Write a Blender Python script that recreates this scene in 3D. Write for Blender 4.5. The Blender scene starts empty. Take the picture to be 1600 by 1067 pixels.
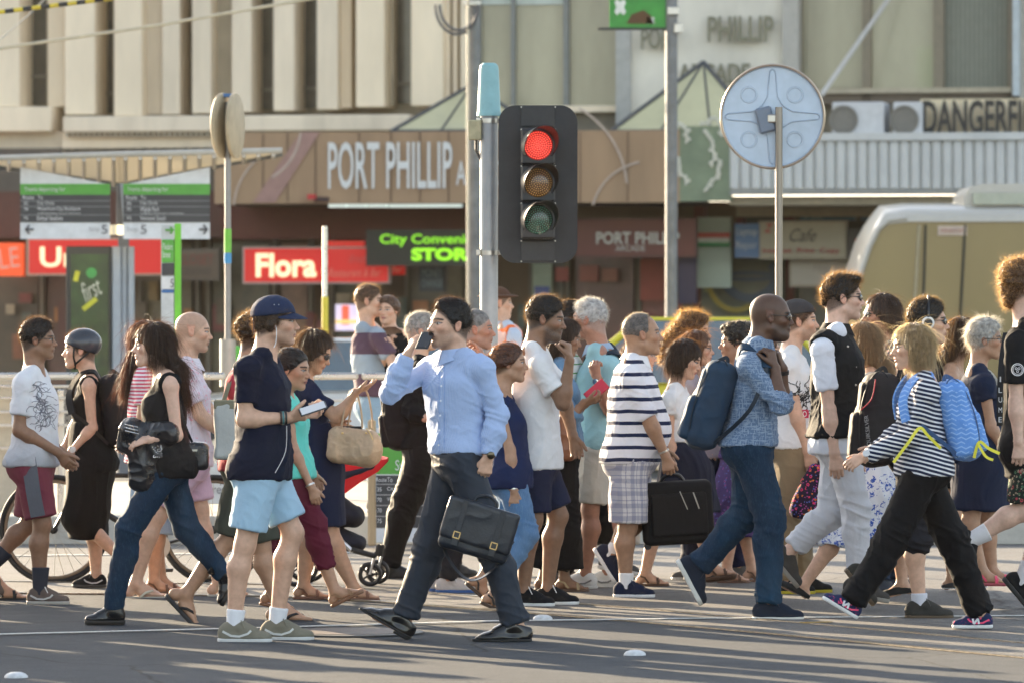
import bpy, math, random
import numpy as np
from mathutils import Vector, Matrix
R = math.radians
random.seed(7); RNG = np.random.default_rng(11)
SC = bpy.context.scene; COL = SC.collection
# ------------------------------------------------------------------ camera
CAMH = 1.70; HZ = 490.0; FPX = 200/36*1600          # eye height, horizon row, focal length in photo pixels
cd = bpy.data.cameras.new('camera'); cam = bpy.data.objects.new('camera', cd); COL.objects.link(cam)
SC.camera = cam
cd.lens = 200; cd.sensor_width = 36; cd.clip_start = 1; cd.clip_end = 3000
cam.location = (0, 0, CAMH)
cam.rotation_euler = (R(90)-math.atan((533.5-HZ)/FPX), 0, 0)
cd.dof.use_dof = True; cd.dof.focus_distance = 31.5; cd.dof.aperture_fstop = 5.0; cd.dof.aperture_blades = 9
# ------------------------------------------------------------------ light
SUN_EL = 14.0; SUN_DIR = Vector((-0.58, 0.815, 0)).normalized()   # horizontal direction towards the sun: behind the crowd, to the left
w = bpy.data.worlds.new('World'); SC.world = w; w.use_nodes = True
nt = w.node_tree; nt.nodes.clear()
o_ = nt.nodes.new('ShaderNodeOutputWorld'); bg = nt.nodes.new('ShaderNodeBackground'); sky = nt.nodes.new('ShaderNodeTexSky')
hs = nt.nodes.new('ShaderNodeHueSaturation'); hs.inputs['Saturation'].default_value = 0.56
sky.sky_type = 'NISHITA'; sky.sun_disc = False; sky.sun_elevation = R(SUN_EL)
sky.sun_rotation = math.atan2(SUN_DIR.x, SUN_DIR.y)
sky.air_density = 1.0; sky.dust_density = 1.5; sky.ozone_density = 1.0
bg.inputs['Strength'].default_value = 0.112
nt.links.new(sky.outputs[0], hs.inputs['Color']); nt.links.new(hs.outputs[0], bg.inputs['Color']); nt.links.new(bg.outputs[0], o_.inputs[0])
sl = bpy.data.lights.new('sun', 'SUN'); sl.energy = 5.0; sl.angle = R(0.5); sl.color = (1.0, 0.79, 0.53)
so = bpy.data.objects.new('sun', sl); COL.objects.link(so)
tosun = Vector((SUN_DIR.x*math.cos(R(SUN_EL)), SUN_DIR.y*math.cos(R(SUN_EL)), math.sin(R(SUN_EL))))
so.rotation_euler = tosun.to_track_quat('Z', 'Y').to_euler()
SC.view_settings.view_transform = 'Standard'; SC.view_settings.look = 'None'
SC.view_settings.exposure = 2.15; SC.view_settings.gamma = 1
SC.cycles.max_bounces = 6; SC.cycles.use_denoising = True; SC.cycles.sample_clamp_indirect = 4

# ------------------------------------------------------------------ pixel helper (photo pixels, metres away)
def W(x, y, d):
    return np.array([(x-800)/FPX*d, d, CAMH-(y-HZ)/FPX*d])
def dist(s): return FPX/s
# ------------------------------------------------------------------ objects
def link(o, parent=None):
    COL.objects.link(o)
    if parent is not None: o.parent = parent
    return o
def empty(name, label, cat, loc, group=None):
    o = bpy.data.objects.new(name, None); o.location = [float(c) for c in loc]; COL.objects.link(o)
    o.empty_display_size = .1
    o['label'] = label; o['category'] = cat
    if group: o['group'] = group
    return o
def tag(o, label=None, cat=None, group=None, kind=None):
    if label: o['label'] = label
    if cat: o['category'] = cat
    if group: o['group'] = group
    if kind: o['kind'] = kind
    return o
def org(parent):
    if parent is None: return np.zeros(3)
    p = np.zeros(3); q = parent
    while q is not None:
        p = p + np.array(q.location); q = q.parent
    return p
def mesh_np(name, V, F, m, parent=None, smooth=True, col=None, origin=None):
    """V (n,3) world coordinates, F (m,4 or 3) -> one mesh object under parent"""
    V = np.asarray(V, np.float32); F = np.asarray(F, np.int32)
    o0 = org(parent) if origin is None else np.asarray(origin)
    me = bpy.data.meshes.new(name)
    me.vertices.add(len(V)); me.vertices.foreach_set('co', (V-o0.astype(np.float32)).ravel())
    k = F.shape[1]
    me.loops.add(F.size); me.loops.foreach_set('vertex_index', F.ravel())
    me.polygons.add(len(F)); me.polygons.foreach_set('loop_start', np.arange(0, F.size, k, dtype=np.int32))
    me.polygons.foreach_set('use_smooth', np.full(len(F), smooth))
    me.update(calc_edges=True)
    if col is not None:
        a = me.color_attributes.new('Col', 'FLOAT_COLOR', 'POINT')
        c = np.ones((len(V), 4), np.float32); c[:, :3] = col
        a.data.foreach_set('color', c.ravel())
    ob = bpy.data.objects.new(name, me)
    if m is not None:
        for mm in (m if isinstance(m, (list, tuple)) else [m]): me.materials.append(mm)
    if origin is not None and parent is None: ob.location = [float(c) for c in origin]
    link(ob, parent)
    return ob
class MB:
    """collects plain solid shapes into ONE mesh object"""
    def __init__(s): s.v = []; s.f = []
    def add(s, V, F):
        n = len(s.v); s.v += [tuple(map(float, p)) for p in V]; s.f += [tuple(i+n for i in f) for f in F]; return s
    def box(s, c, size, M=None, bev=0):
        c = np.asarray(c, float); h = np.asarray(size, float)/2
        M = np.eye(3) if M is None else np.asarray(M, float)
        if bev <= 0:
            P = [c + (np.array([x, y, z])*h) @ M for x in (-1, 1) for y in (-1, 1) for z in (-1, 1)]
            return s.add(P, [(0,1,3,2),(4,6,7,5),(0,4,5,1),(2,3,7,6),(0,2,6,4),(1,5,7,3)])
        b = min(bev, *(h*.98)); V = []; idx = {}
        for x in (-1, 1):
            for y in (-1, 1):
                for z in (-1, 1):
                    for a in range(3):
                        q = np.array([x, y, z])*(h-b); q[a] = (x, y, z)[a]*h[a]
                        idx[(x, y, z, a)] = len(V); V.append(c + q @ M)
        F = []
        for a in range(3):
            b1, c1 = (a+1) % 3, (a+2) % 3
            for sg in (-1, 1):
                f = []
                for (u, v) in ((-1,-1),(1,-1),(1,1),(-1,1)):
                    k = [0,0,0]; k[a] = sg; k[b1] = u; k[c1] = v; f.append(idx[(*k, a)])
                F.append(tuple(f if sg > 0 else f[::-1]))
            for u in (-1, 1):
                for v in (-1, 1):
                    k0 = [0,0,0]; k1 = [0,0,0]; k0[a] = -1; k1[a] = 1; k0[b1] = k1[b1] = u; k0[c1] = k1[c1] = v
                    f = [idx[(*k0, b1)], idx[(*k1, b1)], idx[(*k1, c1)], idx[(*k0, c1)]]
                    F.append(tuple(f if u*v > 0 else f[::-1]))
        for x in (-1, 1):
            for y in (-1, 1):
                for z in (-1, 1):
                    f = [idx[(x, y, z, a)] for a in range(3)]
                    F.append(tuple(f if x*y*z > 0 else f[::-1]))
        return s.add(V, F)
    def tube(s, pts, r, n=12, r2=None, cap=True, scale=(1, 1)):
        pts = [np.asarray(p, float) for p in pts]; N = len(pts)
        V = []; up = None
        for i, p in enumerate(pts):
            t = pts[min(i+1, N-1)]-pts[max(i-1, 0)]; t = t/(np.linalg.norm(t)+1e-12)
            if up is None:
                up = np.array([0, 0, 1.]) if abs(t[2]) < .9 else np.array([0, 1., 0])
            u = np.cross(t, up); u /= np.linalg.norm(u)+1e-12; up = np.cross(u, t)
            rr = r if r2 is None else r+(r2-r)*i/(N-1)
            if callable(r): rr = r(i/(N-1))
            for k in range(n):
                a = 2*math.pi*k/n
                V.append(p + (u*math.cos(a)*scale[0]+up*math.sin(a)*scale[1])*rr)
        F = [(i*n+k, i*n+(k+1) % n, (i+1)*n+(k+1) % n, (i+1)*n+k) for i in range(N-1) for k in range(n)]
        if cap: F += [tuple(range(n-1, -1, -1)), tuple((N-1)*n+k for k in range(n))]
        return s.add(V, F)
    def lathe(s, c, axis, prof, n=32):
        """prof: list of (radius, height along axis)"""
        c = np.asarray(c, float); ax = np.asarray(axis, float); ax /= np.linalg.norm(ax)
        t = np.array([0, 0, 1.]) if abs(ax[2]) < .9 else np.array([1., 0, 0])
        u = np.cross(ax, t); u /= np.linalg.norm(u); v = np.cross(ax, u)
        V = [c+ax*h+(u*math.cos(2*math.pi*k/n)+v*math.sin(2*math.pi*k/n))*r for (r, h) in prof for k in range(n)]
        F = [(i*n+k, i*n+(k+1) % n, (i+1)*n+(k+1) % n, (i+1)*n+k) for i in range(len(prof)-1) for k in range(n)]
        F += [tuple(range(n-1, -1, -1)), tuple((len(prof)-1)*n+k for k in range(n))]
        return s.add(V, F)
    def ribbon(s, pts, width, nrm, th=.003):
        """flat band along pts; nrm = band normal (one vector or one per point)"""
        pts = [np.asarray(p, float) for p in pts]; N = len(pts); V = []
        for i, p in enumerate(pts):
            t = pts[min(i+1, N-1)]-pts[max(i-1, 0)]; t /= np.linalg.norm(t)+1e-12
            nn = np.asarray(nrm[i] if isinstance(nrm, list) else nrm, float); nn = nn-t*(nn@t); nn /= np.linalg.norm(nn)+1e-12
            sd = np.cross(t, nn)
            for (a, b) in ((-1,-1),(1,-1),(1,1),(-1,1)): V.append(p+sd*a*width/2+nn*b*th/2)
        F = [(i*4+k, i*4+(k+1) % 4, i*4+4+(k+1) % 4, i*4+4+k) for i in range(N-1) for k in range(4)]
        F += [(3, 2, 1, 0), tuple((N-1)*4+k for k in range(4))]
        return s.add(V, F)
    def prism(s, poly, d0, d1, plane='xz'):
        """polygon (a,b) in plane extruded between d0 and d1 on the third axis"""
        n = len(poly)
        mk = {'xz': lambda a, b, d: (a, d, b), 'xy': lambda a, b, d: (a, b, d), 'yz': lambda a, b, d: (d, a, b)}[plane]
        V = [mk(a, b, d0) for a, b in poly]+[mk(a, b, d1) for a, b in poly]
        F = [tuple(range(n)), tuple(range(2*n-1, n-1, -1))]+[(i, i+n, (i+1) % n+n, (i+1) % n) for i in range(n)]
        return s.add(V, F)
    def build(s, name, m, parent=None, smooth=False, angle=35, origin=None):
        o0 = org(parent) if origin is None else np.asarray(origin, float)
        me = bpy.data.meshes.new(name); me.from_pydata([tuple(np.array(p)-o0) for p in s.v], [], s.f)
        me.update()
        if smooth:
            me.polygons.foreach_set('use_smooth', np.ones(len(s.f), bool)); me.set_sharp_from_angle(angle=R(angle))
        ob = bpy.data.objects.new(name, me)
        for mm in (m if isinstance(m, (list, tuple)) else [m]): me.materials.append(mm)
        if origin is not None and parent is None: ob.location = [float(c) for c in origin]
        link(ob, parent); return ob
# ------------------------------------------------------------------ materials
def newmat(name):
    m = bpy.data.materials.new(name); m.use_nodes = True
    t = m.node_tree; b = t.nodes['Principled BSDF']; return m, t, b
def N_(t, typ, **k):
    n = t.nodes.new(typ)
    for a, v in k.items(): setattr(n, a, v)
    return n
def lin(c):
    return tuple(((x/255)/12.92 if x/255 <= .04045 else ((x/255+.055)/1.055)**2.4) for x in c)
_mc = {}
def mat(col, rough=.6, metal=0, var=.12, vs=8, bump=0, bs=60, coat=0, spec=.5, alpha=None, key=None, stretch=None, col2=None, emit=None, sheen=0):
    k = ('m', tuple(col), rough, metal, var, vs, bump, bs, coat, spec, alpha, tuple(stretch) if stretch else None, tuple(col2) if col2 else None, emit, sheen)
    if k in _mc: return _mc[k]
    m, t, b = newmat(key or 'surface'); L = t.links
    tc = N_(t, 'ShaderNodeTexCoord'); src = tc.outputs['Object']
    if stretch:
        mp = N_(t, 'ShaderNodeMapping'); mp.inputs['Scale'].default_value = stretch; L.new(src, mp.inputs[0]); src = mp.outputs[0]
    nz = N_(t, 'ShaderNodeTexNoise'); nz.inputs['Scale'].default_value = vs; nz.inputs['Detail'].default_value = 6; nz.inputs['Roughness'].default_value = .65
    L.new(src, nz.inputs['Vector'])
    rp = N_(t, 'ShaderNodeValToRGB'); rp.color_ramp.elements[0].position = .3; rp.color_ramp.elements[1].position = .7
    c2 = col2 or tuple(min(1, c*(1+var)+var*.01) for c in col)
    rp.color_ramp.elements[0].color = (*[c*(1-var) for c in col], 1) if not col2 else (*col, 1); rp.color_ramp.elements[1].color = (*c2, 1)
    L.new(nz.outputs[0], rp.inputs[0]); L.new(rp.outputs[0], b.inputs['Base Color'])
    b.inputs['Roughness'].default_value = rough; b.inputs['Metallic'].default_value = metal
    b.inputs['Specular IOR Level'].default_value = spec; b.inputs['Coat Weight'].default_value = coat
    if sheen: b.inputs['Sheen Weight'].default_value = sheen
    if alpha is not None: b.inputs['Alpha'].default_value = alpha
    if emit: 
        L.new(rp.outputs[0], b.inputs['Emission Color']); b.inputs['Emission Strength'].default_value = emit
    if rough > .15:
        mr = N_(t, 'ShaderNodeMapRange'); mr.inputs[3].default_value = max(0, rough-.08); mr.inputs[4].default_value = min(1, rough+.08)
        L.new(nz.outputs[0], mr.inputs[0]); L.new(mr.outputs[0], b.inputs['Roughness'])
    if bump:
        n2 = N_(t, 'ShaderNodeTexNoise'); n2.inputs['Scale'].default_value = bs; n2.inputs['Detail'].default_value = 4
        L.new(src, n2.inputs['Vector']); bp = N_(t, 'ShaderNodeBump'); bp.inputs['Strength'].default_value = min(1, bump); bp.inputs['Distance'].default_value = .002 if bump <= 1 else .002*bump
        L.new(n2.outputs[0], bp.inputs['Height']); L.new(bp.outputs[0], b.inputs['Normal'])
    _mc[k] = m; return m
def emis(col, st=1.0):
    k = ('e', tuple(col), st)
    if k in _mc: return _mc[k]
    m, t, b = newmat('lit'); b.inputs['Base Color'].default_value = (*col, 1)
    b.inputs['Emission Color'].default_value = (*col, 1); b.inputs['Emission Strength'].default_value = st*.24
    _mc[k] = m; return m
# ------------------------------------------------------------------ lettering: flat text turned into a mesh
def text(s, c, width, height, m, parent=None, name='lettering', ex=.004, nrm_yaw=0, italic=0, bold=0, align='CENTER', roll=0):
    """text standing upright facing -Y (turned by nrm_yaw about Z), centre c, fitted to width x height metres"""
    cu = bpy.data.curves.new(name, 'FONT'); cu.body = s; cu.extrude = .5 if ex > .02 else 0; cu.offset = bold; cu.shear = italic; cu.resolution_u = 3
    cu.space_line = .85
    ob = bpy.data.objects.new(name, cu); COL.objects.link(ob)
    dg = bpy.context.evaluated_depsgraph_get(); dg.update()
    me = bpy.data.meshes.new_from_object(ob.evaluated_get(dg)); bpy.data.objects.remove(ob); bpy.data.curves.remove(cu)
    n = len(me.vertices); co = np.empty(n*3); me.vertices.foreach_get('co', co); co = co.reshape(-1, 3)
    mn, mx = co[:, :2].min(0), co[:, :2].max(0); sz = np.maximum(mx-mn, 1e-6)
    a = (co[:, 0]-(mn[0]+mx[0])/2)/sz[0]*width; b = (co[:, 1]-(mn[1]+mx[1])/2)/sz[1]*height
    cr, sr = math.cos(roll), math.sin(roll); a, b = a*cr-b*sr, a*sr+b*cr
    X = np.stack([a*math.cos(nrm_yaw), a*math.sin(nrm_yaw), b], 1)+np.asarray(c)
    tris = []
    for p in me.polygons: tris.append(tuple(p.vertices))
    bpy.data.meshes.remove(me)
    nv = np.array([-math.sin(nrm_yaw), math.cos(nrm_yaw), 0])
    mb = MB(); mb.add(X-nv*(ex if ex <= .02 else 0)-co[:, 2:3]*nv*(ex if ex > .02 else 0), tris)
    return mb.build(name, m, parent)
# ------------------------------------------------------------------ value noise
_P = RNG.random(65536).astype(np.float32)
def vnoise(p):
    p = np.asarray(p, np.float32); i = np.floor(p).astype(np.int64); f = p-i; f = f*f*(3-2*f)
    def h(a, b, c): return _P[(a*73856093 ^ b*19349663 ^ c*83492791) & 65535]
    x, y, z = i[:, 0], i[:, 1], i[:, 2]; fx, fy, fz = f[:, 0], f[:, 1], f[:, 2]
    r = 0
    for dx in (0, 1):
        wx = fx if dx else 1-fx
        for dy in (0, 1):
            wy = fy if dy else 1-fy
            for dz in (0, 1):
                r = r+wx*wy*(fz if dz else 1-fz)*h(x+dx, y+dy, z+dz)
    return r
def ridge(p): 
    r = 1-np.abs(2*vnoise(p)-1); return r*r
# ------------------------------------------------------------------ soft solids: smooth union of tapered limbs, polygonised
def unit(v): v = np.asarray(v, float); return v/(np.linalg.norm(v)+1e-12)
class Pr:
    __slots__ = ('a','b','w','ra','rb','k','op','fa','fb','M','r3','box','rr')
def cap(a, b, ra, rb=None, w=None, wa=None, wb=None, k=.02, op=1, fa=False, fb=False):
    """tapered capsule; w = lateral axis with radii wa, wb (elliptic section)"""
    p = Pr(); p.a = np.asarray(a, float); p.b = np.asarray(b, float); p.ra = ra; p.rb = ra if rb is None else rb
    p.w = None if w is None else (unit(w), wa, wa if wb is None else wb); p.k = k; p.op = op; p.fa = fa; p.fb = fb; p.M = None; p.box = None
    return p
def ell(c, r3, M=None, k=.02, op=1):
    p = Pr(); p.a = p.b = np.asarray(c, float); p.M = np.eye(3) if M is None else np.asarray(M, float); p.r3 = np.asarray(r3, float)
    p.k = k; p.op = op; p.box = None; p.w = None; p.ra = p.rb = max(r3); p.fa = p.fb = False; return p
def rbox(c, half, r, M=None, k=.02, op=1):
    p = ell(c, half, M, k, op); p.box = True; p.rr = r; p.ra = p.rb = float(np.linalg.norm(half)); return p
def _ev(p, X, Y, Z):
    ax, ay, az = p.a
    if p.M is not None:
        M = p.M; x, y, z = X-ax, Y-ay, Z-az
        u = [x*M[i, 0]+y*M[i, 1]+z*M[i, 2] for i in range(3)]
        if p.box:
            r = p.rr; q = [np.abs(u[i])-(p.r3[i]-r) for i in range(3)]
            out = np.sqrt(np.maximum(q[0], 0)**2+np.maximum(q[1], 0)**2+np.maximum(q[2], 0)**2)
            return out+np.minimum(np.maximum(np.maximum(q[0], q[1]), q[2]), 0)-r
        q = np.sqrt((u[0]/p.r3[0])**2+(u[1]/p.r3[1])**2+(u[2]/p.r3[2])**2)+1e-6
        l = np.sqrt(u[0]**2+u[1]**2+u[2]**2)
        return np.where(q < .2, -min(p.r3), l*(1-1/q))
    ab = p.b-p.a; L2 = float(ab@ab)
    x, y, z = X-ax, Y-ay, Z-az
    if L2 < 1e-12: tr = None; t = 0.0
    else:
        tr = (x*ab[0]+y*ab[1]+z*ab[2])/L2; t = np.clip(tr, 0, 1)
        x = x-t*ab[0]; y = y-t*ab[1]; z = z-t*ab[2]
    l2 = x*x+y*y+z*z; r = p.ra+(p.rb-p.ra)*t
    if p.w is None: d = np.sqrt(l2)-r
    else:
        wv, wa, wb = p.w; u = x*wv[0]+y*wv[1]+z*wv[2]; rw = wa+(wb-wa)*t
        q = np.sqrt((u/rw)**2+np.maximum(l2-u*u, 0)/(r*r))+1e-6
        d = np.where(q < .2, -np.minimum(r, rw), np.sqrt(l2)*(1-1/q))
    if tr is not None:
        L = math.sqrt(L2)
        if p.fb: d = np.maximum(d, (tr-1)*L)
        if p.fa: d = np.maximum(d, -tr*L)
    return d
def field(prims, lo, hi, h):
    n = [int(math.ceil((hi[i]-lo[i])/h))+1 for i in range(3)]
    D = np.full(n, .5, np.float32)
    ax = [(lo[i]+h*np.arange(n[i])).astype(np.float32) for i in range(3)]
    for p in prims:
        r = max(p.ra, p.rb, *( [p.w[1], p.w[2]] if p.w else [0] ))+p.k+2.5*h
        s = []
        for i in range(3):
            a = min(p.a[i], p.b[i])-r; b = max(p.a[i], p.b[i])+r
            i0 = max(0, int((a-lo[i])/h)); i1 = min(n[i], int((b-lo[i])/h)+2)
            s.append((i0, i1))
        if any(b <= a for a, b in s): continue
        sl_ = tuple(slice(a, b) for a, b in s)
        X = ax[0][sl_[0]][:, None, None]; Y = ax[1][sl_[1]][None, :, None]; Z = ax[2][sl_[2]][None, None, :]
        d = _ev(p, X, Y, Z); c = D[sl_]; k = p.k
        if p.op > 0:
            m = np.minimum(c, d)
            if k > 0: e = np.maximum(k-np.abs(c-d), 0)/k; m = m-e*e*k*.25
        else:
            m = np.maximum(c, -d)
            if k > 0: e = np.maximum(k-np.abs(c+d), 0)/k; m = m+e*e*k*.25
        D[sl_] = m
    return D, ax
def nets(D, lo, h):
    S = D < 0; n = S.shape
    c = np.zeros((n[0]-1, n[1]-1, n[2]-1), np.uint8)
    offs = [(i, j, k) for i in (0, 1) for j in (0, 1) for k in (0, 1)]
    for i, j, k in offs: c += S[i:n[0]-1+i, j:n[1]-1+j, k:n[2]-1+k]
    act = (c > 0) & (c < 8); I, J, K = np.nonzero(act); m = len(I)
    if m == 0: return np.zeros((0, 3)), np.zeros((0, 4), int)
    ID = np.full(c.shape, -1, np.int32); ID[I, J, K] = np.arange(m)
    val = {o: D[I+o[0], J+o[1], K+o[2]] for o in offs}
    P = np.zeros((m, 3)); cnt = np.zeros(m)
    for o in offs:
        for a in range(3):
            if o[a] == 0:
                q = list(o); q[a] = 1; q = tuple(q); v0, v1 = val[o], val[q]; mk = (v0 < 0) != (v1 < 0)
                t = np.where(mk, v0/(v0-v1+1e-20), 0)
                for b in range(3): P[:, b] += np.where(mk, (t if b == a else o[b]), 0)
                cnt += mk
    P /= cnt[:, None]
    V = (np.stack([I, J, K], 1)+P)*h+np.asarray(lo)
    F = []
    for a in range(3):
        b, c2 = (a+1) % 3, (a+2) % 3
        s0 = [slice(1, -1)]*3; s0[a] = slice(0, -1); s1 = [slice(1, -1)]*3; s1[a] = slice(1, None)
        A = S[tuple(s0)]; B = S[tuple(s1)]; e = A != B; q = np.nonzero(e); 
        g = [q[i]+(0 if i == a else 1) for i in range(3)]
        def cid(db, dc):
            x = list(g); x[b] = x[b]+db; x[c2] = x[c2]+dc; return ID[x[0], x[1], x[2]]
        f = np.stack([cid(-1, -1), cid(0, -1), cid(0, 0), cid(-1, 0)], 1)
        fl = ~A[q]; f[fl] = f[fl][:, ::-1]; F.append(f)
    F = np.concatenate(F); F = F[(F >= 0).all(1)]
    return V, F
def vnormals(V, F):
    a = V[F[:, 2]]-V[F[:, 0]]; b = V[F[:, 3]]-V[F[:, 1]]; n = np.cross(a, b); N = np.zeros_like(V)
    for i in range(4):
        for c in range(3): N[:, c] += np.bincount(F[:, i], n[:, c], len(V))
    return N/(np.linalg.norm(N, axis=1, keepdims=True)+1e-12)
def relax(V, F, it=1):
    for _ in range(it):
        S = np.zeros_like(V); C = np.zeros(len(V))
        for i in range(4):
            j = (i+1) % 4
            for (p, q) in ((i, j), (j, i)):
                C += np.bincount(F[:, p], minlength=len(V))
                for c in range(3): S[:, c] += np.bincount(F[:, p], V[F[:, q], c], len(V))
        V = V*.4+S/np.maximum(C, 1)[:, None]*.6
    return V
def bounds(prims, pad=.03):
    lo = np.full(3, 1e9); hi = -lo
    for p in prims:
        if p.op < 0: continue
        r = max(p.ra, p.rb, *( [p.w[1], p.w[2]] if p.w else [0] ))+pad
        lo = np.minimum(lo, np.minimum(p.a, p.b)-r); hi = np.maximum(hi, np.maximum(p.a, p.b)+r)
    return lo, hi
def solid(prims, h, cuts=(), box=None, keep=None, relax_it=1):
    """cuts: (point, normal) removes the side the normal points to"""
    lo, hi = bounds(prims) if box is None else box
    lo = np.asarray(lo, float); hi = np.asarray(hi, float)
    D, ax = field(prims, lo, hi, h)
    for c, n in cuts:
        n = unit(n); c = np.asarray(c, float)
        pl = ((ax[0]-c[0])*n[0])[:, None, None]+((ax[1]-c[1])*n[1])[None, :, None]+((ax[2]-c[2])*n[2])[None, None, :]
        D = np.maximum(D, pl.astype(np.float32))
    V, F = nets(D, lo, h)
    if len(V) and relax_it: V = relax(V, F, relax_it)
    if keep is not None and len(F):
        F = F[keep(V[F].mean(1))]
        u, inv = np.unique(F, return_inverse=True); V = V[u]; F = inv.reshape(-1, 4)
    return V, F
def cat(parts):
    Vs, Fs, n = [], [], 0
    for V, F in parts:
        Vs.append(V); Fs.append(F+n); n += len(V)
    return np.concatenate(Vs), np.concatenate(Fs)
# ================================================================== people
def vcmat(name, rough, spec=.4, bump=.3, bs=400, sss=0, noise=.06, ns=60):
    m, t, b = newmat(name); L = t.links
    at = N_(t, 'ShaderNodeVertexColor'); at.layer_name = 'Col'
    nz = N_(t, 'ShaderNodeTexNoise'); nz.inputs['Scale'].default_value = ns; nz.inputs['Detail'].default_value = 5
    tc = N_(t, 'ShaderNodeTexCoord'); L.new(tc.outputs['Object'], nz.inputs['Vector'])
    mx = N_(t, 'ShaderNodeMix', data_type='RGBA', blend_type='MULTIPLY'); mx.inputs[0].default_value = 1
    rp = N_(t, 'ShaderNodeMapRange'); rp.inputs[3].default_value = 1-noise*2; rp.inputs[4].default_value = 1+noise*2
    L.new(nz.outputs[0], rp.inputs[0]); L.new(at.outputs[0], mx.inputs[6]); L.new(rp.outputs[0], mx.inputs[7])
    L.new(mx.outputs[2], b.inputs['Base Color']); b.inputs['Roughness'].default_value = rough; b.inputs['Specular IOR Level'].default_value = spec
    n2 = N_(t, 'ShaderNodeTexNoise'); n2.inputs['Scale'].default_value = bs; L.new(tc.outputs['Object'], n2.inputs['Vector'])
    bp = N_(t, 'ShaderNodeBump'); bp.inputs['Strength'].default_value = bump; bp.inputs['Distance'].default_value = .001
    L.new(n2.outputs[0], bp.inputs['Height']); L.new(bp.outputs[0], b.inputs['Normal'])
    return m
SKINM = vcmat('skin', .46, .45, bump=.5, bs=260, noise=.13, ns=38)
def hairmat(col, glow, fac=.0):
    k = ('h', tuple(col), tuple(glow), fac)
    if k in _mc: return _mc[k]
    m, t, b = newmat('hair'); L = t.links
    nz = N_(t, 'ShaderNodeTexNoise'); nz.inputs['Scale'].default_value = 45; nz.inputs['Detail'].default_value = 5
    tc = N_(t, 'ShaderNodeTexCoord'); L.new(tc.outputs['Object'], nz.inputs['Vector'])
    rp = N_(t, 'ShaderNodeValToRGB'); rp.color_ramp.elements[0].position = .35; rp.color_ramp.elements[1].position = .7
    rp.color_ramp.elements[0].color = (*[c*.6 for c in col], 1); rp.color_ramp.elements[1].color = (*[min(1, c*1.5) for c in col], 1)
    L.new(nz.outputs[0], rp.inputs[0]); L.new(rp.outputs[0], b.inputs['Base Color']); b.inputs['Roughness'].default_value = .42; b.inputs['Specular IOR Level'].default_value = .35
    tr = N_(t, 'ShaderNodeBsdfTranslucent'); tr.inputs[0].default_value = (*glow, 1)
    ms = N_(t, 'ShaderNodeMixShader'); ms.inputs[0].default_value = fac
    L.new(b.outputs[0], ms.inputs[1]); L.new(tr.outputs[0], ms.inputs[2]); L.new(ms.outputs[0], t.nodes['Material Output'].inputs[0])
    _mc[k] = m; return m
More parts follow.
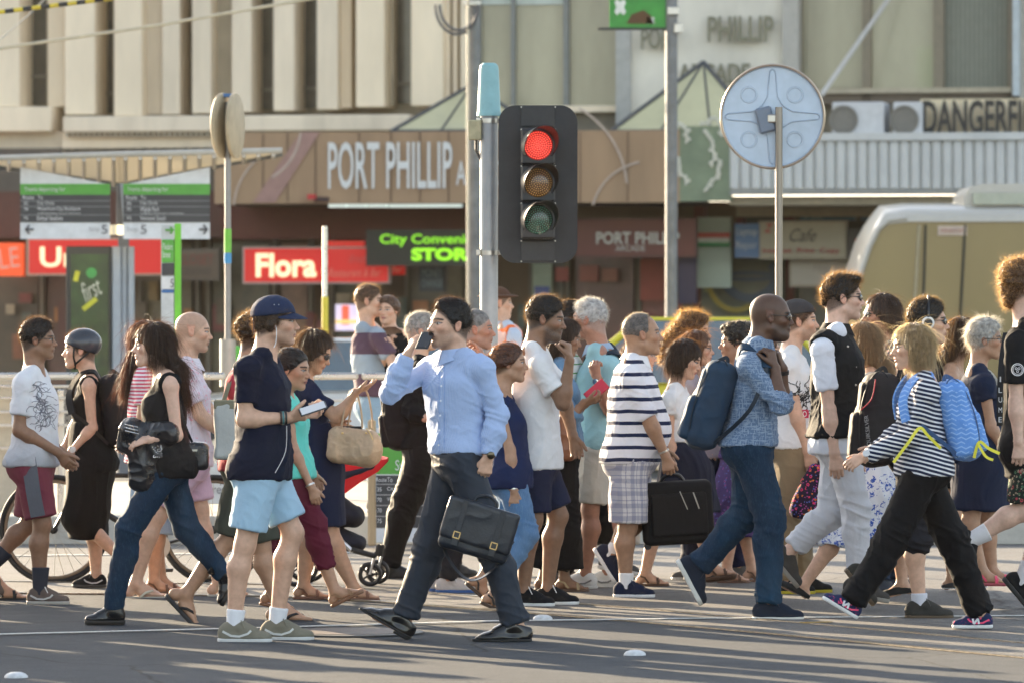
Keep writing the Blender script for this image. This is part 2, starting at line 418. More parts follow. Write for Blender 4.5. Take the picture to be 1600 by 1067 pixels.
def cloth(col, pat=None, rough=.85, bump=.6, sheen=.1, **k):
    """woven cloth; pat adds a printed or woven pattern in the garment's own coordinates"""
    key = ('c', tuple(col), str(pat), rough, bump)
    if key in _mc: return _mc[key]
    m, t, b = newmat('cloth'); L = t.links
    tc = N_(t, 'ShaderNodeTexCoord'); O = tc.outputs['Object']
    def nz(scale, det=4, vec=None, rg=.6):
        n = N_(t, 'ShaderNodeTexNoise'); n.inputs['Scale'].default_value = scale; n.inputs['Detail'].default_value = det; n.inputs['Roughness'].default_value = rg
        L.new(vec or O, n.inputs['Vector']); return n.outputs[0]
    def mapp(sc, loc=(0,0,0), rot=(0,0,0)):
        mp = N_(t, 'ShaderNodeMapping'); mp.inputs['Scale'].default_value = sc; mp.inputs['Location'].default_value = loc; mp.inputs['Rotation'].default_value = rot
        L.new(O, mp.inputs[0]); return mp.outputs[0]
    def mth(op, a, b_=None, v=None):
        n = N_(t, 'ShaderNodeMath', operation=op); L.new(a, n.inputs[0])
        if b_ is not None: L.new(b_, n.inputs[1])
        elif v is not None: n.inputs[1].default_value = v
        return n.outputs[0]
    def mix(f, c1, c2):
        n = N_(t, 'ShaderNodeMix', data_type='RGBA')
        if isinstance(f, (int, float)): n.inputs[0].default_value = f
        else: L.new(f, n.inputs[0])
        for i, c in ((6, c1), (7, c2)):
            if isinstance(c, tuple): n.inputs[i].default_value = (*c, 1)
            else: L.new(c, n.inputs[i])
        return n.outputs[2]
    base = mix(nz(9, 5), tuple(c*.86 for c in col), tuple(min(1, c*1.14) for c in col))
    sx = N_(t, 'ShaderNodeSeparateXYZ'); L.new(O, sx.inputs[0])
    def thr(v, a): return mth('GREATER_THAN', v, v=a)
    def frac(v): return mth('FRACT', v)
    if pat:
        p = pat[0]
        if p == 'hstripe':      # period, duty, colour, phase, slope along x
            _, per, duty, c2, ph, slope = pat
            z = mth('ADD', sx.outputs[2], mth('MULTIPLY', sx.outputs[0], v=slope))
            z = mth('ADD', z, mth('MULTIPLY', nz(3, 2), v=.03))
            f = thr(frac(mth('ADD', mth('MULTIPLY', z, v=1/per), v=ph)), 1-duty); base = mix(f, base, tuple(c2))
        elif p == 'bands':      # list of (z0, z1, colour), metres above the ground
            for z0, z1, c2 in pat[1]:
                z = mth('ADD', sx.outputs[2], mth('MULTIPLY', nz(3, 2), v=.02))
                f = mth('MULTIPLY', thr(z, z0), mth('LESS_THAN', z, v=z1)); base = mix(f, base, tuple(c2))
        elif p == 'plaid':
            _, per, c2 = pat
            for ch, o in ((0, .0), (2, .3)):
                u = mth('ADD', sx.outputs[ch], mth('MULTIPLY', nz(5, 2), v=.02))
                if ch == 0: u = mth('ADD', u, mth('MULTIPLY', sx.outputs[1], v=.9))
                fr = frac(mth('ADD', mth('MULTIPLY', u, v=1/per), v=o))
                f = mth('MULTIPLY', thr(fr, .62), v=.42); base = mix(f, base, tuple(c2))
                f2 = mth('MULTIPLY', mth('MULTIPLY', thr(fr, .22), mth('LESS_THAN', fr, v=.28)), v=.6); base = mix(f2, base, tuple(c2))
        elif p == 'heather':    # slubbed threads both ways
            _, c2, sc = pat
            a = nz(sc, 3, mapp((.12, .12, 1))); c_ = nz(sc, 3, mapp((1, 1, .12)))
            f = thr(mth('MAXIMUM', a, c_), .56); base = mix(mth('MULTIPLY', f, v=.75), base, tuple(c2))
        elif p == 'denim':
            _, c2 = pat
            f = nz(3.2, 3, mapp((1, 1, .5))); n = N_(t, 'ShaderNodeMapRange'); n.inputs[1].default_value = .45; n.inputs[2].default_value = .75; n.inputs[4].default_value = .7; L.new(f, n.inputs[0])
            base = mix(n.outputs[0], base, tuple(c2)); base = mix(mth('MULTIPLY', thr(nz(170, 2, mapp((1, 1, .18))), .58), v=.3), base, tuple(c2))
        elif p == 'floral':     # coloured blobs with rims and small dots
            _, cols, sc, dens = pat
            for i, c2 in enumerate(cols):
                v = N_(t, 'ShaderNodeTexVoronoi'); v.inputs['Scale'].default_value = sc*(1+.37*i); L.new(mapp((1, 1, 1), (i*3.1, i*1.7, i)), v.inputs['Vector'])
                wob = mth('ADD', v.outputs['Distance'], mth('MULTIPLY', nz(sc*6, 3), v=.25))
                sel = thr(nz(sc*.6, 1, mapp((1, 1, 1), (i*2.3, 5, i))), 1-dens)
                rim = mth('MULTIPLY', mth('LESS_THAN', wob, v=.40), sel)
                base = mix(rim, base, tuple(c2))
                inn = mth('MULTIPLY', mth('MULTIPLY', mth('LESS_THAN', wob, v=.27), thr(wob, .20)), sel)
                base = mix(inn, base, tuple(col))
        elif p == 'spray':      # loose print of small leaves and sprigs
            _, c2, sc, th_ = pat
            f = thr(nz(sc, 3, rg=.8), th_); g = thr(nz(sc*.28, 1, mapp((1, 1, 1), (4, 1, 2))), .48); base = mix(mth('MULTIPLY', f, g), base, tuple(c2))
        elif p == 'vstripe':
            _, per, duty, c2 = pat
            u = mth('ADD', sx.outputs[0], mth('MULTIPLY', sx.outputs[1], v=.6))
            base = mix(mth('MULTIPLY', thr(frac(mth('MULTIPLY', u, v=1/per)), 1-duty), v=.6), base, tuple(c2))
        elif p == 'split':      # lower zone fades to another colour
            _, z0, z1, c2 = pat
            n = N_(t, 'ShaderNodeMapRange'); n.inputs[1].default_value = z0; n.inputs[2].default_value = z1; L.new(sx.outputs[2], n.inputs[0]); base = mix(n.outputs[0], tuple(c2), base)
        elif p == 'herring':
            _, c2, sc = pat
            zz = mth('PINGPONG', mth('MULTIPLY', sx.outputs[0], v=sc), v=1)
            f = frac(mth('ADD', mth('MULTIPLY', sx.outputs[2], v=sc), mth('MULTIPLY', zz, v=.5))); f = thr(f, .72)
            base = mix(mth('MULTIPLY', f, thr(nz(30, 2), .42)), base, tuple(c2))
    L.new(base, b.inputs['Base Color']); b.inputs['Roughness'].default_value = rough; b.inputs['Specular IOR Level'].default_value = .22
    b.inputs['Sheen Weight'].default_value = sheen if max(col) > .2 else 0
    n1 = nz(520, 2); n2 = nz(15, 8, rg=.7); n3 = nz(60, 5, mapp((1, 1, .35)))
    hgt = mth('ADD', mth('MULTIPLY', n1, v=.05), mth('ADD', mth('MULTIPLY', n2, v=1.0), mth('MULTIPLY', n3, v=.35)))
    bp = N_(t, 'ShaderNodeBump'); bp.inputs['Strength'].default_value = bump; bp.inputs['Distance'].default_value = .007
    L.new(hgt, bp.inputs['Height']); L.new(bp.outputs[0], b.inputs['Normal'])
    _mc[key] = m; return m
SK = dict(fair=(.60,.36,.245), pale=(.66,.42,.31), tan=(.44,.25,.155), mid=(.36,.205,.125), brown=(.25,.135,.08), dark=(.115,.058,.034), red=(.40,.19,.12))
BLACKH = (.012,.010,.009); DKBR = (.035,.020,.012); BRN = (.085,.045,.024); BLOND = (.42,.30,.17); GREY = (.32,.30,.28)
LACE = mat((.75,.74,.72), .8); METAL = mat((.6,.58,.54), .3, metal=1); GOLD = mat((.7,.5,.22), .3, metal=1); BLACKP = mat((.012,.012,.014), .35); GLASSD = mat((.015,.015,.018), .08, coat=1)
def rotm(f, up=(0,0,1)):
    f = unit(f); l = unit(np.cross(up, f)); return np.stack([f, l, np.cross(f, l)])
def hd(deg): return np.array([math.cos(R(deg)), math.sin(R(deg)), 0.])
class Person:
    def __init__(s, label, sc, face, H=1.75, b=1., sex='m', skin='fair', head=None, neck=None, hip=None, N=None, Fa=None, NL=None, FL=None,
                 group='people crossing the street', vox=None, belly=0, hyaw=None, hpitch=0, hroll=0, beard=0, ground=0.0, shy=0, hs=1.0, lean=0, shw=1, seed=0, brow=1, fine=True, hipyaw=None, bust=1.0, thick=1.0):
        s.s = sc; s.d = dist(sc); s.g = g = H/1.75; s.sex = sex; s.b = b; s.gr = ground; s.beard = beard; s.seed = seed or (abs(hash_(label)) % 997)
        s.face = face; s.F = hd(face); s.L = np.array([-s.F[1], s.F[0], 0]); s.thick = thick
        s.S = s.L if s.L[1] < -1e-6 else (-s.L if s.L[1] > 1e-6 else -s.L)      # towards the near side
        s.h = vox or (.0075 if sc > 240 else .009)
        s.P = lambda xy, dy=0: W(xy[0], xy[1], s.d+dy+(xy[2] if len(xy) > 2 else 0))
        s.skin = np.array(SK[skin] if isinstance(skin, str) else skin); s.fine = fine
        f_ = s.F
        s.hip = s.P(hip); s.neck = s.P(neck)
        s.root = empty('person', label, 'person', (s.hip[0], s.hip[1], s.gr), group)
        s.up = unit(s.neck-s.hip)
        fw = s.F-s.up*(s.F@s.up); s.TF = unit(fw); s.TL = np.cross(s.up, s.TF)
        hf = hd(hipyaw if hipyaw is not None else face); s.HS = np.array([-hf[1], hf[0], 0]); s.HS = s.HS if s.HS@s.S > 0 else -s.HS
        sw = (.178 if sex == 'm' else .155)*g*shw*(.5+.5*b); hw = (.088 if sex == 'm' else .092)*g*(.5+.5*b)
        s.sh = {}; s.hj = {}; s.el = {}; s.wr = {}; s.kn = {}; s.an = {}; s.hands = {}; s.feet = {}
        for k, sg in (('n', 1), ('f', -1)):
            s.sh[k] = s.neck+s.S*sg*sw-s.up*(.068*g)+np.array([0,0,0]); s.hj[k] = s.hip+s.HS*sg*hw-s.up*.02*g
        for k, A in (('n', N), ('f', Fa)):
            if A is None: continue
            if 'sh' in A:
                q = s.P(A['sh'][:2], s.sh[k][1]-s.d+(A['sh'][2] if len(A['sh']) > 2 else 0)); s.sh[k] = q
            oy = s.sh[k][1]-s.d; e = A['e']; oy += e[2] if len(e) > 2 else 0; s.el[k] = W(e[0], e[1], s.d+oy)
            wv = A['w']; oy += wv[2] if len(wv) > 2 else 0; s.wr[k] = W(wv[0], wv[1], s.d+oy)
            D = A.get('h'); D = unit(np.array([D[0], D[2] if len(D) > 2 else 0, -D[1]])) if D else unit(s.wr[k]-s.el[k])
            pl = A.get('palm'); pl = unit(pl) if pl is not None else (s.S*(-1 if k == 'n' else 1))
            pl = unit(pl-D*(pl@D)); th = A.get('th'); th = unit(th) if th is not None else s.F
            T = unit(np.cross(D, pl)); T = T if T@th > 0 else -T
            s.hands[k] = (D, pl, T, A.get('curl', .45), A.get('show', True), A.get('grip', None))
        for k, A in (('n', NL), ('f', FL)):
            if A is None: continue
            oy = s.hj[k][1]-s.d; q = A['k']; oy += q[2] if len(q) > 2 else 0; s.kn[k] = W(q[0], q[1], s.d+oy)
            q = A['a']; oy += q[2] if len(q) > 2 else 0; s.an[k] = W(q[0], q[1], s.d+oy)
            pit = A.get('p', 0); yw = A.get('y', face); ff = hd(yw); u0 = np.array([0,0,1.])
            f = ff*math.cos(R(pit))+u0*math.sin(R(pit)); u = -ff*math.sin(R(pit))+u0*math.cos(R(pit)); l = np.cross(u, f)
            if pit == 0 and A.get('snap', True): s.an[k][2] = s.gr+A.get('lift', .09)*g
            s.feet[k] = (f, u, l, A.get('fs', 1.0)*g*(1 if sex == 'm' else .9), A.get('bare', False))
        s.hc = s.P(head); s.hs = .975*hs*(1.0 if sex == 'm' else .95)*(.6+.4*g)
        hy = face if hyaw is None else hyaw
        hf = hd(hy)*math.cos(R(hpitch))+np.array([0,0,math.sin(R(hpitch))]); hl = np.array([-math.sin(R(hy)), math.cos(R(hy)), 0])
        hu = np.cross(hf, hl); cr, sr = math.cos(R(hroll)), math.sin(R(hroll)); hl, hu = hl*cr+hu*sr, hu*cr-hl*sr
        s.HM = np.stack([hf, hl, hu])
        s.build_prims(belly, brow, bust)
    def hp(s, x, y, z): return s.hc+(np.array([x, y, z])*s.hs)@s.HM
    def hel(s, c, r, k=.01, op=1, rot=None):
        M = s.HM if rot is None else rot@s.HM
        return ell(s.hp(*c), np.array(r)*s.hs, M, k, op)
    def T(s, t, fo=0): return s.hip+(s.neck-s.hip)*t+s.TF*fo
    def build_prims(s, belly, brow, bust):
        g, b = s.g, s.b; m = s.sex == 'm'; k = .045; L = s.TL
        cw, cdp = ((.158, .108) if m else (.133, .093)); ww, wd = ((.137, .098) if m else (.112, .082)); pw, pd = ((.158, .108) if m else (.160, .105))
        t = [cap(s.T(.58), s.T(.80, -.01), cdp*g*b, cdp*.86*g*b, L, cw*g*b, cw*.92*g*b, k),
             cap(s.T(.12, belly*.35), s.T(.5, belly*.3), wd*g*b+belly*.5, (wd+.006)*g*b+belly*.4, L, ww*g*b+belly*.3, ww*g*b+belly*.2, k+.02),
             cap(s.T(-.03), s.T(.06), pd*g*b, pd*g*b, s.HS, pw*g*b, pw*g*b, k),
             cap(s.sh['n']+(s.neck-s.sh['n'])*.12, s.sh['f']+(s.neck-s.sh['f'])*.12, .052*g*b, .052*g*b, k=k)]
        for sg in (1, -1):
            t.append(ell(s.hip-s.TF*.05*g+s.HS*sg*.07*g-s.up*.02, (.088*g*b,)*3, k=.05))
        if not m:
            for sg in (1, -1): t.append(ell(s.T(.62, .072*g*b)+L*sg*.066*g, np.array([.050, .055, .055])*g*b*bust, np.stack([s.TF, L, s.up]), k=.04))
        else:
            for sg in (1, -1): t.append(ell(s.T(.70, .058*g*b)+L*sg*.07*g, np.array([.045, .07, .05])*g*b, np.stack([s.TF, L, s.up]), k=.05))
        if belly: t.append(ell(s.T(.28, .05+belly*.55), np.array([.10+belly*.4, .13+belly*.2, .13])*g, np.stack([s.TF, L, s.up]), k=.08))
        s.torso = t
        nr = (.0515 if m else .043)*g*(.7+.3*b); nb = s.hp(-.022, 0, -.055)
        s.neckr = nr
        s.neckp = [cap(s.neck-s.up*.03*g, nb, nr*1.12, nr, k=.035), cap(s.neck-s.up*.02+L*.09*g-s.TF*.02, s.neck-s.up*.02-L*.09*g-s.TF*.02, .038*g*b, k=.05),
                   cap(s.neck-s.up*.03, s.hp(-.05, 0, -.02), nr*.9, nr*.9, k=.04)]
        f = 1 if m else .84; bb = (.6+.4*b)*s.thick; s.arm = {}; s.leg = {}
        for q in ('n', 'f'):
            if q in s.el:
                A, E, Wr = s.sh[q], s.el[q], s.wr[q]; m1 = E+(Wr-E)*.25
                s.arm[q] = [(A, E, .048*g*f*bb, .037*g*f*bb), (E, m1, .038*g*f*bb, .040*g*f*bb), (m1, Wr, .040*g*f*bb, .0255*g*f*(.8+.2*bb))]
            if q in s.kn:
                A, K, An = s.hj[q], s.kn[q], s.an[q]; f2 = (1 if m else 1.0)*bb; ax = unit(An-K)
                fwd = s.feet[q][0]; bk = unit(-fwd+ax*(fwd@ax)); cm = K+(An-K)*.30+bk*.016*g
                s.leg[q] = [(A, K, .080*g*f2, .053*g*f2), (K, cm, .050*g*f2, .0555*g*f2), (cm, An, .0555*g*f2, .034*g*(.8+.2*f2))]
                s.cm = cm
    def cuff(s, q, m, parent, w_=.055):
        a, b = s.el[q], s.wr[q]; D = unit(b-a); c = a+(b-a)*.96; r = (.0255+.015)*s.g
        return MB().tube([c-D*w_, c-D*w_*.5, c+D*.002], r, 22, r2=r*.97).build('cuff', m, parent, smooth=True, angle=50)
    def hand(s, q):
        D, Pn, T, curl, show, grip = s.hands[q]; g = s.g*(1 if s.sex == 'm' else .9); w = s.wr[q]; out = []
        c0 = w+D*.012*g; c1 = w+D*.080*g
        out.append(cap(c0, c1, .016*g, .0135*g, T, .026*g, .039*g, k=.018))
        for i, (o, Ln, r) in enumerate(((.030, .072, .0092), (.0105, .080, .0094), (-.0095, .075, .009), (-.0285, .060, .0082))):
            p = w+D*(.088-.004*abs(i-1))*g+T*o*g; d = unit(D+T*o*1.2); a = 0
            c = curl if not isinstance(curl, (list, tuple)) else curl[i]
            for fr, an in ((.45, 62), (.31, 82), (.24, 52)):
                a += R(an)*c; dd = d*math.cos(a)+Pn*math.sin(a); p2 = p+dd*Ln*fr*g
                out.append(cap(p, p2, r*g*(1 if fr > .4 else .9), r*g*(.92 if fr > .3 else .78), k=.005)); p = p2
        p = w+D*.028*g+T*.022*g; tc_ = .25+.5*(curl if not isinstance(curl, (list, tuple)) else curl[0]); d = unit(D*.75+T*(.75-.4*tc_)+Pn*.45*tc_*1.4)
        p2 = p+d*.038*g; out.append(cap(p, p2, .0145*g, .0115*g, k=.012)); d2 = unit(d+D*.35+Pn*.5*tc_-T*.25*tc_); p3 = p2+d2*.030*g
        out.append(cap(p2, p3, .0115*g, .0105*g, k=.004)); out.append(cap(p3, p3+unit(d2+Pn*.15)*.020*g, .0105*g, .0085*g, k=.004))
        return out
    def foot(s, q):
        f, u, l, z, bare = s.feet[q]; A = s.an[q]; P = lambda a, b, c: A+(f*a+l*b+u*c)*z
        out = [ell(P(-.040, 0, -.052), np.array([.034, .031, .034])*z, np.stack([f, l, u]), k=.02),
               cap(P(0, 0, -.012), P(.09, 0, -.052), .034*z, .024*z, k=.03), cap(P(.03, 0, -.060), P(.125, 0, -.068), .024*z, .018*z, l, .032*z, .042*z, k=.02)]
        if bare:
            for i, (o, le, r) in enumerate(((.030, .040, .0125), (.011, .036, .0095), (-.006, .031, .009), (-.020, .025, .0085), (-.033, .018, .008))):
                sg = -1 if q == 'n' else 1
                sg = 1 if (l@s.S)*(1 if q == 'n' else -1) < 0 else -1
                out.append(cap(P(.135-abs(o)*.25, o*sg, -.071), P(.140+le-abs(o)*.3, o*sg, -.074), r*z, r*z*.9, k=.004))
        return out
    def headprims(s):
        e = s.hel; m = s.sex == 'm'; j = 1.0 if m else .9; H = []
        H += [e((-.012, 0, .030), (.098, .075, .084), .0), e((.030, 0, -.022), (.062, .060, .080), .03), e((.036, 0, -.070), (.050, .046*j, .040), .025)]
        for y in (1, -1):
            H.append(cap(s.hp(-.002, y*.050*j, -.058), s.hp(.066, y*.014, -.098), .021*s.hs, .017*s.hs, k=.02))
            H.append(e((.062, y*.043, -.020), (.022, .020, .018), .02))
        H.append(e((.072, 0, -.098), (.020, .022*j, .018), .015))
        H.append(e((.079, 0, .024), (.014, .044, .012), .015))
        for y in (1, -1): H.append(e((.094, y*.032, .004), (.018, .017, .0115), .010, -1))
        H.append(cap(s.hp(.084, 0, .008), s.hp(.105, 0, -.028), .0085*s.hs, .011*s.hs, k=.012))
        H.append(e((.106, 0, -.031), (.0125, .0125, .0105), .006))
        for y in (1, -1): H.append(e((.097, y*.0125, -.035), (.011, .0075, .0075), .005))
        H.append(e((.083, 0, -.055), (.016, .026, .016), .012))
        H.append(e((.0925, 0, -.0585), (.0085, .021, .0048), .004)); H.append(e((.0905, 0, -.0695), (.0085, .018, .0058), .004))
        H.append(e((.101, 0, -.0640), (.010, .021, .0014), .003, -1))
        for y in (1, -1):
            H.append(e((.077, y*.0315, .003), (.0125, .0135, .0125), .0015))
            ca, sa = math.cos(.22), math.sin(.22); rot = np.array([[ca, 0, sa], [0, 1, 0], [-sa, 0, ca]])
            H.append(e((-.008, y*.075, -.006), (.0165, .008, .029), .007, 1, rot)); H.append(e((-.003, y*.084, -.002), (.009, .007, .018), .003, -1, rot))
        if s.beard > .6:
            H.append(e((.045, 0, -.088), (.050, .052, .036), .015))
        return H
    def paint(s, V, fine_n):
        C = np.tile(s.skin, (len(V), 1)).astype(float)
        q = (V-s.hc)@s.HM.T/s.hs; x, y, z = q[:, 0], q[:, 1], q[:, 2]; ay = np.abs(y)
        near = (np.linalg.norm(q, axis=1) < .16)
        def blend(mask, col, a=1.):
            mm = np.clip(mask*near*a, 0, 1)[:, None]; C[:] = C*(1-mm)+np.asarray(col)*mm
        sm = lambda v, a, b: np.clip((v-a)/(b-a), 0, 1)
        red = s.skin*np.array([1.12, .78, .74])
        blend(np.exp(-(((x-.07)/.03)**2+((ay-.045)/.022)**2+((z+.025)/.02)**2)), red, .45)
        blend(np.exp(-(((x-.108)/.02)**2+(ay/.014)**2+((z+.03)/.014)**2)), red, .5)
        blend((ay > .072)*(x > -.035)*(x < .03)*(np.abs(z) < .04), red, .5)
        lip = np.array([.42, .16, .14])*np.clip(s.skin[0]/.5, .45, 1)*(1 if s.sex == 'f' else .85)
        blend(sm(-(((x-.095)/.016)**2+(ay/.023)**2+((z+.0640)/.0115)**2), -1.15, -.75), lip, .85 if s.sex == 'f' else .6)
        blend((np.abs(z+.0642) < .0016)*(ay < .022)*(x > .082), lip*.35)
        if s.beard:
            n = vnoise(V*420); bd = sm(-z, .028, .052)*sm(x, .0, .02)*(1-np.exp(-((ay/.022)**2+((z+.064)/.011)**2)))
            bd = bd+np.exp(-(((z+.047)/.007)**2+(ay/.026)**2))*(x > .08); bd = np.clip(bd, 0, 1)*(.55+.6*n)
            bd = bd*(1-sm(-z, .135, .15))
            blend(bd, s.hairc*.8+.01, .8*min(1, s.beard))
        arc = .0245-((ay-.030)/.03)**2*.008
        blend(sm(-np.abs(z-arc), -.0052, -.0028)*(ay > .011)*(ay < .052)*(x > .05), s.browc, .9)
        ex = (ay-.0315)/.0150; ez = (z-.0025)/.0056; em = (ex**2+ez**2 < 1)*(x > .072)
        blend(em, (.44, .42, .40)); blend(em*(((ay-.033)**2+(z-.0025)**2) < .0062**2), (.02, .012, .008))
        blend(((ex**2+ez**2) > .75)*((ex**2+ez**2) < 2.1)*(z > .0030)*(x > .066), (.02, .014, .012), .85)
        blend(((ex**2+ez**2) >= 1)*((ex**2+ez**2) < 1.6)*(z <= .003)*(x > .07), s.skin*.55, .7)
        if getattr(s, 'scalp', 0):
            a_ = np.clip((z-(.068+1.17*(x-.088)))/.012+.6, 0, 1)*np.clip((z-(-.030+.52*(x-.03)))/.022, 0, 1)*(1-((ay > .073)*(x > -.03)*(x < .025)*(z < .03)*(z > -.05)))
            blend(a_*(.75+.35*vnoise(V*500)), s.hairc*.9+.004, s.scalp)
        blend((ay < .010)*(ay > .003)*(np.abs(z+.0425) < .003)*(x > .096), s.skin*.25, .8)
        return C
    def body(s, hair=BRN, browc=None, brow=True, scalp=.85):
        s.scalp = scalp if sum(hair) < .5 else scalp*.6
        s.hairc = np.array(hair); s.browc = np.array(browc if browc is not None else [min(c, .10)*.9+.004 for c in hair]); g = s.g
        pr = list(s.torso)+list(s.neckp); hz = []
        for q in ('n', 'f'):
            if q in s.arm:
                for a, b_, ra, rb in s.arm[q]: pr.append(cap(a, b_, ra, rb, k=.03))
            if q in s.leg:
                for a, b_, ra, rb in s.leg[q]: pr.append(cap(a, b_, ra, rb, k=.03))
                pr += s.foot(q)
        H = s.headprims(); hf = .0034 if s.s > 240 else .0042
        nb = s.hp(0, 0, -.13); nax = unit(s.hc-s.neck)
        reg = [(nb, nax, 'head')]
        hb = {}
        for q in ('n', 'f'):
            if q in s.hands and s.hands[q][4]: hb[q] = (s.wr[q]+s.hands[q][0]*.005, s.hands[q][0])
        parts = []
        def keepc(C):
            m = ((C-nb)@nax < .004) | (np.linalg.norm(C-s.hc, axis=1) > .22)
            for q, (c, d) in hb.items(): m &= ~(((C-c)@d > -.002) & (np.linalg.norm(C-c-d*.09, axis=1) < .13))
            return m
        coarse = pr+[H[0], H[1]]
        for q in hb: coarse.append(cap(s.wr[q], s.wr[q]+s.hands[q][0]*.05, .022*g, .02*g, s.hands[q][2], .028*g, .035*g, k=.02))
        parts.append(solid(coarse, s.h, keep=keepc))
        hp_ = s.neckp+H
        hp_ = H+s.neckp
        parts.append(solid(hp_, hf, box=(s.hc-.17, s.hc+.17), keep=lambda C: ((C-nb)@nax > -.010), relax_it=1))
        for q, (c, d) in hb.items():
            hpr = [cap(a, b_, ra, rb, k=.03) for a, b_, ra, rb in s.arm[q][2:]]+s.hand(q)
            cc = c+d*.07; parts.append(solid(hpr, .0034 if s.s > 240 else .004, box=(cc-.14, cc+.14), keep=lambda C, c=c, d=d: (C-c)@d > -.006))
        for q in s.feet:
            if s.feet[q][4] and s.s > 225:
                pass
        V, F = cat(parts)
        s.bodyo = mesh_np('body', V, F, SKINM, s.root, col=s.paint(V, None))
        return s
    # ---------------------------------------------------------------- clothes
    def fold(s, V, N, amp, kind, pts=()):
        sd = s.seed*.37; p = V+sd
        wv = np.stack([vnoise(p*5), vnoise(p*5+9), vnoise(p*5+21)], 1)-.5; q = p+wv*.09
        if kind == 'shirt': f = 1.0*(ridge(q*np.array([7, 7, 3.0]))**2-.2)+.55*(ridge((q+wv*.06)@np.array([[.75, 0, .66], [0, 1, 0], [-.66, 0, .75]])*np.array([20, 20, 6])+5)**2-.2)+.22*(ridge((q-wv*.06)@np.array([[.6, 0, -.8], [0, 1, 0], [.8, 0, .6]])*np.array([26, 26, 8])+2)**2-.2)
        elif kind == 'skirt': f = 1.1*(ridge(q*np.array([12, 12, 1.3]))-.33)+.3*(ridge(q*np.array([26, 26, 4]))-.3)
        else: f = .7*(ridge(q*np.array([8, 8, 4]))**1.5-.25)+.6*(ridge((q+wv*.05)*np.array([20, 20, 9]))**1.5-.25)
        d = amp*f
        for c, r, a in pts:
            e = np.exp(-(np.linalg.norm(V-c, axis=1)/r)**2); qq = p+wv*.05
            tl = qq@np.array([[.9, 0, .43], [0, 1, 0], [-.43, 0, .9]]); d = d+a*e*(ridge(tl*np.array([6, 6, 30]))**1.5-.22)
        d = np.where(d < 0, d*.45, d*1.15)
        return V+N*d[:, None]
    def wear(s, name, prims, m, cuts=(), kind='shirt', amp=.007, pts=(), parent=None, h=None, label=None, relax_it=1):
        V, F = solid(prims, h or s.h, cuts, relax_it=relax_it)
        if not len(V): return None
        if amp: V = s.fold(V, vnormals(V, F), amp, kind, pts)
        o = mesh_np(name, V, F, m, parent or s.root)
        if label: o['label'] = label
        return o
    def neckcut(s, up=.012, r=.012, scoop=0, V_=0):
        out = [cap(s.neck-s.up*.05, s.neck+s.up*.25, s.neckr*1.05+r, k=.004, op=-1)]
        out.append(cap(s.neck+s.up*(up+.012)+s.TF*.022, s.hp(0, 0, 0), s.neckr+.010, s.neckr+.05, k=.006, op=-1))
        if scoop: out.append(ell(s.neck+s.TF*.09+s.up*(-.01), np.array([.06, .07+scoop*.3, scoop]), np.stack([s.TF, s.TL, s.up]), .01, -1))
        return out
    def shirt(s, m, name='shirt', sleeve='short', o=.010, hem=None, loose=.02, scoop=0, amp=.0085, sl_o=.015, tank=False, hemtilt=0, kind='shirt', flare=0, collar=None, strap=.05, up=.012):
        """sleeve: None, 'short', 'elbow', 'long'; hem: pixel row of the lower edge"""
        g = s.g; P = []; loose *= .75; sl_o *= .85
        for i, p in enumerate(s.torso):
            q = Pr(); oo = o+(.010+loose*.7 if i in (2, 4, 5) else 0)
            for a in Pr.__slots__: setattr(q, a, getattr(p, a, None))
            if p.M is not None: q.r3 = p.r3+oo; q.ra = q.rb = max(q.r3)
            else:
                q.ra = p.ra+oo; q.rb = p.rb+oo
                if p.w: q.w = (p.w[0], p.w[1]+oo, p.w[2]+oo)
            P.append(q)
        wy = hem if hem is not None else (s.hip[2])
        hz_ = CAMH-(hem-HZ)/s.s if hem is not None else s.hip[2]-.02
        tt = (hz_-s.hip[2])/max(.1, (s.neck[2]-s.hip[2]))
        s.hem_t = tt; cd_ = s.torso[0]; hp_ = s.torso[2]
        P.append(cap(s.T(.66), s.T(min(tt, .2)-.02), cd_.ra+o+loose*.3, hp_.ra+o+loose+flare, s.TL, cd_.w[1]+o+loose*.3, hp_.w[1]+o+loose+flare, k=.03, fb=True))
        if tt > .25: P[-1] = cap(s.T(.66), s.T(tt-.02), cd_.ra+o+loose*.3, cd_.ra+o+loose*.5, s.TL, cd_.w[1]+o+loose*.3, cd_.w[1]*.95+o+loose*.5, k=.03, fb=True)
        pts = [(s.T(.15), .13, .008)]
        if not tank: P.append(cap(s.sh['n']-s.up*.012, s.sh['f']-s.up*.012, .050*g*s.b+o*.6, k=.03)); P.append(cap(s.neck+s.TL*.09*g-s.up*.02, s.neck-s.TL*.09*g-s.up*.02, .042*g*s.b+o*.8, k=.03))
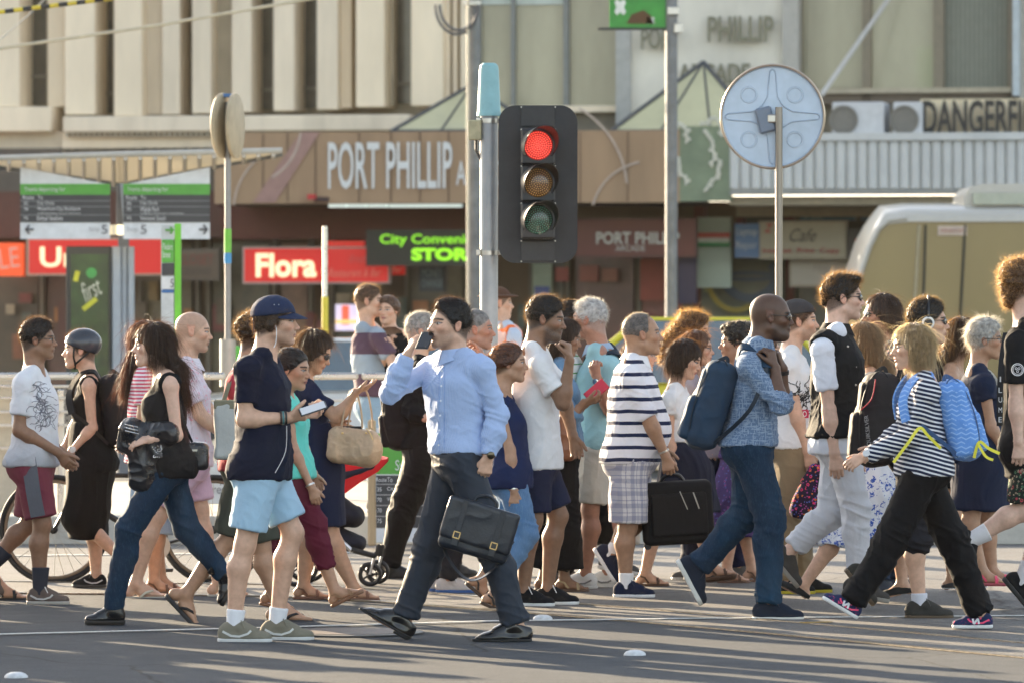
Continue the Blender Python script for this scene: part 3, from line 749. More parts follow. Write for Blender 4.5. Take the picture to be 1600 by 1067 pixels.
        if sleeve:
            for q in s.arm:
                (a, e, ra, rb), (_, m1, rc, rd), (_, w_, re, rf) = s.arm[q]
                if sleeve == 'short': P.append(cap(a-s.up*.012, a+(e-a)*.66, ra+o*.45, rb+sl_o+.010, k=.03, fb=True))
                elif sleeve == 'elbow': P.append(cap(a-s.up*.012, a+(e-a)*.95, ra+o*.6, rb+sl_o+.008, k=.03, fb=True))
                elif sleeve == 'cap': P.append(cap(a, a+(e-a)*.33, ra+o, ra+sl_o, k=.03, fb=True))
                else:
                    fr = {'long': .96, 'three': .55, 'rolled': .28}[sleeve]; w2 = e+(w_-e)*fr
                    P.append(cap(a, e, ra+o*.4+.002, rb+sl_o*.55, k=.02)); P.append(cap(e, e+(w2-e)*.5, rc+sl_o*.7+.003, rd+sl_o*.7+.002, k=.02)); P.append(cap(e+(w2-e)*.5, w2, rd+sl_o*.7+.002, (rf if sleeve == 'long' else re)+sl_o*.6+.003, k=.015, fb=True))
                    if sleeve == 'rolled': P.append(cap(w2-(w2-e)*.35, w2, re+sl_o*.85, re+sl_o*.85, k=.008, fb=True, fa=True))
                    pts.append((e, .10, .014)); pts.append((w2, .07, .008))
                pts.append((a+(e-a)*.2-s.up*.04, .09, .010))
        if tank:
            for q in s.sh:
                sg = 1 if q == 'n' else -1; ns = s.TL*(1 if s.TL@s.S > 0 else -1)*sg
                P.append(cap(s.sh[q]+ns*(.055-.0*strap)-s.up*.16, s.sh[q]+ns*(.055)+s.up*.1, .075*g+.0-strap*.3, k=.008, op=-1)); P.append(ell(s.sh[q]+ns*.045-s.up*.015, (.068*g,)*3, k=.008, op=-1))
        P += s.neckcut(up, scoop=scoop)
        cuts = []
        if hem is not None:
            n = unit(np.array([0, 0, -1.])+s.F*hemtilt); cuts.append((np.array([s.hip[0], s.hip[1], hz_]), n))
        ob = s.wear(name, P, m, cuts, kind, amp, pts)
        if collar is not None: s.collar(collar, ob)
        return ob
    def collar(s, m, parent, hgt=.040, o=.010, gap=.45, point=.045):
        c0 = s.neck-s.up*.006; ax = unit(unit(s.hp(-.022, 0, -.055)-s.neck)-s.TF*.10); r = s.neckr*1.08+o; mb = MB(); n = 15
        for sg in (1, -1):
            V = []
            for i in range(n):
                t = i/(n-1); a = math.pi*(1-t)+gap*t; d = -s.TF*-math.cos(a)+s.TL*sg*math.sin(a); dr = t**3
                top = c0+ax*(hgt-.012*t)+d*(r+.001+.006*t); mid = c0+ax*(hgt+.003-.014*t)+d*(r+.006+.006*t); bot = c0+ax*(.004-.006*t)+d*(r+.024+.010*t)-s.up*point*dr+s.TF*.014*dr; ins = c0-ax*.006+d*(r-.002)
                V += [ins, top, mid, bot, bot-d*.004, mid-d*.0045-ax*.004]
            F = [(6*i+k, 6*i+(k+1) % 6, 6*i+6+(k+1) % 6, 6*i+6+k) for i in range(n-1) for k in range(6)]+[(5, 4, 3, 2, 1, 0), tuple(6*(n-1)+k for k in range(6))]
            if sg < 0: F = [tuple(reversed(f)) for f in F]
            mb.add(V, F)
        return mb.build('collar', m, parent, smooth=True, angle=50)
    def trousers(s, m, name='trousers', length=1.0, o=.010, knee=.014, hemr=.025, top=None, amp=.0075, flat=True, sides=('n', 'f'), hemabs=None, kneeamp=.013, ankleamp=.012, kind='pants'):
        """length: fraction of the leg below the hip; 1 = ankle, .45 = above the knee"""
        P = []; pts = []
        g = s.g
        for p in (s.torso[1:3]+s.torso[4:6]):
            q = Pr()
            for a in Pr.__slots__: setattr(q, a, getattr(p, a, None))
            if p.M is not None: q.r3 = p.r3+o; q.ra = q.rb = max(q.r3)
            else:
                q.ra = p.ra+o; q.rb = p.rb+o
                if p.w: q.w = (p.w[0], p.w[1]+o, p.w[2]+o)
            P.append(q)
        for q in sides:
            if q not in s.leg: continue
            (a, k_, ra, rb), (_, cm, rc, rd), (_, an, re, rf) = s.leg[q]
            if length <= .5:
                t = length/.5; e = a+(k_-a)*t; P.append(cap(a, e, ra+o+.006, (ra+(rb-ra)*t)+hemr, k=.03, fb=True))
                pts.append((a, .14, .008)); pts.append((e, .08, .006))
            else:
                t = (length-.5)/.5; e = k_+(an-k_)*t; r_e = rd+(rf-rd)*max(0, (t-.3)/.7)
                cv = o*.8; P.append(cap(a, k_, ra+cv, rb+cv, k=.03)); P.append(cap(k_, k_+(cm-k_)*min(1, max(.2, t/.3)), rc+cv, rd+cv, k=.03))
                if t > .3: P.append(cap(cm, cm+(an-cm)*min(1, (t-.3)/.7), rd+cv, rd+(rf-rd)*(t-.3)/.7+cv, k=.03, fb=True))
                P.append(cap(a, k_, ra+o, rb+knee, k=.035)); mid = k_+(e-k_)*.45
                P.append(cap(k_, mid, rb+knee, max(rd*.92+knee*.6, r_e+hemr*.8), k=.03)); P.append(cap(mid, e, max(rd*.92+knee*.6, r_e+hemr*.8), r_e+hemr, k=.02, fb=True))
                pts += [(k_, .12, kneeamp), (e, .11, ankleamp), (a+s.TF*.07, .12, .010)]
        tz = top if (top is not None and top not in (.1, .05)) else max(-.02, getattr(s, 'hem_t', .14)+.020)
        cuts = [(s.T(tz), unit(s.up+s.TF*.12))]
        return s.wear(name, P, m, cuts, kind, amp, pts)
    def skirt(s, m, name='skirt', pts_=None, top=.2, kind='skirt', amp=.012, o=.012):
        """pts_: list of (x, y, half width fore-aft m, half width sideways m) in photo pixels from the waist down"""
        P = []
        q = [(s.P((x, y)), a, b_) for x, y, a, b_ in pts_]
        for (c0, a0, b0), (c1, a1, b1) in zip(q[:-1], q[1:]):
            P.append(cap(c0, c1, a0, a1, s.TL, b0, b1, k=.03, fb=(c1 is q[-1][0])))
        for qq in s.leg:
            a, k_, ra, rb = s.leg[qq][0]; P.append(cap(a, k_, ra+o+.01, rb+o+.014, k=.05)); c_, cm, rc, rd = s.leg[qq][1]; P.append(cap(c_, cm, rc+o+.012, rd+o, k=.04))
        cuts = [(s.T(top), unit(s.up)), (q[-1][0], unit(q[-1][0]-q[-2][0]))]
        return s.wear(name, P, m, cuts, kind, amp)
    # ---------------------------------------------------------------- shoes
    def shoe(s, q, kind='sneaker', c=(.1, .1, .1), sole=(.6, .6, .58), lace=None, sock=None, c2=None, rough=.7, thick=.024, pat=None):
        if q not in s.feet: return
        f, u, l, z, bare = s.feet[q]; A = s.an[q]; P = lambda a, b_, c_: A+(f*a+l*b_+u*c_)*z; M3 = np.stack([f, l, u])
        soleM = mat(sole, .6); hh = .0045 if s.s > 240 else .0055
        sk = lambda a0, a1, w0, w1: cap(P(a0, 0, -.075), P(a1, 0, -.075), .05*z, .05*z, l, w0*z, w1*z, k=.01)
        if kind in ('sandal', 'flipflop'):
            V, F = solid([cap(P(-.038, 0, -.086), P(.145, 0, -.086), .036*z, .04*z, l, .036*z, .046*z, k=.01)], .005, [(P(0, 0, -.078), u), (P(0, 0, -.078-thick), -u)])
            so_ = mesh_np('shoe', V, F, soleM, s.root); cm = mat(c, rough)
            mb = MB()
            def arch(a, w, hgt, wd, a2=None):
                pp = [P(a+((a2 or a)-a)*i/8, math.cos(math.pi*i/8)*w, -.082+math.sin(math.pi*i/8)**.8*hgt) for i in range(9)]
                mb.ribbon(pp, wd*z, [unit(p-P(a, 0, -.075)) for p in pp], .004)
            if kind == 'flipflop':
                for sg in (1, -1):
                    pp = [P(.03, sg*.042, -.08), P(.06, sg*.042, -.055), P(.095, sg*.026, -.044), P(.128, sg*.006+.012, -.055), P(.135, .012, -.078)]
                    mb.ribbon(pp, .016*z, [u+l*sg*.6]*5, .006)
            else:
                arch(.115, .046, .034, .020, .10); arch(.085, .045, .052, .018, .10)
                pp = [P(.03, .04, -.07), P(.0, .043, -.03), P(-.035, .03, -.018), P(-.05, 0, -.014), P(-.035, -.03, -.018), P(0, -.043, -.03), P(.03, -.04, -.07)]
                mb.ribbon(pp, .014*z, [unit(p-A+u*.02) for p in pp], .004)
            mb.build('strap', cm, so_); return so_
        hi = {'sneaker': .012, 'boot': .10, 'leather': -.004, 'flat': -.035, 'canvas': .008}.get(kind, .012)
        t = .044 if kind != 'flat' else .037; toeh = {'leather': .022, 'flat': .020}.get(kind, .028)
        U = [ell(P(-.034, 0, -.045), np.array([.045, .038, .048])*z, M3, k=.02),
             cap(P(.0, 0, -.010), P(.085, 0, -.040), .042*z, .030*z, l, .038*z, .042*z, k=.03),
             cap(P(.06, 0, -.058), P(.150, 0, -.066), .034*z, toeh*z, l, .044*z, .040*z, k=.02), cap(P(-.035, 0, -.068), P(.13, 0, -.068), .030*z, .026*z, l, .038*z, .046*z, k=.02)]
        if kind == 'boot': U.append(cap(P(-.012, 0, -.02), P(-.012, 0, .09), .050*z, .054*z, k=.03))
        if kind == 'leather': U.append(cap(P(.12, 0, -.066), P(.178, 0, -.072), .024*z, .012*z, l, .038*z, .020*z, k=.02))
        cuts = [(P(0, 0, -.070), -u), (P(-.02, 0, hi), unit(u-f*(.25 if kind != 'boot' else .05)))]
        if kind == 'flat': U.append(cap(P(-.02, 0, 0), P(.085, 0, -.01), .038*z, k=.006, op=-1))
        V, F = solid(U, hh, cuts); N = vnormals(V, F)
        ob = mesh_np('shoe', V, F, cloth(c, pat) if kind in ('sneaker', 'canvas') and rough > .5 else mat(c, rough, var=.2, vs=30), s.root)
        S_ = [cap(P(-.040, 0, -.075), P(.135, 0, -.075), .040*z, .044*z, l, .040*z, .050*z, k=.01)]
        if kind == 'leather': S_ = [cap(P(-.036, 0, -.075), P(.12, 0, -.075), .040*z, .044*z, l, .038*z, .046*z, k=.01), cap(P(.12, 0, -.075), P(.182, 0, -.075), .04*z, .02*z, l, .042*z, .018*z, k=.01)]
        th = thick if kind != 'flat' else .008
        V, F = solid(S_, .0045, [(P(0, 0, -.068), u), (P(0, 0, -.068-th), -u)], relax_it=0)
        if kind in ('leather', 'boot'):
            V2, F2 = solid([cap(P(-.036, 0, -.08), P(-.005, 0, -.08), .038*z, .038*z, l, .036*z, .038*z, k=.0)], .0045, [(P(0, 0, -.07-th*.8), u), (P(0, 0, -.070-th-.012), -u), (P(.012, 0, 0), f)]); V, F = cat([(V, F), (V2, F2)])
        mesh_np('sole', V, F, soleM, ob)
        if lace is not None:
            mb = MB()
            for i in range(5):
                a = .035+i*.018; hgt = -.008-i*.0075
                pp = [P(a-.003, math.sin(v)*.026, hgt+.004+math.cos(v)*.012) for v in np.linspace(-1.1, 1.1, 6)]; mb.ribbon(pp, .007*z, u, .005)
            mb.ribbon([P(.03, 0, .006), P(.025, .02, .022), P(.035, .035, .004), P(.05, .04, -.02)], .005, u, .003); mb.ribbon([P(.03, 0, .006), P(.03, -.02, .024), P(.042, -.036, .004), P(.055, -.042, -.02)], .005, u, .003)
            mb.build('laces', mat(lace, .8), ob)
        if c2 is not None:
            mb = MB()
            for sg in (1, -1):
                pp = [P(-.05, sg*.036, -.035), P(-.01, sg*.0445, -.055), P(.03, sg*.0475, -.058), P(.07, sg*.050, -.045), P(.085, sg*.045, -.030)]; mb.ribbon(pp, .010*z, l*sg, .006)
            mb.build('trim', mat(c2, .6), ob)
        if sock is not None:
            kdir = unit(s.kn[q]-A); V, F = solid([cap(A-u*.02, A+kdir*sock[1], .041*s.g*(1 if s.sex == 'm' else .9), (.041+.10*sock[1])*s.g*(1 if s.sex == 'm' else .9), k=0, fb=True)], .005); mesh_np('sock', V, F, cloth(sock[0]), s.root)
        return ob
    def shoes(s, **k):
        for q in ('n', 'f'): s.shoe(q, **k)
    # ---------------------------------------------------------------- hair
    def hair(s, style='short', col=None, n=None, extra=(), glow=None, ln=None, line=(.083, .073), vol=1.0, back=.0, strands=True, w=.0013, fringe=0, flow=None, down=.28, bw=.085, under=None):
        col = s.hairc if col is None else np.array(col); glow = glow if glow is not None else [min(1, c*2.2+a) for c, a in zip(col, (.16, .08, .03))]
        m = hairmat([float(c) for c in col], [float(c) for c in glow]); e = s.hel; P = []; hx, hz_ = line
        v = .012*(vol*.85 if style in ('curly', 'long', 'bob', 'bun') else vol*.52)
        if style in ('short', 'crop', 'curly', 'quiff'):
            v = v*(.45 if style == 'crop' else 1); P += [e((-.014, 0, .034), (.099+v*.6, .076+v*.30, .086+v), .0)]
            if style == 'short': P += [e((-.005, 0, .085), (.078, .056, .036+v*.4), .03)]
            if style == 'quiff': P += [e((.045, 0, .100), (.050, .055, .026), .02), e((-.02, 0, .105), (.07, .06, .025), .02)]
            if style == 'curly': P += [e((-.03, 0, .06), (.105, .10, .085), .02), e((.04, 0, .085), (.06, .07, .045), .02)]
        else:
            P += [e((-.014, 0, .032), (.100+v*.7, .078+v*.7, .086+v), .0), e((-.035, 0, .0), (.085, .083, .095), .03)]
            if style == 'bob': P += [e((-.035, 0, -.055), (.082, .088, .070), .03)]
            if style in ('bun',): P += [e((-.125, 0, .02), (.035, .035, .035), .015)]
        sc_ = s.hs; planes = []
        f_, l_, u_ = s.HM
        def pl(p0, p1):    # keep the side above / behind the line p0-p1 in the head's side view
            dx, dz = p1[0]-p0[0], p1[1]-p0[1]; n_ = f_*dz-u_*dx; return (s.hp(p0[0], 0, p0[1]), unit(n_) if n_@u_ < 0 else unit(-n_))
        planes.append(pl((hx, hz_), (.028, -.002)))
        if style in ('short', 'crop', 'quiff', 'bun'): planes.append(pl((.030, .004-.012*min(back, 1)), (-.085, -.040-.03*back)))
        if style == 'curly': planes.append(pl((.03, -.03), (-.09, -.11)))
        Z = unit(np.array([0, 0, -1.]))
        if style in ('bob', 'long'):
            planes = []
            P.append(e((.108, 0, -.052), (.082, .068, .125-fringe), .012, -1))
            P.append(e((.035, 0, -.085), (.075, .058, .075), .010, -1))
            for sg in (1, -1): pass
            if style == 'long':
                c0 = s.hp(-.045, 0, -.01); up_ = np.array([0, 0, 1.]); bk = unit(-s.F-up_*0)
                c1 = s.neck+up_*.015+bk*.070; c2 = c1-up_*max(.03, down-.07)+bk*.045
                P.append(cap(c0, c1, .058, .048, l_, bw*.95, bw, k=.03)); P.append(cap(c1, c2, .048, .024, l_, bw, bw*.75, k=.03))
            if style == 'bob': planes.append((s.hp(0, 0, -.105-.02*back), -u_))
        if under is not None: planes.append((s.hp(0, 0, under), s.HM[2]))
        for ex in extra: P.append(cap(s.hp(*ex[0]), s.hp(*ex[1]), ex[2]*sc_, ex[3]*sc_, k=.02))
        hh = .0038 if s.s > 240 else .005
        V, F = solid(P, hh, planes, relax_it=2); N = vnormals(V, F)
        sd = s.seed*.31; q = (V-s.hc)@s.HM.T
        if style in ('long', 'bob'):
            wv = vnoise(V*9+sd)[:, None]*.05; d = .010*(ridge((V+wv+sd)*np.array([55, 55, 5]))-.4)
        elif style == 'curly': d = .020*(vnoise(V*55+sd)-.4)+.012*(vnoise(V*110+sd)-.5)
        elif style == 'crop': d = .0015*(vnoise(V*200)-.5)
        else: d = .008*(vnoise((q+sd)*np.array([24, 80, 50]))-.45)+.006*(vnoise(V*150)-.5)
        V2 = V+N*d[:, None]
        ho = mesh_np('hair', V2, F, m, s.root); s.hairo = ho
        if not strands: return ho
        n = n or (5200 if s.s > 240 else 2600); rg = np.random.default_rng(s.seed)
        n = n*2 if style == 'long' else n
        idx = rg.integers(0, len(V2), n); p = V2[idx]-N[idx]*.002; nn = N[idx]
        segs = 4; seg = []
        if style in ('long', 'bob'):
            L_ = (ln or .10)*rg.uniform(.5, 1.2, n); t = Z-nn*(nn@Z)[:, None]; d = t/(np.linalg.norm(t, axis=1, keepdims=True)+.15)+nn*rg.uniform(0, .20, n)[:, None]+rg.normal(0, .07, (n, 3)); gr = .40; cz = .08
        elif style == 'curly':
            L_ = (ln or .035)*rg.uniform(.5, 1.3, n); d = nn*.7+rg.normal(0, .6, (n, 3)); gr = 0; cz = .75
        else:
            fl = unit(f_*(.9 if flow is None else flow[0])+u_*(.1 if flow is None else flow[1])-l_*.2); L_ = (ln or (.006 if style == 'crop' else .024))*rg.uniform(.5, 1.25, n)
            t = fl-nn*(nn@fl)[:, None]; d = t*.9+nn*rg.uniform(.25, .85, n)[:, None]+rg.normal(0, .22, (n, 3))
            if style == 'bun': t = -f_-nn*(nn@-f_)[:, None]; d = t+nn*.04+rg.normal(0, .08, (n, 3)); L_ = .03*rg.uniform(.5, 1.2, n)
            gr = .12; cz = .12
        fly = rg.random(n) < .07; L_ = np.where(fly, L_*1.7, L_); d = d+nn*(fly*rg.uniform(.2, .8, n))[:, None]
        d /= np.linalg.norm(d, axis=1, keepdims=True); pts = [p]
        for k in range(segs):
            p = p+d*(L_/segs)[:, None]; d = d+Z*gr+rg.normal(0, cz, (n, 3)); d /= np.linalg.norm(d, axis=1, keepdims=True); pts.append(p)
        if style in ('long', 'bob', 'bun'):
            ok = np.ones(n, bool)
            for q in pts[1:]:
                lq = (q-s.hc)@s.HM.T/s.hs; ok &= ~((lq[:, 0] > .038)&(np.abs(lq[:, 1]) < .095)&(lq[:, 2] < .045-fringe*.8)&(lq[:, 2] > -.16))
            pts = [q[ok] for q in pts]; n = int(ok.sum())
        side = np.cross(pts[1]-pts[0], rg.normal(0, 1, (n, 3))); side /= np.linalg.norm(side, axis=1, keepdims=True)+1e-9
        wd = w*(1 if s.s > 240 else 1.4); VV = []
        for k, q in enumerate(pts):
            ww = wd*(1-.8*(k/segs)); VV += [q-side*ww/2, q+side*ww/2]
        VV = np.stack(VV, 1).reshape(-1, 3); b0 = np.arange(n)[:, None]*(2*(segs+1))
        FF = np.concatenate([b0+np.array([2*k, 2*k+1, 2*k+3, 2*k+2]) for k in range(segs)])
        mesh_np('strands', VV, FF, hairmat([float(c) for c in col], [float(c)*.8 for c in glow], .20 if style in ('long', 'bob') and max(col) < .2 else .45), ho)
        return ho
    # ---------------------------------------------------------------- head wear and small worn things
    def glasses(s, dark=True, col=(.01, .01, .012)):
        mb = MB(); fr = mat(col, .3); P = s.hp
        for y in (1, -1):
            pts = [P(.098-.010*abs(math.cos(a))*0-.008*(y*.033+y*.023*math.cos(a))*y/.056*1, y*.033+.023*math.cos(a), .002+.017*math.sin(a)) for a in np.linspace(0, 2*math.pi, 15)]
            mb.tube(pts, .0018, 5, cap=False)
            mb.tube([P(.090, y*.056, .008), P(.050, y*.076, .008), P(-.005, y*.084, .008), P(-.020, y*.083, -.008)], .0021, 5)
        mb.tube([P(.100, .010, .006), P(.103, 0, .009), P(.100, -.010, .006)], .0018, 5)
        ob = mb.build('glasses', fr, s.root)
        if dark:
            L_ = []
            for y in (1, -1):
                an = y*.42; rot = np.array([[math.cos(an), math.sin(an), 0], [-math.sin(an), math.cos(an), 0], [0, 0, 1]])
                L_.append(solid([ell(s.hp(.091, y*.035, .001), np.array([.0055, .029, .019])*s.hs, rot@s.HM, k=0)], .003))
            V, F = cat(L_); mesh_np('lens', V, F, GLASSD, ob)
        return ob
    def cap_hat(s, m, brim=True, back=False, band=None, name='cap', zcut=.045):
        P = [s.hel((-.014, 0, .040), (.112, .089, .092), 0)]
        f_, l_, u_ = s.HM; n_ = unit(-u_+f_*(.10)); c = s.hp(0, 0, zcut)
        V, F = solid(P, .0045, [(c, n_)]); N = vnormals(V, F); V = V+N*((vnoise(V*40)-.5)*.004)[:, None]
        ob = mesh_np(name, V, F, m, s.root)
        if brim:
            sg = -1 if back else 1
            mb = MB(); rows = []
            for i in range(7):
                t = i/6; row = []
                for k in range(13):
                    a = (k/12-.5)*math.pi*.86; rr = .092+.068*t*math.cos(a)**.7
                    x = rr*math.cos(a)*sg-.002; y = (.080+.004*t)*math.sin(a); z = zcut+.012-.030*t*math.cos(a)-.018*abs(math.sin(a))**2*1.2
                    row.append(s.hp(x, y, z))
                rows.append(row)
            V = [p for r in rows for p in r]; n = 13; F = [(i*n+k, i*n+k+1, (i+1)*n+k+1, (i+1)*n+k) for i in range(6) for k in range(12)]
            V2 = [p-u_*.004 for p in V]; o = len(V); F2 = [tuple(reversed([x+o for x in f])) for f in F]
            edge = [(6*n+k, 6*n+k+1, o+6*n+k+1, o+6*n+k) for k in range(12)]
            mb.add(V+V2, F+F2+edge); mb.build('brim', m, ob, smooth=True)
        return ob
def hash_(t):
    h = 7
    for c in t: h = (h*131+ord(c)) % 1000003
    return h
def strapmesh(pts, wdt, nrm, m, parent, name='strap', th=.006, sm=True):
    mb = MB(); P = [np.asarray(p, float) for p in pts]
    if sm and len(P) > 2:
        Q = []
        for i in range(len(P)-1):
            p0 = P[max(i-1, 0)]; p1 = P[i]; p2 = P[i+1]; p3 = P[min(i+2, len(P)-1)]
            for t in np.linspace(0, 1, 6)[:-1]:
                Q.append(.5*((2*p1)+(p2-p0)*t+(2*p0-5*p1+4*p2-p3)*t*t+(3*p1-p0-3*p2+p3)*t**3))
        Q.append(P[-1]); P = Q
    mb.ribbon(P, wdt, nrm, th); return mb.build(name, m, parent, smooth=True, angle=50)
# ================================================================== the street
PI = math.pi
def struct(ob): ob['kind'] = 'structure'; return ob
# --- ground: one asphalt sheet, concrete tram lane laid on it, then the platform
def road_mat(c1, c2, bump=1.0, cracks=True, rough=.8, patch=None):
    m, t, b = newmat('road'); L = t.links; tc = N_(t, 'ShaderNodeTexCoord'); O = tc.outputs['Object']
    def nz(s, d=6, r=.6):
        n = N_(t, 'ShaderNodeTexNoise'); n.inputs['Scale'].default_value = s; n.inputs['Detail'].default_value = d; n.inputs['Roughness'].default_value = r; L.new(O, n.inputs['Vector']); return n.outputs[0]
    def mx(f, a, b_, bt='MIX'):
        n = N_(t, 'ShaderNodeMix', data_type='RGBA', blend_type=bt)
        if isinstance(f, float): n.inputs[0].default_value = f
        else: L.new(f, n.inputs[0])
        for i, c in ((6, a), (7, b_)):
            if isinstance(c, tuple): n.inputs[i].default_value = (*c, 1)
            else: L.new(c, n.inputs[i])
        return n.outputs[2]
    def mr(v, a, b_, c, d):
        n = N_(t, 'ShaderNodeMapRange'); 
        for i, q in enumerate((a, b_, c, d)): n.inputs[i+1].default_value = q
        L.new(v, n.inputs[0]); return n.outputs[0]
    base = mx(mr(nz(.9, 6), .35, .7, 0, 1), c1, c2); fine = nz(120, 3, .8)
    base = mx(mr(fine, .45, .70, 0, .75), base, tuple(min(1, c*2.4) for c in c2))
    base = mx(mr(nz(75, 2), .52, .66, 0, .6), base, tuple(c*.35 for c in c1))
    base = mx(mr(nz(2.3, 3, .5), .62, .72, 0, .30), base, tuple(c*.55 for c in c1))
    if cracks:
        v = N_(t, 'ShaderNodeTexVoronoi', feature='DISTANCE_TO_EDGE'); v.inputs['Scale'].default_value = .38
        wp = N_(t, 'ShaderNodeMix', data_type='VECTOR'); n3 = N_(t, 'ShaderNodeTexNoise'); n3.inputs['Scale'].default_value = 3; n3.inputs['Detail'].default_value = 7; L.new(O, n3.inputs['Vector'])
        wp.inputs[0].default_value = .12; L.new(O, wp.inputs[4]); L.new(n3.outputs['Color'], wp.inputs[5]); L.new(wp.outputs[1], v.inputs['Vector'])
        base = mx(mr(v.outputs[0], .0, .006, .8, 0), base, tuple(c*.25 for c in c1))
    L.new(base, b.inputs['Base Color']); L.new(mr(nz(5), .3, .7, rough-.08, rough+.08), b.inputs['Roughness'])
    b.inputs['Specular IOR Level'].default_value = .3; bp = N_(t, 'ShaderNodeBump'); bp.inputs['Strength'].default_value = .9; bp.inputs['Distance'].default_value = .004*bump
    L.new(fine, bp.inputs['Height']); L.new(bp.outputs[0], b.inputs['Normal']); return m
ASPH = road_mat((.026,.033,.042), (.040,.047,.056), 1.8, rough=.88); CONC = road_mat((.085,.084,.082), (.12,.115,.108), .5, rough=.75)
def sheet(name, pts, m, z, origin=None):
    mb = MB(); mb.add([(x, y, z) for x, y in pts], [tuple(range(len(pts)))]); return struct(mb.build(name, m))
def gp(px, py, z=0):   # a pixel below the horizon as a point on the ground
    d = (CAMH-z)*FPX/(py-HZ); return ((px-800)/FPX*d, d)
sheet('ground', [(-90,-4),(90,-4),(90,150),(-90,150)], ASPH, 0)
# edge between asphalt and the concrete tram lane runs along the near rail
rail = [gp(430,932), gp(600,941), gp(800,956), gp(1000,972), gp(1200,990), gp(1400,1009), gp(1600,1028), gp(1900,1056)]
e0 = rail[0]; x0, y0 = rail[0]; x1, y1 = rail[-1]; sl_ = (y1-y0)/(x1-x0)
rp = [(x0-6, y0+6*.25)]+rail
sheet('road', [(-40, y0+2.2), (x0-6, y0+1.5)]+rail+[(40, y1-1.0), (40, 44), (-40, 44)], CONC, .004)
STEEL = mat((.30,.27,.23), .32, metal=1, var=.3, vs=20)
rt = struct(MB().box((0,31.5,-.3),(.01,.01,.01)).build('ground_slab', ASPH)); bpy.data.objects.remove(rt)
def railline(off, name):
    mb = MB(); P = [(x, y+off, .006) for x, y in [(x0-5, y0+1.2)]+rail]; mb.ribbon(_crs(P), .045, (0,0,1), .008); ob = mb.build(name, STEEL); struct(ob)
    mb = MB(); P = [(x, y+off+.065, .006) for x, y in [(x0-5, y0+1.2)]+rail]; mb.ribbon(_crs(P), .035, (0,0,1), .004); struct(mb.build('rail_groove', mat((.02,.018,.016), .8)))
def _crs(P):
    P = [np.array(p, float) for p in P]; Q = []
    for i in range(len(P)-1):
        for t in np.linspace(0, 1, 9)[:-1]: Q.append(P[i]*(1-t)+P[i+1]*t)
    Q.append(P[-1]); return Q
railline(.0, 'tram_rail'); railline(1.435, 'tram_rail')
PAINT = mat((.52,.52,.50), .7, var=.3, vs=60, bump=.6)
mb = MB(); mb.ribbon(_crs([(*gp(-60,994), .009), (*gp(380,983), .009), (*gp(760,972), .009), (*gp(1100,968), .011), (*gp(1700,963), .011)]), .05, (0,0,1), .003); struct(mb.build('road_marking', PAINT))
mb = MB(); mb.ribbon([(*gp(1253,975), .011), (*gp(1298,974), .011)], .06, (0,0,1), .003); struct(mb.build('road_marking', mat((.35,.22,.05), .8, var=.3, vs=60)))
for i, py in enumerate((848, 868)):
    mb = MB(); mb.ribbon([(*gp(-40,py+2), .009), (*gp(560,py-4), .009)], .10, (0,0,1), .003); struct(mb.build('road_marking', PAINT))
mh = MB(); cx, cy = gp(545,989); mh.lathe((cx,cy,.004), (0,0,1), [(.40,0),(.40,.006),(.36,.007)], 40); struct(mh.build('manhole_cover', mat((.085,.083,.08), .6, var=.3, vs=30, bump=1), None, smooth=True))
mh = MB(); mh.lathe((cx,cy,.010), (0,0,1), [(.33,0),(.33,.003),(.31,.003)], 40); struct(mh.build('manhole_cover', mat((.11,.085,.07), .6, bump=1), None, smooth=True))
for i, (px, py, lb) in enumerate(((25,1058,'low white dome road stud in the bottom left corner of the road'), (992,1023,'low white dome road stud on the near asphalt right of centre'), (848,967,'worn white road stud beside the tram rail'))):
    c = gp(px, py); M_ = MB(); M_.lathe((*c, .0), (0,0,1), [(.056,0),(.054,.008),(.044,.018),(.025,.025),(.0,.027)], 22); ob = M_.build('road_stud', mat((.55,.56,.57), .5, var=.2, vs=30), None, smooth=True, origin=(*c, 0)); tag(ob, lb, 'road stud', 'white studs set in the road')
# --- tram platform
PLT = mat((.30,.28,.24), .85, var=.15, vs=3, bump=1)
struct(MB().box((-1, 46.5, .10), (70, 9.0, .2), bev=.01).build('platform', PLT)); 
struct(MB().box((-1, 42.0, .105), (70, .18, .214), bev=.01).build('kerb', mat((.45,.43,.38), .8, bump=1)))
struct(MB().box((0, 88+4, .08), (120, 22, .16)).build('pavement', mat((.22,.20,.18), .8)))
# --- platform fence of steel rails
def WZ(px, py, s_): return W(px, py, dist(s_))
SS = mat((.62,.60,.56), .28, metal=1, var=.1, vs=6)
FN = empty('platform_fence', 'long stainless steel platform railing with bollard like posts behind the crowd', 'fence', WZ(800,860,205)); 
for x0_, x1_ in ((-60,130),(318,352),(372,560),(565,720)):
    a, b_ = WZ(x0_,587,208), WZ(x1_,587,208); MB().box((a+b_)/2, (b_[0]-a[0], .07, .055), bev=.015).build('top_rail', SS, FN)
    for y in ((603,621,643,664,700) if x0_ < 100 else ((722,) if x0_ > 560 else (625,722))):
        a, b_ = WZ(x0_,y,207), WZ(x1_,y,207); MB().box((a+b_)/2, (b_[0]-a[0], .035, .022), bev=.006).build('rail', SS, FN)
for x in (95, 320, 480, 720): MB().box((WZ(x,580,206)+WZ(x,855,206))/2, (.05, .05, WZ(x,580,206)[2]-.2), bev=.008).build('post', SS, FN)
PP = MB(); c = WZ(105,640,204); PP.box(c, (.36,.01,.38)); PP.build('perforated_panel', mat((.16,.155,.15), .5), FN)
hl = MB()
for i in range(9):
    for j in range(9): hl.lathe(c+np.array([-.16+i*.04,-.006,-.16+j*.04]), (0,-1,0), [(.008,0),(.008,.002)], 8)
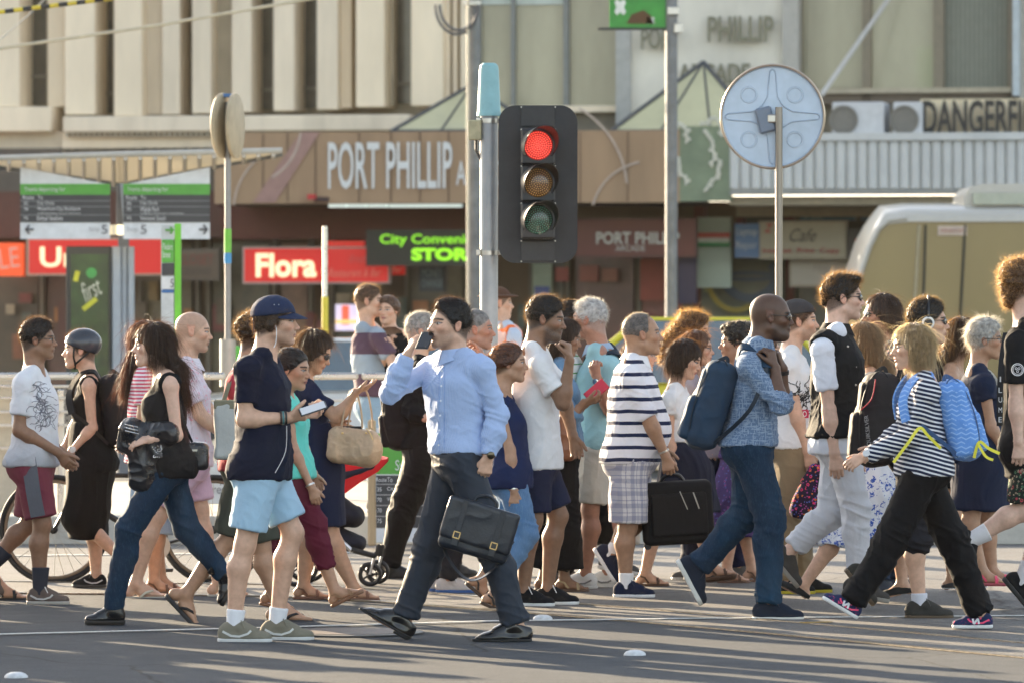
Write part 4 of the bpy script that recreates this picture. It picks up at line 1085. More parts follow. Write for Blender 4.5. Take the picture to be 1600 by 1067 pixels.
hl.build('panel_hole', mat((.02,.02,.02), .8), [o for o in FN.children if o.name.startswith('perforated')][0])['kind'] = 'stuff'
for lb, x, w_, y0_, sc in (('concrete bollard at the far left end of the platform railing', 14, 34, 590, 206),):
    M_ = MB(); M_.box((WZ(x,y0_,sc)+WZ(x,860,sc))/2, (w_/sc, .18, WZ(x,y0_,sc)[2]-WZ(x,860,sc)[2]), bev=.02); ob = M_.build('bollard', mat((.40,.36,.29), .85, bump=1), None, origin=WZ(x,860,sc)); tag(ob, lb, 'bollard')
MI = empty('warning_sign', 'white notice with grey lettering fixed low behind the cap man', 'sign', WZ(335,780,212)); MB().box(WZ(338,755,212), (.36,.02,.30), bev=.004).build('panel', mat((.62,.62,.60), .5), MI)
text('Heavy p\nis prese', WZ(336,757,212)-np.array([0,.014,0]), .26, .17, mat((.20,.20,.21), .6), MI)
# --- bicycle pushed behind the first walkers
def bicycle():
    d = dist(247); P = lambda x, y, o=0: W(x, y, d+o)
    r = empty('bicycle', 'black bicycle with thin spoked wheels behind the walkers at the left', 'bicycle', W(205,918,d)); BM = mat((.012,.012,.013), .35, coat=.3)
    R0 = 82/247
    for cx_, cy_ in ((84,837),(334,835)):
        c = P(cx_, cy_); c[2] = R0+.004; wh = empty_child('wheel', r, c)
        mb = MB(); mb.tube([c+np.array([math.cos(a)*R0, 0, math.sin(a)*R0]) for a in np.linspace(0, 2*PI, 65)], .017, 8, cap=False); mb.build('tyre', mat((.014,.014,.015), .7), wh, smooth=True)
        mb = MB(); mb.tube([c+np.array([math.cos(a)*(R0-.026), 0, math.sin(a)*(R0-.026)]) for a in np.linspace(0, 2*PI, 65)], .012, 6, cap=False, scale=(1,.7)); mb.build('rim', mat((.22,.18,.14), .35, metal=1), wh, smooth=True)
        mb = MB()
        for k in range(28):
            a = 2*PI*k/28; a2 = a+(.9 if k % 2 else -.9); s_ = .022 if k % 4 < 2 else -.022
            mb.tube([c+np.array([math.cos(a2)*.022, s_, math.sin(a2)*.022]), c+np.array([math.cos(a)*(R0-.03), 0, math.sin(a)*(R0-.03)])], .0016, 4)
        mb.build('spokes', mat((.45,.42,.36), .3, metal=1), wh)
        mb = MB(); mb.lathe(c-np.array([0,.04,0]), (0,1,0), [(.012,-.01),(.026,0),(.018,.01),(.018,.07),(.026,.08),(.012,.09)], 14); mb.build('hub', BM, wh, smooth=True)
    fw, rw = P(84,837), P(334,835); fw[2] = rw[2] = R0; bb = P(246,852); st = P(262,742); hd1 = P(118,742); hd2 = P(112,768)
    mb = MB()
    for a, b_, rr in ((st+(bb-st)*-.02, bb, .016), (hd1, st, .016), (hd2, bb, .020), (hd1+(hd1-hd2)*.5, hd2, .019)): mb.tube([a, b_], rr, 10)
    for o in (-.05,.05): 
        Y = np.array([0,o,0]); mb.tube([bb+Y*.5, rw+Y], .010, 8); mb.tube([st+Y*.2, rw+Y], .009, 8)
    mb.build('frame', BM, r, smooth=True)
    mb = MB()
    for o in (-.05,.05): Y = np.array([0,o,0]); mb.tube(_cr2([hd2+Y*.6, (hd2+fw)/2+Y+np.array([.01,0,0]), fw+Y]), .011, 8)
    mb.build('fork', BM, r, smooth=True)
    mb = MB(); h0 = hd1+(hd1-hd2)*1.2; mb.tube([hd1, h0], .014, 8); mb.tube([h0+np.array([-.04,-.26,0]), h0+np.array([-.06,0,0.01]), h0+np.array([-.04,.26,0])], .012, 8); mb.build('handlebar', BM, r, smooth=True)
    mb = MB(); s0 = st+np.array([.02,0,.16]); mb.tube([st, s0], .013, 8); mb.build('seat_post', METAL2, r, smooth=True)
    V, F = solid([cap(s0+np.array([.09,0,.02]), s0+np.array([-.14,0,.02]), .025, .016, (0,1,0), .075, .02, k=.01)], .006); mesh_np('saddle', V, F, BM, r)
    mb = MB(); mb.lathe(bb-np.array([0,.055,0]), (0,1,0), [(.085,0),(.085,.005)], 26); mb.tube([bb-np.array([0,.06,0]), bb+np.array([.06,-.07,-.15])], .012, 6); mb.build('crank', METAL2, r)
    mb = MB(); mb.box(bb+np.array([.06,-.11,-.15]), (.09,.08,.02), bev=.004); mb.build('pedal', BM, r)
METAL2 = mat((.5,.48,.45), .3, metal=1)
def _cr2(P): return _crs([np.asarray(p) for p in P])
def empty_child(name, parent, loc):
    o = bpy.data.objects.new(name, None); o.empty_display_size = .05; COL.objects.link(o); o.parent = parent; o.location = [float(v) for v in (np.asarray(loc)-org(parent))]; return o
bicycle()
# --- pushchair
def pushchair():
    d = dist(250)+.15; P = lambda x, y, o=0: W(x, y, d+o)
    r = empty('pushchair', 'pushchair with a red hood and dark seat behind the navy dress woman', 'pushchair', W(520,912,d))
    RD = cloth((.62,.012,.015), rough=.6); DK = cloth((.020,.022,.035), rough=.7)
    mb = MB(); rows = []
    for (x, y, hw) in ((512,700,.20),(545,706,.22),(575,710,.23),(597,712,.22),(601,716,.20)):
        rows.append((P(x,y), hw))
    top = [P(505,692), P(535,697), P(565,704), P(592,710), P(606,714)]; botm = [P(505,785), P(535,770), P(565,748), P(592,732), P(606,718)]
    V = []; F = []; n = 7
    for i in range(5):
        for k in range(n):
            a = PI*k/(n-1); V.append((top[i]+botm[i])/2+(top[i]-botm[i])/2*abs(math.sin(a))**.6*(1)+np.array([0, math.cos(a)*.20, 0])+(botm[i]-top[i])/2*(1-abs(math.sin(a))**.6))
    for i in range(4):
        for k in range(n-1): F.append((i*n+k, i*n+k+1, (i+1)*n+k+1, (i+1)*n+k))
    V2 = [v*1.0-np.array([0,0,.012]) for v in V]; o = len(V); F2 = [tuple(reversed([x+o for x in f])) for f in F]
    mb.add(V+V2, F+F2); mb.build('hood', RD, r, smooth=True)
    V, F = solid([cap(P(512,750), P(585,728), .09, .03, (0,1,0), .2, .2, k=.02), cap(P(505,790), P(552,806), .12, .07, (0,1,0), .2, .19, k=.03), cap(P(528,842), P(560,848), .075, .05, (0,1,0), .19, .17, k=.03)], .008); mesh_np('seat', V+vnormals(V, F)*(.006*(ridge(V*12)-.4))[:, None], F, DK, r)
    AL = mat((.62,.63,.65), .3, metal=1); fr = MB()
    for s_ in (-.24,.24):
        fr.tube([P(470,880,s_), P(500,838,s_), P(535,846,s_), P(552,862,s_)], .014, 8)
    fr.build('frame', AL, r, smooth=True)
    mb = MB()
    for s_ in (-.24,.24): mb.tube([P(549,858,s_), P(585,868,s_), P(598,852,s_)], .018, 8); mb.tube([P(595,850,s_), P(592,868,s_)], .026, 8)
    mb.build('front_fork', BLACKP2, r, smooth=True)
    for (x, y, rr, oo) in ((578,889,19,-.24),(590,886,19,.10),(464,885,34,-.26),(480,880,34,.24)):
        c = P(x,y,oo); R_ = rr/250; c[2] = R_+.002; wh = empty_child('wheel', r, c)
        MB().tube([c+np.array([math.cos(a)*(R_-.014), 0, math.sin(a)*(R_-.014)]) for a in np.linspace(0, 2*PI, 33)], .015, 8, cap=False).build('tyre', BLACKP2, wh, smooth=True)
        mb = MB(); mb.lathe(c-np.array([0,.012,0]), (0,1,0), [(.014,0),(.014,.024)], 12)
        for k in range(5): a = 2*PI*k/5; mb.tube([c, c+np.array([math.cos(a)*(R_-.02), 0, math.sin(a)*(R_-.02)])], .007, 5)
        mb.build('spokes', BLACKP2, wh)
        if rr < 30: MB().tube([c+np.array([0,-.025,0]), c+np.array([.025,-.03,.10])], .009, 6).build('suspension_strut', AL, wh, smooth=True)
BLACKP2 = mat((.013,.013,.015), .45)
pushchair()
# --- stop sign board on the platform (green top, dark rows)
GRN = mat((.085,.33,.045), .5); DGR = mat((.040,.042,.046), .5); WHS = mat((.62,.64,.66), .5); LTX = mat((.62,.63,.64), .6)
def y_(v, dy): return v-np.array([0, dy, 0])
RB = empty('route_board', 'green and grey tram route board with wooden edge posts', 'sign', WZ(620,858,216)); D_ = 216
def panel(x0, y0, x1, y1, s_, m, parent, name, th=.03, fr=0):
    a, b_ = WZ(x0, y0, s_), WZ(x1, y1, s_); return MB().box((a+b_)/2-np.array([0, fr, 0]), (b_[0]-a[0], th, a[2]-b_[2])).build(name, m, parent)
panel(588,668,662,846,D_,WHS,RB,'board',.05); panel(588,676,662,740,D_,GRN,RB,'header',.052,.002); panel(588,742,662,824,D_,DGR,RB,'route_list',.052,.002)
for y in (755,771.5,788,805): panel(588,y,662,y+1.6,D_,mat((.3,.3,.3), .5),RB,'divider',.053,.004)
text('Swanston', WZ(648,726,D_)-np.array([0,.030,0]), .28, .075, LTX, RB)
for y, a_, b_, w_ in ((748.5,'Route','To',.04),(763.5,'35','City Circle',.17),(780,'70','Waterfront City',.21),(796.5,'70','Wattle Park',.17),(813,'75','Etihad Stadium',.2)):
    text(a_, WZ(593+(3 if a_ == 'Route' else 0),y,D_)-np.array([0,.032,0]), .075 if a_ == 'Route' else .032, .03, LTX, RB); q = WZ(605,y,D_)-np.array([0,.032,0]); q[0] += w_/2; text(b_, q, w_, .034, LTX, RB)
WD = mat((.42,.30,.17), .6, var=.2, vs=20, stretch=(1,1,.1))
for x in (581, 668): MB().box((WZ(x,655,D_)+WZ(x,852,D_))/2, (.058,.07,WZ(x,655,D_)[2]-WZ(x,852,D_)[2]), bev=.012).build('edge_post', WD, RB)
# --- traffic signal, focus of the picture
def signal():
    s_ = 240; d = dist(s_); r = empty('traffic_signal', 'traffic signal with its red lamp lit on a grey galvanised pole', 'traffic signal', W(764,900,d)*np.array([1,1,0]))
    GAL = mat((.27,.29,.31), .45, metal=.4, var=.3, vs=7, bump=.5, bs=40, col2=(.36,.37,.38))
    P = lambda x, y, o=0: W(x, y, d+o); a = P(764,180); b_ = P(764,900); b_[2] = 0
    MB().tube([b_, a], .0585, 28).build('pole', GAL, r, smooth=True)
    mb = MB(); mb.lathe(P(764,182), (0,0,1), [(.079,0),(.079,.02),(.076,.03),(.064,.30),(.058,.33),(.042,.345),(.0,.347)], 28); mb.build('cap', mat((.22,.42,.44), .5, var=.1, vs=12), r, smooth=True)
    for y in (189, 395):
        MB().tube([P(764,y+4), P(764,y-3)], .066, 24).build('clamp', METAL2, r, smooth=True); MB().box(P(790,y,-.0), (.14,.03,.03), bev=.004).build('bracket', METAL2, r); MB().box(P(748,y,-.03), (.03,.04,.04), bev=.005).build('clamp_bolt', METAL2, r)
    MB().box(P(742,204,-.02), (.085,.08,.13), bev=.006).build('junction_box', mat((.40,.36,.22), .6, var=.2, vs=20), r)
    MB().tube(_cr2([P(744,218), P(744,235), P(750,248), P(760,250)]), .010, 8).build('cable', BLACKP2, r, smooth=True)
    c = P(840.5,288.5,-.16); hw, hh, rr = 61.5/s_, 122.5/s_, .11; poly = []
    for (sx, sz, a0) in ((1,1,0),(-1,1,90),(-1,-1,180),(1,-1,270)):
        for k in range(9): t = R(a0+k*90/8); poly.append((c[0]+sx*(hw-rr)+rr*math.cos(t), c[2]+sz*(hh-rr)+rr*math.sin(t)))
    BB = mat((.012,.013,.016), .5, var=.3, vs=9, bump=.3); MB().prism(poly, c[1]-.012, c[1]+.012).build('backing_board', BB, r)
    hs_ = MB()
    for i in range(3): z = P(0,231.5+i*57.5)[2]; hs_.box((c[0]-.0, c[1]-.085, z), (.222,.15,.234), bev=.012)
    hs_.box((c[0], c[1]-.018, P(0,184)[2]), (.222,.012,.13), bev=.003); hs_.box((c[0], c[1]-.018, P(0,393)[2]), (.222,.012,.13), bev=.003)
    hs_.build('housing', mat((.014,.015,.018), .4, var=.2, vs=20), r)
    bt = MB()
    for x in (814.5,867.5):
        for y in (168,203,260,318,377,409): bt.lathe(P(x,y,-.18), (0,-1,0), [(.005,-.01),(.005,.012)], 8)
    bt.build('bolt', METAL2, r)['kind'] = 'stuff'
    for i, (col, lit) in enumerate((((.9,.02,.015), 1), ((.30,.13,.015), 0), ((.012,.10,.065), 0))):
        z = P(0, 230+i*57.5)[2]; lc = np.array([c[0]-.0, c[1]-.165, z]); lamp = empty_child('lamp', r, lc); rad = .096
        lensm = mat(tuple(x*.35 for x in col), .25, var=.2, coat=.6) if not lit else emis((.26,.004,.004), .45)
        mb = MB(); mb.lathe(lc+np.array([0,.006,0]), (0,-1,0), [(rad,0),(rad,.004),(rad*.8,.012),(rad*.4,.018),(0,.020)], 32); mb.build('lens', lensm, lamp, smooth=True)
        dots = MB(); rings = [(0,1)]+[(k, 6*k) for k in range(1,7)]
        for k, nn in rings:
            for j in range(nn):
                a_ = 2*PI*j/max(nn,1)+k*.2; rr_ = rad*.93*k/6.4; dep = .021-.018*(rr_/rad)**2
                p_ = lc+np.array([math.cos(a_)*rr_, .006-dep, math.sin(a_)*rr_]); dots.lathe(p_, (0,-1,0), [(.0050 if lit else .0042,-.001),(.0042 if lit else .003,.003)], 7)
        dots.build('led_cluster', emis((1.0,.09,.06), 2.1) if lit else mat(tuple(min(1, x*2.6+.02) for x in col), .2, coat=1), lamp)['kind'] = 'stuff'
        vz = MB(); n = 24; A_ = [R(-38+256*k/n) for k in range(n+1)]; Lf = lambda a_: .05+.19*max(0, .35+.65*math.sin(a_))
        V = []; 
        for a_ in A_:
            for (q, rr_) in ((0, .112), (Lf(a_), .110), (Lf(a_), .105), (0, .107)): V.append(lc+np.array([math.cos(a_)*rr_+q*.20, -q, math.sin(a_)*rr_+q*.06]))
        F = [(4*k+j, 4*k+(j+1) % 4, 4*k+4+(j+1) % 4, 4*k+4+j) for k in range(n) for j in range(4)]; vz.add(V, F); vz.build('visor', mat((.010,.010,.012), .5), lamp, smooth=True)
signal()
# --- round sign seen from behind, on its pole
def disc():
    s_ = 235; d = dist(s_); P = lambda x, y, o=0: W(x, y, d+o); r = empty('round_sign', 'large round metal sign seen from behind with a pressed cross and rings', 'sign', P(1217,900)*np.array([1,1,0]))
    AL = mat((.42,.50,.60), .38, metal=.35, var=.12, vs=5, bump=.3, bs=25); c = P(1207,183,-.02); R_ = 81/s_
    mb = MB(); mb.lathe(c+np.array([0,.03,0]), (0,-1,0), [(R_,0),(R_+.004,.02),(R_,.05),(R_-.012,.05),(R_-.016,.024),(.0,.024)], 64); disc_ = mb.build('disc', AL, r, smooth=True)
    mb = MB(); mb.tube([c+np.array([math.cos(a)*(R_-.002), -.02, math.sin(a)*(R_-.002)]) for a in np.linspace(0, 2*PI, 65)], .009, 8, cap=False); mb.build('rim', mat((.42,.34,.26), .3, metal=.8), disc_, smooth=True)
    for sx, sy in ((-1,-1),(1,-1),(-1,1),(1,1)):
        q = P(1207+sx*36-1, 184+sy*35); q[1] = c[1]+.004
        MB().tube([q+np.array([math.cos(a)*.050, 0, math.sin(a)*.050]) for a in np.linspace(0, 2*PI, 33)], .007, 6, cap=False, scale=(1,.6)).build('pressed_ring', AL, disc_, smooth=True)
    # the cross: a raised outline of a four pointed star
    out = []
    for k in range(4):
        a = PI/2*k; 
        for (rr, off) in ((.30,.018),(.30,-.018)) if False else (): pass
    pts = []
    for k in range(4):
        a = PI/2-PI/2*k; dx, dz = math.cos(a), math.sin(a); px_, pz_ = math.sin(a), -math.cos(a)
        for (rr, w_) in ((.075,-.068),(.13,-.034),(.30,-.019),(.315,0),(.30,.019),(.13,.034),(.075,.068)):
            pts.append(c+np.array([dx*rr+px_*w_, .004, dz*rr+pz_*w_]))
    pts.append(pts[0]); MB().tube(pts, .007, 6, cap=False, scale=(1,.6)).build('pressed_cross', AL, disc_, smooth=True)
    MB().box(P(1196,188,-.05), (.11,.07,.17), rotm((1,0,.25)), .012).build('clamp', mat((.16,.20,.26), .5), r)
    MB().box(P(1210,186,-.07), (.09,.05,.06), bev=.01).build('clamp', METAL2, r)
    a = P(1217,168,-.10); b_ = a.copy(); b_[2] = 0; MB().tube([b_, a], .024, 18).build('pole', mat((.24,.215,.19), .3, metal=.8, var=.1, vs=4), r, smooth=True)
disc()
def disc2():
    s_ = 190; d = dist(s_); P = lambda x, y, o=0: W(x, y, d+o); r = empty('round_sign', 'pair of round signs seen almost edge on above a steel pole behind the walkers', 'sign', P(355,870)*np.array([1,1,0]))
    CR = mat((.40,.33,.22), .6, var=.15, vs=8)
    for x, rx, yaw in ((348.5,15,-72),(368,14,74)):
        c = P(x,197); R_ = 51/s_; n_ = np.array([.955,-.29,0]) if x < 360 else np.array([.97,-.20,0])
        n_ = unit(n_); MB().lathe(c+n_*.01, n_, [(R_-.01,-.03),(R_,-.02),(R_,.0),(R_-.012,.006)], 40).build('disc', CR, r, smooth=True)
    MB().box(P(357,150), (.10,.08,.03), bev=.006).build('bracket', mat((.06,.16,.35), .5), r)
    a = P(356,160); b_ = a.copy(); b_[2] = .2; MB().tube([b_, a], .026, 18).build('pole', mat((.26,.25,.24), .4, metal=.6), r, smooth=True)
    MB().tube([P(356,603), P(356,530)], .066, 20).build('sleeve', mat((.36,.33,.30), .35, metal=.7), r, smooth=True)
    MB().tube([P(356,395), P(356,358)], .030, 14).build('sticker', mat((.16,.46,.05), .5), r, smooth=True); MB().tube([P(356,412), P(356,396)], .0305, 14).build('sticker', mat((.05,.28,.55), .5), r, smooth=True)
disc2()
# --- tall poles behind, with wires and a banner
def tall(label, px, s_, rad, top, extra):
    d = dist(s_); P = lambda x, y, o=0: W(x, y, d+o); r = empty('lamp_pole', label, 'pole', P(px,HZ)*np.array([1,1,0])); a = P(px,top); b_ = a.copy(); b_[2] = .16
    MB().tube([b_, a], rad, 20).build('pole', mat((.17,.175,.18), .5, metal=.3, var=.3, vs=5), r, smooth=True); extra(P, r)
def coil(P, r):
    for k, (rx, ry) in enumerate(((34,46),(30,40))):
        MB().tube([P(714+rx*math.cos(a)+k*3, 8+ry*math.sin(a), -.1-.03*k) for a in np.linspace(0, PI, 24)], .018, 6).build('cable', mat((.10,.10,.11), .6), r, smooth=True)
    MB().box(P(738,6), (.22,.2,.08), bev=.02).build('bracket', METAL2, r)
    MB().tube([P(731,-150,-.12), P(731,480,-.12)], .016, 8).build('conduit', mat((.55,.48,.36), .4), r, smooth=True)
tall('tall grey pole with looped black cables close behind the traffic signal', 741, 125, .078, -300, coil)
def banner(P, r):
    b = panel_(P, 952, -140, 1044, 46, mat((.05,.28,.05), .6, var=.25, vs=3), r, 'banner'); MB().box(P(1000,46), (1.0,.05,.03)).build('banner_arm', BLACKP2, r)
    for lb, x, y, w_, h_, cc in (('', 969,12,.16,.22,(.7,.72,.68)), ('', 1016,33,.12,.10,(.7,.72,.68))):
        q = P(x,y)-np.array([0,.03,0]); n_ = 12; MB().prism([(q[0]+math.cos(2*PI*k/n_)*w_/2*(1 if k % 3 else .55), q[2]+math.sin(2*PI*k/n_)*h_/2*(1 if k % 3 else .55)) for k in range(n_)], q[1], q[1]+.005).build('motif', mat(cc, .7), b)
    q = P(1000,30)-np.array([0,.03,0]); MB().prism([(q[0]-.16,q[2]-.06),(q[0]+.16,q[2]-.06),(q[0]+.12,q[2]+.04),(q[0]+.04,q[2]+.10),(q[0]-.10,q[2]+.05)], q[1], q[1]+.005).build('motif', mat((.10,.05,.02), .7), b)
    MB().box(P(1052,18,-.05), (.14,.14,.10), bev=.01).build('bracket', METAL2, r); MB().box(P(1060,45,-.05), (.10,.1,.12), bev=.01).build('bracket', METAL2, r)
def panel_(P, x0, y0, x1, y1, m, parent, name, th=.03):
    a, b_ = P(x0, y0), P(x1, y1); return MB().box((a+b_)/2, (b_[0]-a[0], th, a[2]-b_[2])).build(name, m, parent)
tall('pale pole carrying a green street banner to the right of the signal', 1049, 132, .072, -300, banner)
PO_ = empty('marker_post', 'short steel post with its lower half painted yellow in front of the restaurant sign', 'post', WZ(508,HZ,150)*np.array([1,1,0])); a = WZ(508,354,150); 
MB().tube([WZ(508,464,150), a], .027, 12).build('post', SS, PO_, smooth=True); b_ = WZ(508,464,150).copy(); b0 = b_.copy(); b0[2] = 0; MB().tube([b0, b_], .034, 12).build('painted_foot', mat((.60,.50,.05), .6), PO_, smooth=True)
# overhead wires
for lb, p0, p1, rd, m_ in (('pale tram span wire slanting across the top left of the view', (-80,88), (560,-14), .018, mat((.55,.47,.33), .5)), ('thin wire in the top left corner crossing the span wire', (-20,80), (110,-40), .008, mat((.40,.36,.30), .5))):
    d = 62; a, b_ = W(*p0, d), W(*p1, d+2); mid = (a+b_)/2-np.array([0,0,.03]); M_ = MB(); M_.tube(_cr2([a, mid, b_]), rd, 8); tag(M_.build('overhead_wire', m_, None, smooth=True, origin=a), lb, 'wire')
HZT = empty('cable_cover', 'yellow and black striped cable cover on a wire in the top left corner', 'cable cover', W(0,20,55))
for i in range(14):
    a, b_ = W(-20+i*14,22-i*1.7,55), W(-20+(i+1)*14,22-(i+1)*1.7,55); MB().tube([a, b_], .022, 10).build('stripe', mat((.62,.47,.04), .5) if i % 2 else mat((.02,.02,.02), .5), HZT, smooth=True)
# ================================================================== the shop fronts across the street
PHI = R(10); FN_ = np.array([-math.sin(PHI), -math.cos(PHI), 0]); FE = np.array([math.cos(PHI), -math.sin(PHI), 0]); FM = np.stack([FE, -FN_, [0,0,1.]]); D0 = 85.0
def FB(px, py, off=0):
    u = (px-800)/FPX; t = (D0*FN_[1]+off)/(u*FN_[0]+FN_[1]); return np.array([u*t, t, CAMH-(py-HZ)/FPX*t])
def fbox(x0, y0, x1, y1, off, th, m, parent, name, bev=0, mb=None):
    """box whose front face covers the pixels x0..x1, y0..y1 at distance off in front of the wall"""
    yc = (y0+y1)/2; a, b_ = FB(x0, yc, off), FB(x1, yc, off); zt = FB((x0+x1)/2, y0, off)[2]; zb = FB((x0+x1)/2, y1, off)[2]
    c = (a+b_)/2-FN_*th/2; c[2] = (zt+zb)/2; w_ = np.linalg.norm(b_-a)
    if mb is not None: return mb.box(c, (w_, th, zt-zb), FM, bev)
    return MB().box(c, (w_, th, zt-zb), FM, bev).build(name, m, parent)
def ftext(s, x0, y0, x1, y1, off, m, parent, **k):
    a, b_ = FB(x0, (y0+y1)/2, off), FB(x1, (y0+y1)/2, off); c = (a+b_)/2; h_ = FB(x0, y0, off)[2]-FB(x0, y1, off)[2]
    return text(s, c+FN_*.015, np.linalg.norm(b_-a), h_, m, parent, nrm_yaw=-PHI, **k)
def fthing(name, label, x, y, off, group=None): return empty(name, label, {'sign':'sign'}.get(name, name.replace('_', ' ')), FB(x, y, off), group)
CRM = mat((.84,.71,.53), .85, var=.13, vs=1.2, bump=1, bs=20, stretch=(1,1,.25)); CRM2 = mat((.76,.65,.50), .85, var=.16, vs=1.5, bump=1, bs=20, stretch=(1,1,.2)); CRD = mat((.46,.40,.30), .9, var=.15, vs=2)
WIN = mat((.105,.10,.080), .12, var=.4, vs=.8, spec=.6, coat=.3); WFR = mat((.17,.15,.12), .5); WINL = mat((.40,.37,.26), .25, var=.25, vs=.6, coat=.4, stretch=(1,1,.3)); ROLL = mat((.20,.20,.16), .7, var=.2, vs=3)
A = empty('arcade_building', 'cream building with tall fins above a long brown awning', 'building', FB(500, HZ, 0)*np.array([1,1,0]))
# main wall, window strip, fins
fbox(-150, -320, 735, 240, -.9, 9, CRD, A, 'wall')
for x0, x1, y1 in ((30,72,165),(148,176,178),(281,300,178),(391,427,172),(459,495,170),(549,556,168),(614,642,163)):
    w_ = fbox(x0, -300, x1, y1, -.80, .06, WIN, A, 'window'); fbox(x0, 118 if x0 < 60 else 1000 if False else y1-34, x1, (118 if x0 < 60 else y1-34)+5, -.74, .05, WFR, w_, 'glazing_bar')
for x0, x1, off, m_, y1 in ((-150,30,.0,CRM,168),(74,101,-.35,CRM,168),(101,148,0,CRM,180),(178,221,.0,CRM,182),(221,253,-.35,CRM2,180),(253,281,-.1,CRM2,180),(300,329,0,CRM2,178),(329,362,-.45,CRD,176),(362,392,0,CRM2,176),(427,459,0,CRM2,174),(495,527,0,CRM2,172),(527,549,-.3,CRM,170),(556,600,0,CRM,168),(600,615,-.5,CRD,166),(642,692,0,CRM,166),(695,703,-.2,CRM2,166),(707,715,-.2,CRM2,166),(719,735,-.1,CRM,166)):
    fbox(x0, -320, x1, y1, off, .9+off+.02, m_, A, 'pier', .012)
for x in (345, 410, 477): pass
fbox(-150, 168, 80, 207, .12, 1.0, CRM, A, 'ledge', .02); fbox(98, 181, 640, 206, .22, 1.1, CRM2, A, 'ledge', .02); fbox(98, 206, 735, 246, .0, .9, CRM, A, 'spandrel'); fbox(-150, 207, 98, 246, -.2, .7, CRM2, A, 'spandrel')
dm = MB()
for i in range(64): fbox(103+i*8.4, 207, 107.5+i*8.4, 214, .16, .2, None, None, None, mb=dm)
dm.build('dentil_row', CRD, A)
fbox(-150, 232, 345, 330, .0, .6, mat((.12,.10,.08), .8), A, 'spandrel')
# awning of the arcade
AW = mat((.36,.235,.14), .75, var=.14, vs=.9, bump=.6, bs=8, stretch=(2.2,1,.35)); 
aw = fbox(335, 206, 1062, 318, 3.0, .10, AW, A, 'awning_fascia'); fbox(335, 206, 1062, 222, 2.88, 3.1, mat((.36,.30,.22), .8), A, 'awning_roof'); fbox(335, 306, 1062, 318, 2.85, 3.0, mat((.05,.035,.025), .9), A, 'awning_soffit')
sm = MB()
for x in (410,448,492,560,610,655,700,820,905,980): fbox(x, 207, x+1.6, 317, 3.02, .02, None, None, None, mb=sm)
sm.build('seam', mat((.18,.12,.08), .8), aw)
CW = mat((.68,.68,.66), .6, var=.05)
ftext('PORT PHILLIP', 513, 222, 707, 296, 3.03, CW, aw, bold=.012); ftext('ARCADE', 713, 252, 800, 290, 3.03, CW, aw, bold=.01)
arc = MB()
for (cx_, cy_, rr, a0, a1) in ((1015,345,92,100,165),(830,300,150,5,60),(470,330,105,120,175),(380,200,90,-60,-5)):
    MB().tube([FB(cx_+rr*math.cos(R(a)), cy_-rr*math.sin(R(a)), 3.02) for a in np.linspace(a0, a1, 16)], .018, 5).build('painted_arc', mat((.50,.40,.33), .7), aw)
st_ = MB(); V_ = [FB(x, y, 3.025) for x, y in ((470,207),(500,207),(430,317),(395,317))]; st_.add([v for v in V_]+[v-FN_*.01 for v in V_], [(0,1,2,3),(7,6,5,4),(0,4,5,1),(1,5,6,2),(2,6,7,3),(3,7,4,0)]); st_.build('painted_band', mat((.34,.20,.17), .7), aw)
al = fthing('alarm_lamp', 'small red lamp fixed to the brown awning left of the big lettering', 485, 310, 3.2); fbox(480,304,492,312,3.2,.12,mat((.5,.03,.03), .4),al,'lens'); fbox(490,308,512,316,3.1,.15,mat((.06,.03,.03), .6),al,'bracket')
for i, (x0, x1) in enumerate(((513,540),(543,571),(575,603),(607,720))): fbox(x0, 319.5, x1, 324.5, 2.5, .15, emis((.75,.85,.80), .75), A, 'strip_light')
# glass pyramids on the awning
def pyramid(px0, px1, ax_, ay, by, label):
    r = fthing('skylight', label, (px0+px1)/2, by, 1.5, 'glazed pyramids standing on the awning'); 
    b = [FB(px0, by, 2.7), FB(px1, by, 2.7), FB(px1, by, .5), FB(px0, by, .5)]; z0 = b[0][2]
    for q in b: q[2] = z0
    apx = FB(ax_, ay, 1.6); GLZ = mat((.50,.47,.28), .35, var=.12, vs=2, coat=.3); MB().add(b+[apx], [(0,1,4),(1,2,4),(2,3,4),(3,0,4),(3,2,1,0)]).build('glazing', GLZ, r)
    mb = MB()
    for q in b: mb.tube([q, apx], .035, 6)
    for i in range(4): mb.tube([b[i], b[(i+1) % 4]], .03, 6)
    for t in (.33,.66):
        for i in (0,): mb.tube([b[i]*(1-t)+b[i+1]*t, apx], .018, 5)
    mb.build('frame', mat((.06,.065,.07), .5), r)
pyramid(612, 845, 737, 134, 206, 'glazed pyramid skylight behind the traffic signal'); pyramid(955, 1190, 1099, 98, 206, 'glazed pyramid skylight left of the large round sign')
# right part of the arcade building: curtain windows and the lettered wall
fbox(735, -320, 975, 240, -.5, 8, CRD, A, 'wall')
for x0, x1 in ((750,798),(804,880),(888,962)):
    w_ = fbox(x0, -320, x1, 166, -.42, .06, WINL, A, 'window'); fbox(x0, -320, x1, 8 if x0 < 880 else -20, -.38, .04, mat((.5,.55,.5), .4), w_, 'blind')
for x0, x1 in ((735,750),(798,804),(880,888)): fbox(x0, -320, x1, 172, -.25, .3, mat((.20,.21,.20), .5), A, 'mullion')
fbox(745, 166, 968, 176, -.1, .5, CRM, A, 'sill'); fbox(745,176,968,206,-.3,.5,mat((.2,.18,.14), .8),A,'spandrel')
fbox(962, -320, 985, 206, .1, .8, mat((.38,.38,.36), .6), A, 'pier'); fbox(985, -320, 1222, 215, .0, 8, mat((.70,.66,.57), .85, var=.12, vs=1.6, bump=2.5, bs=9, stretch=(1,1,.6)), A, 'lettered_wall')
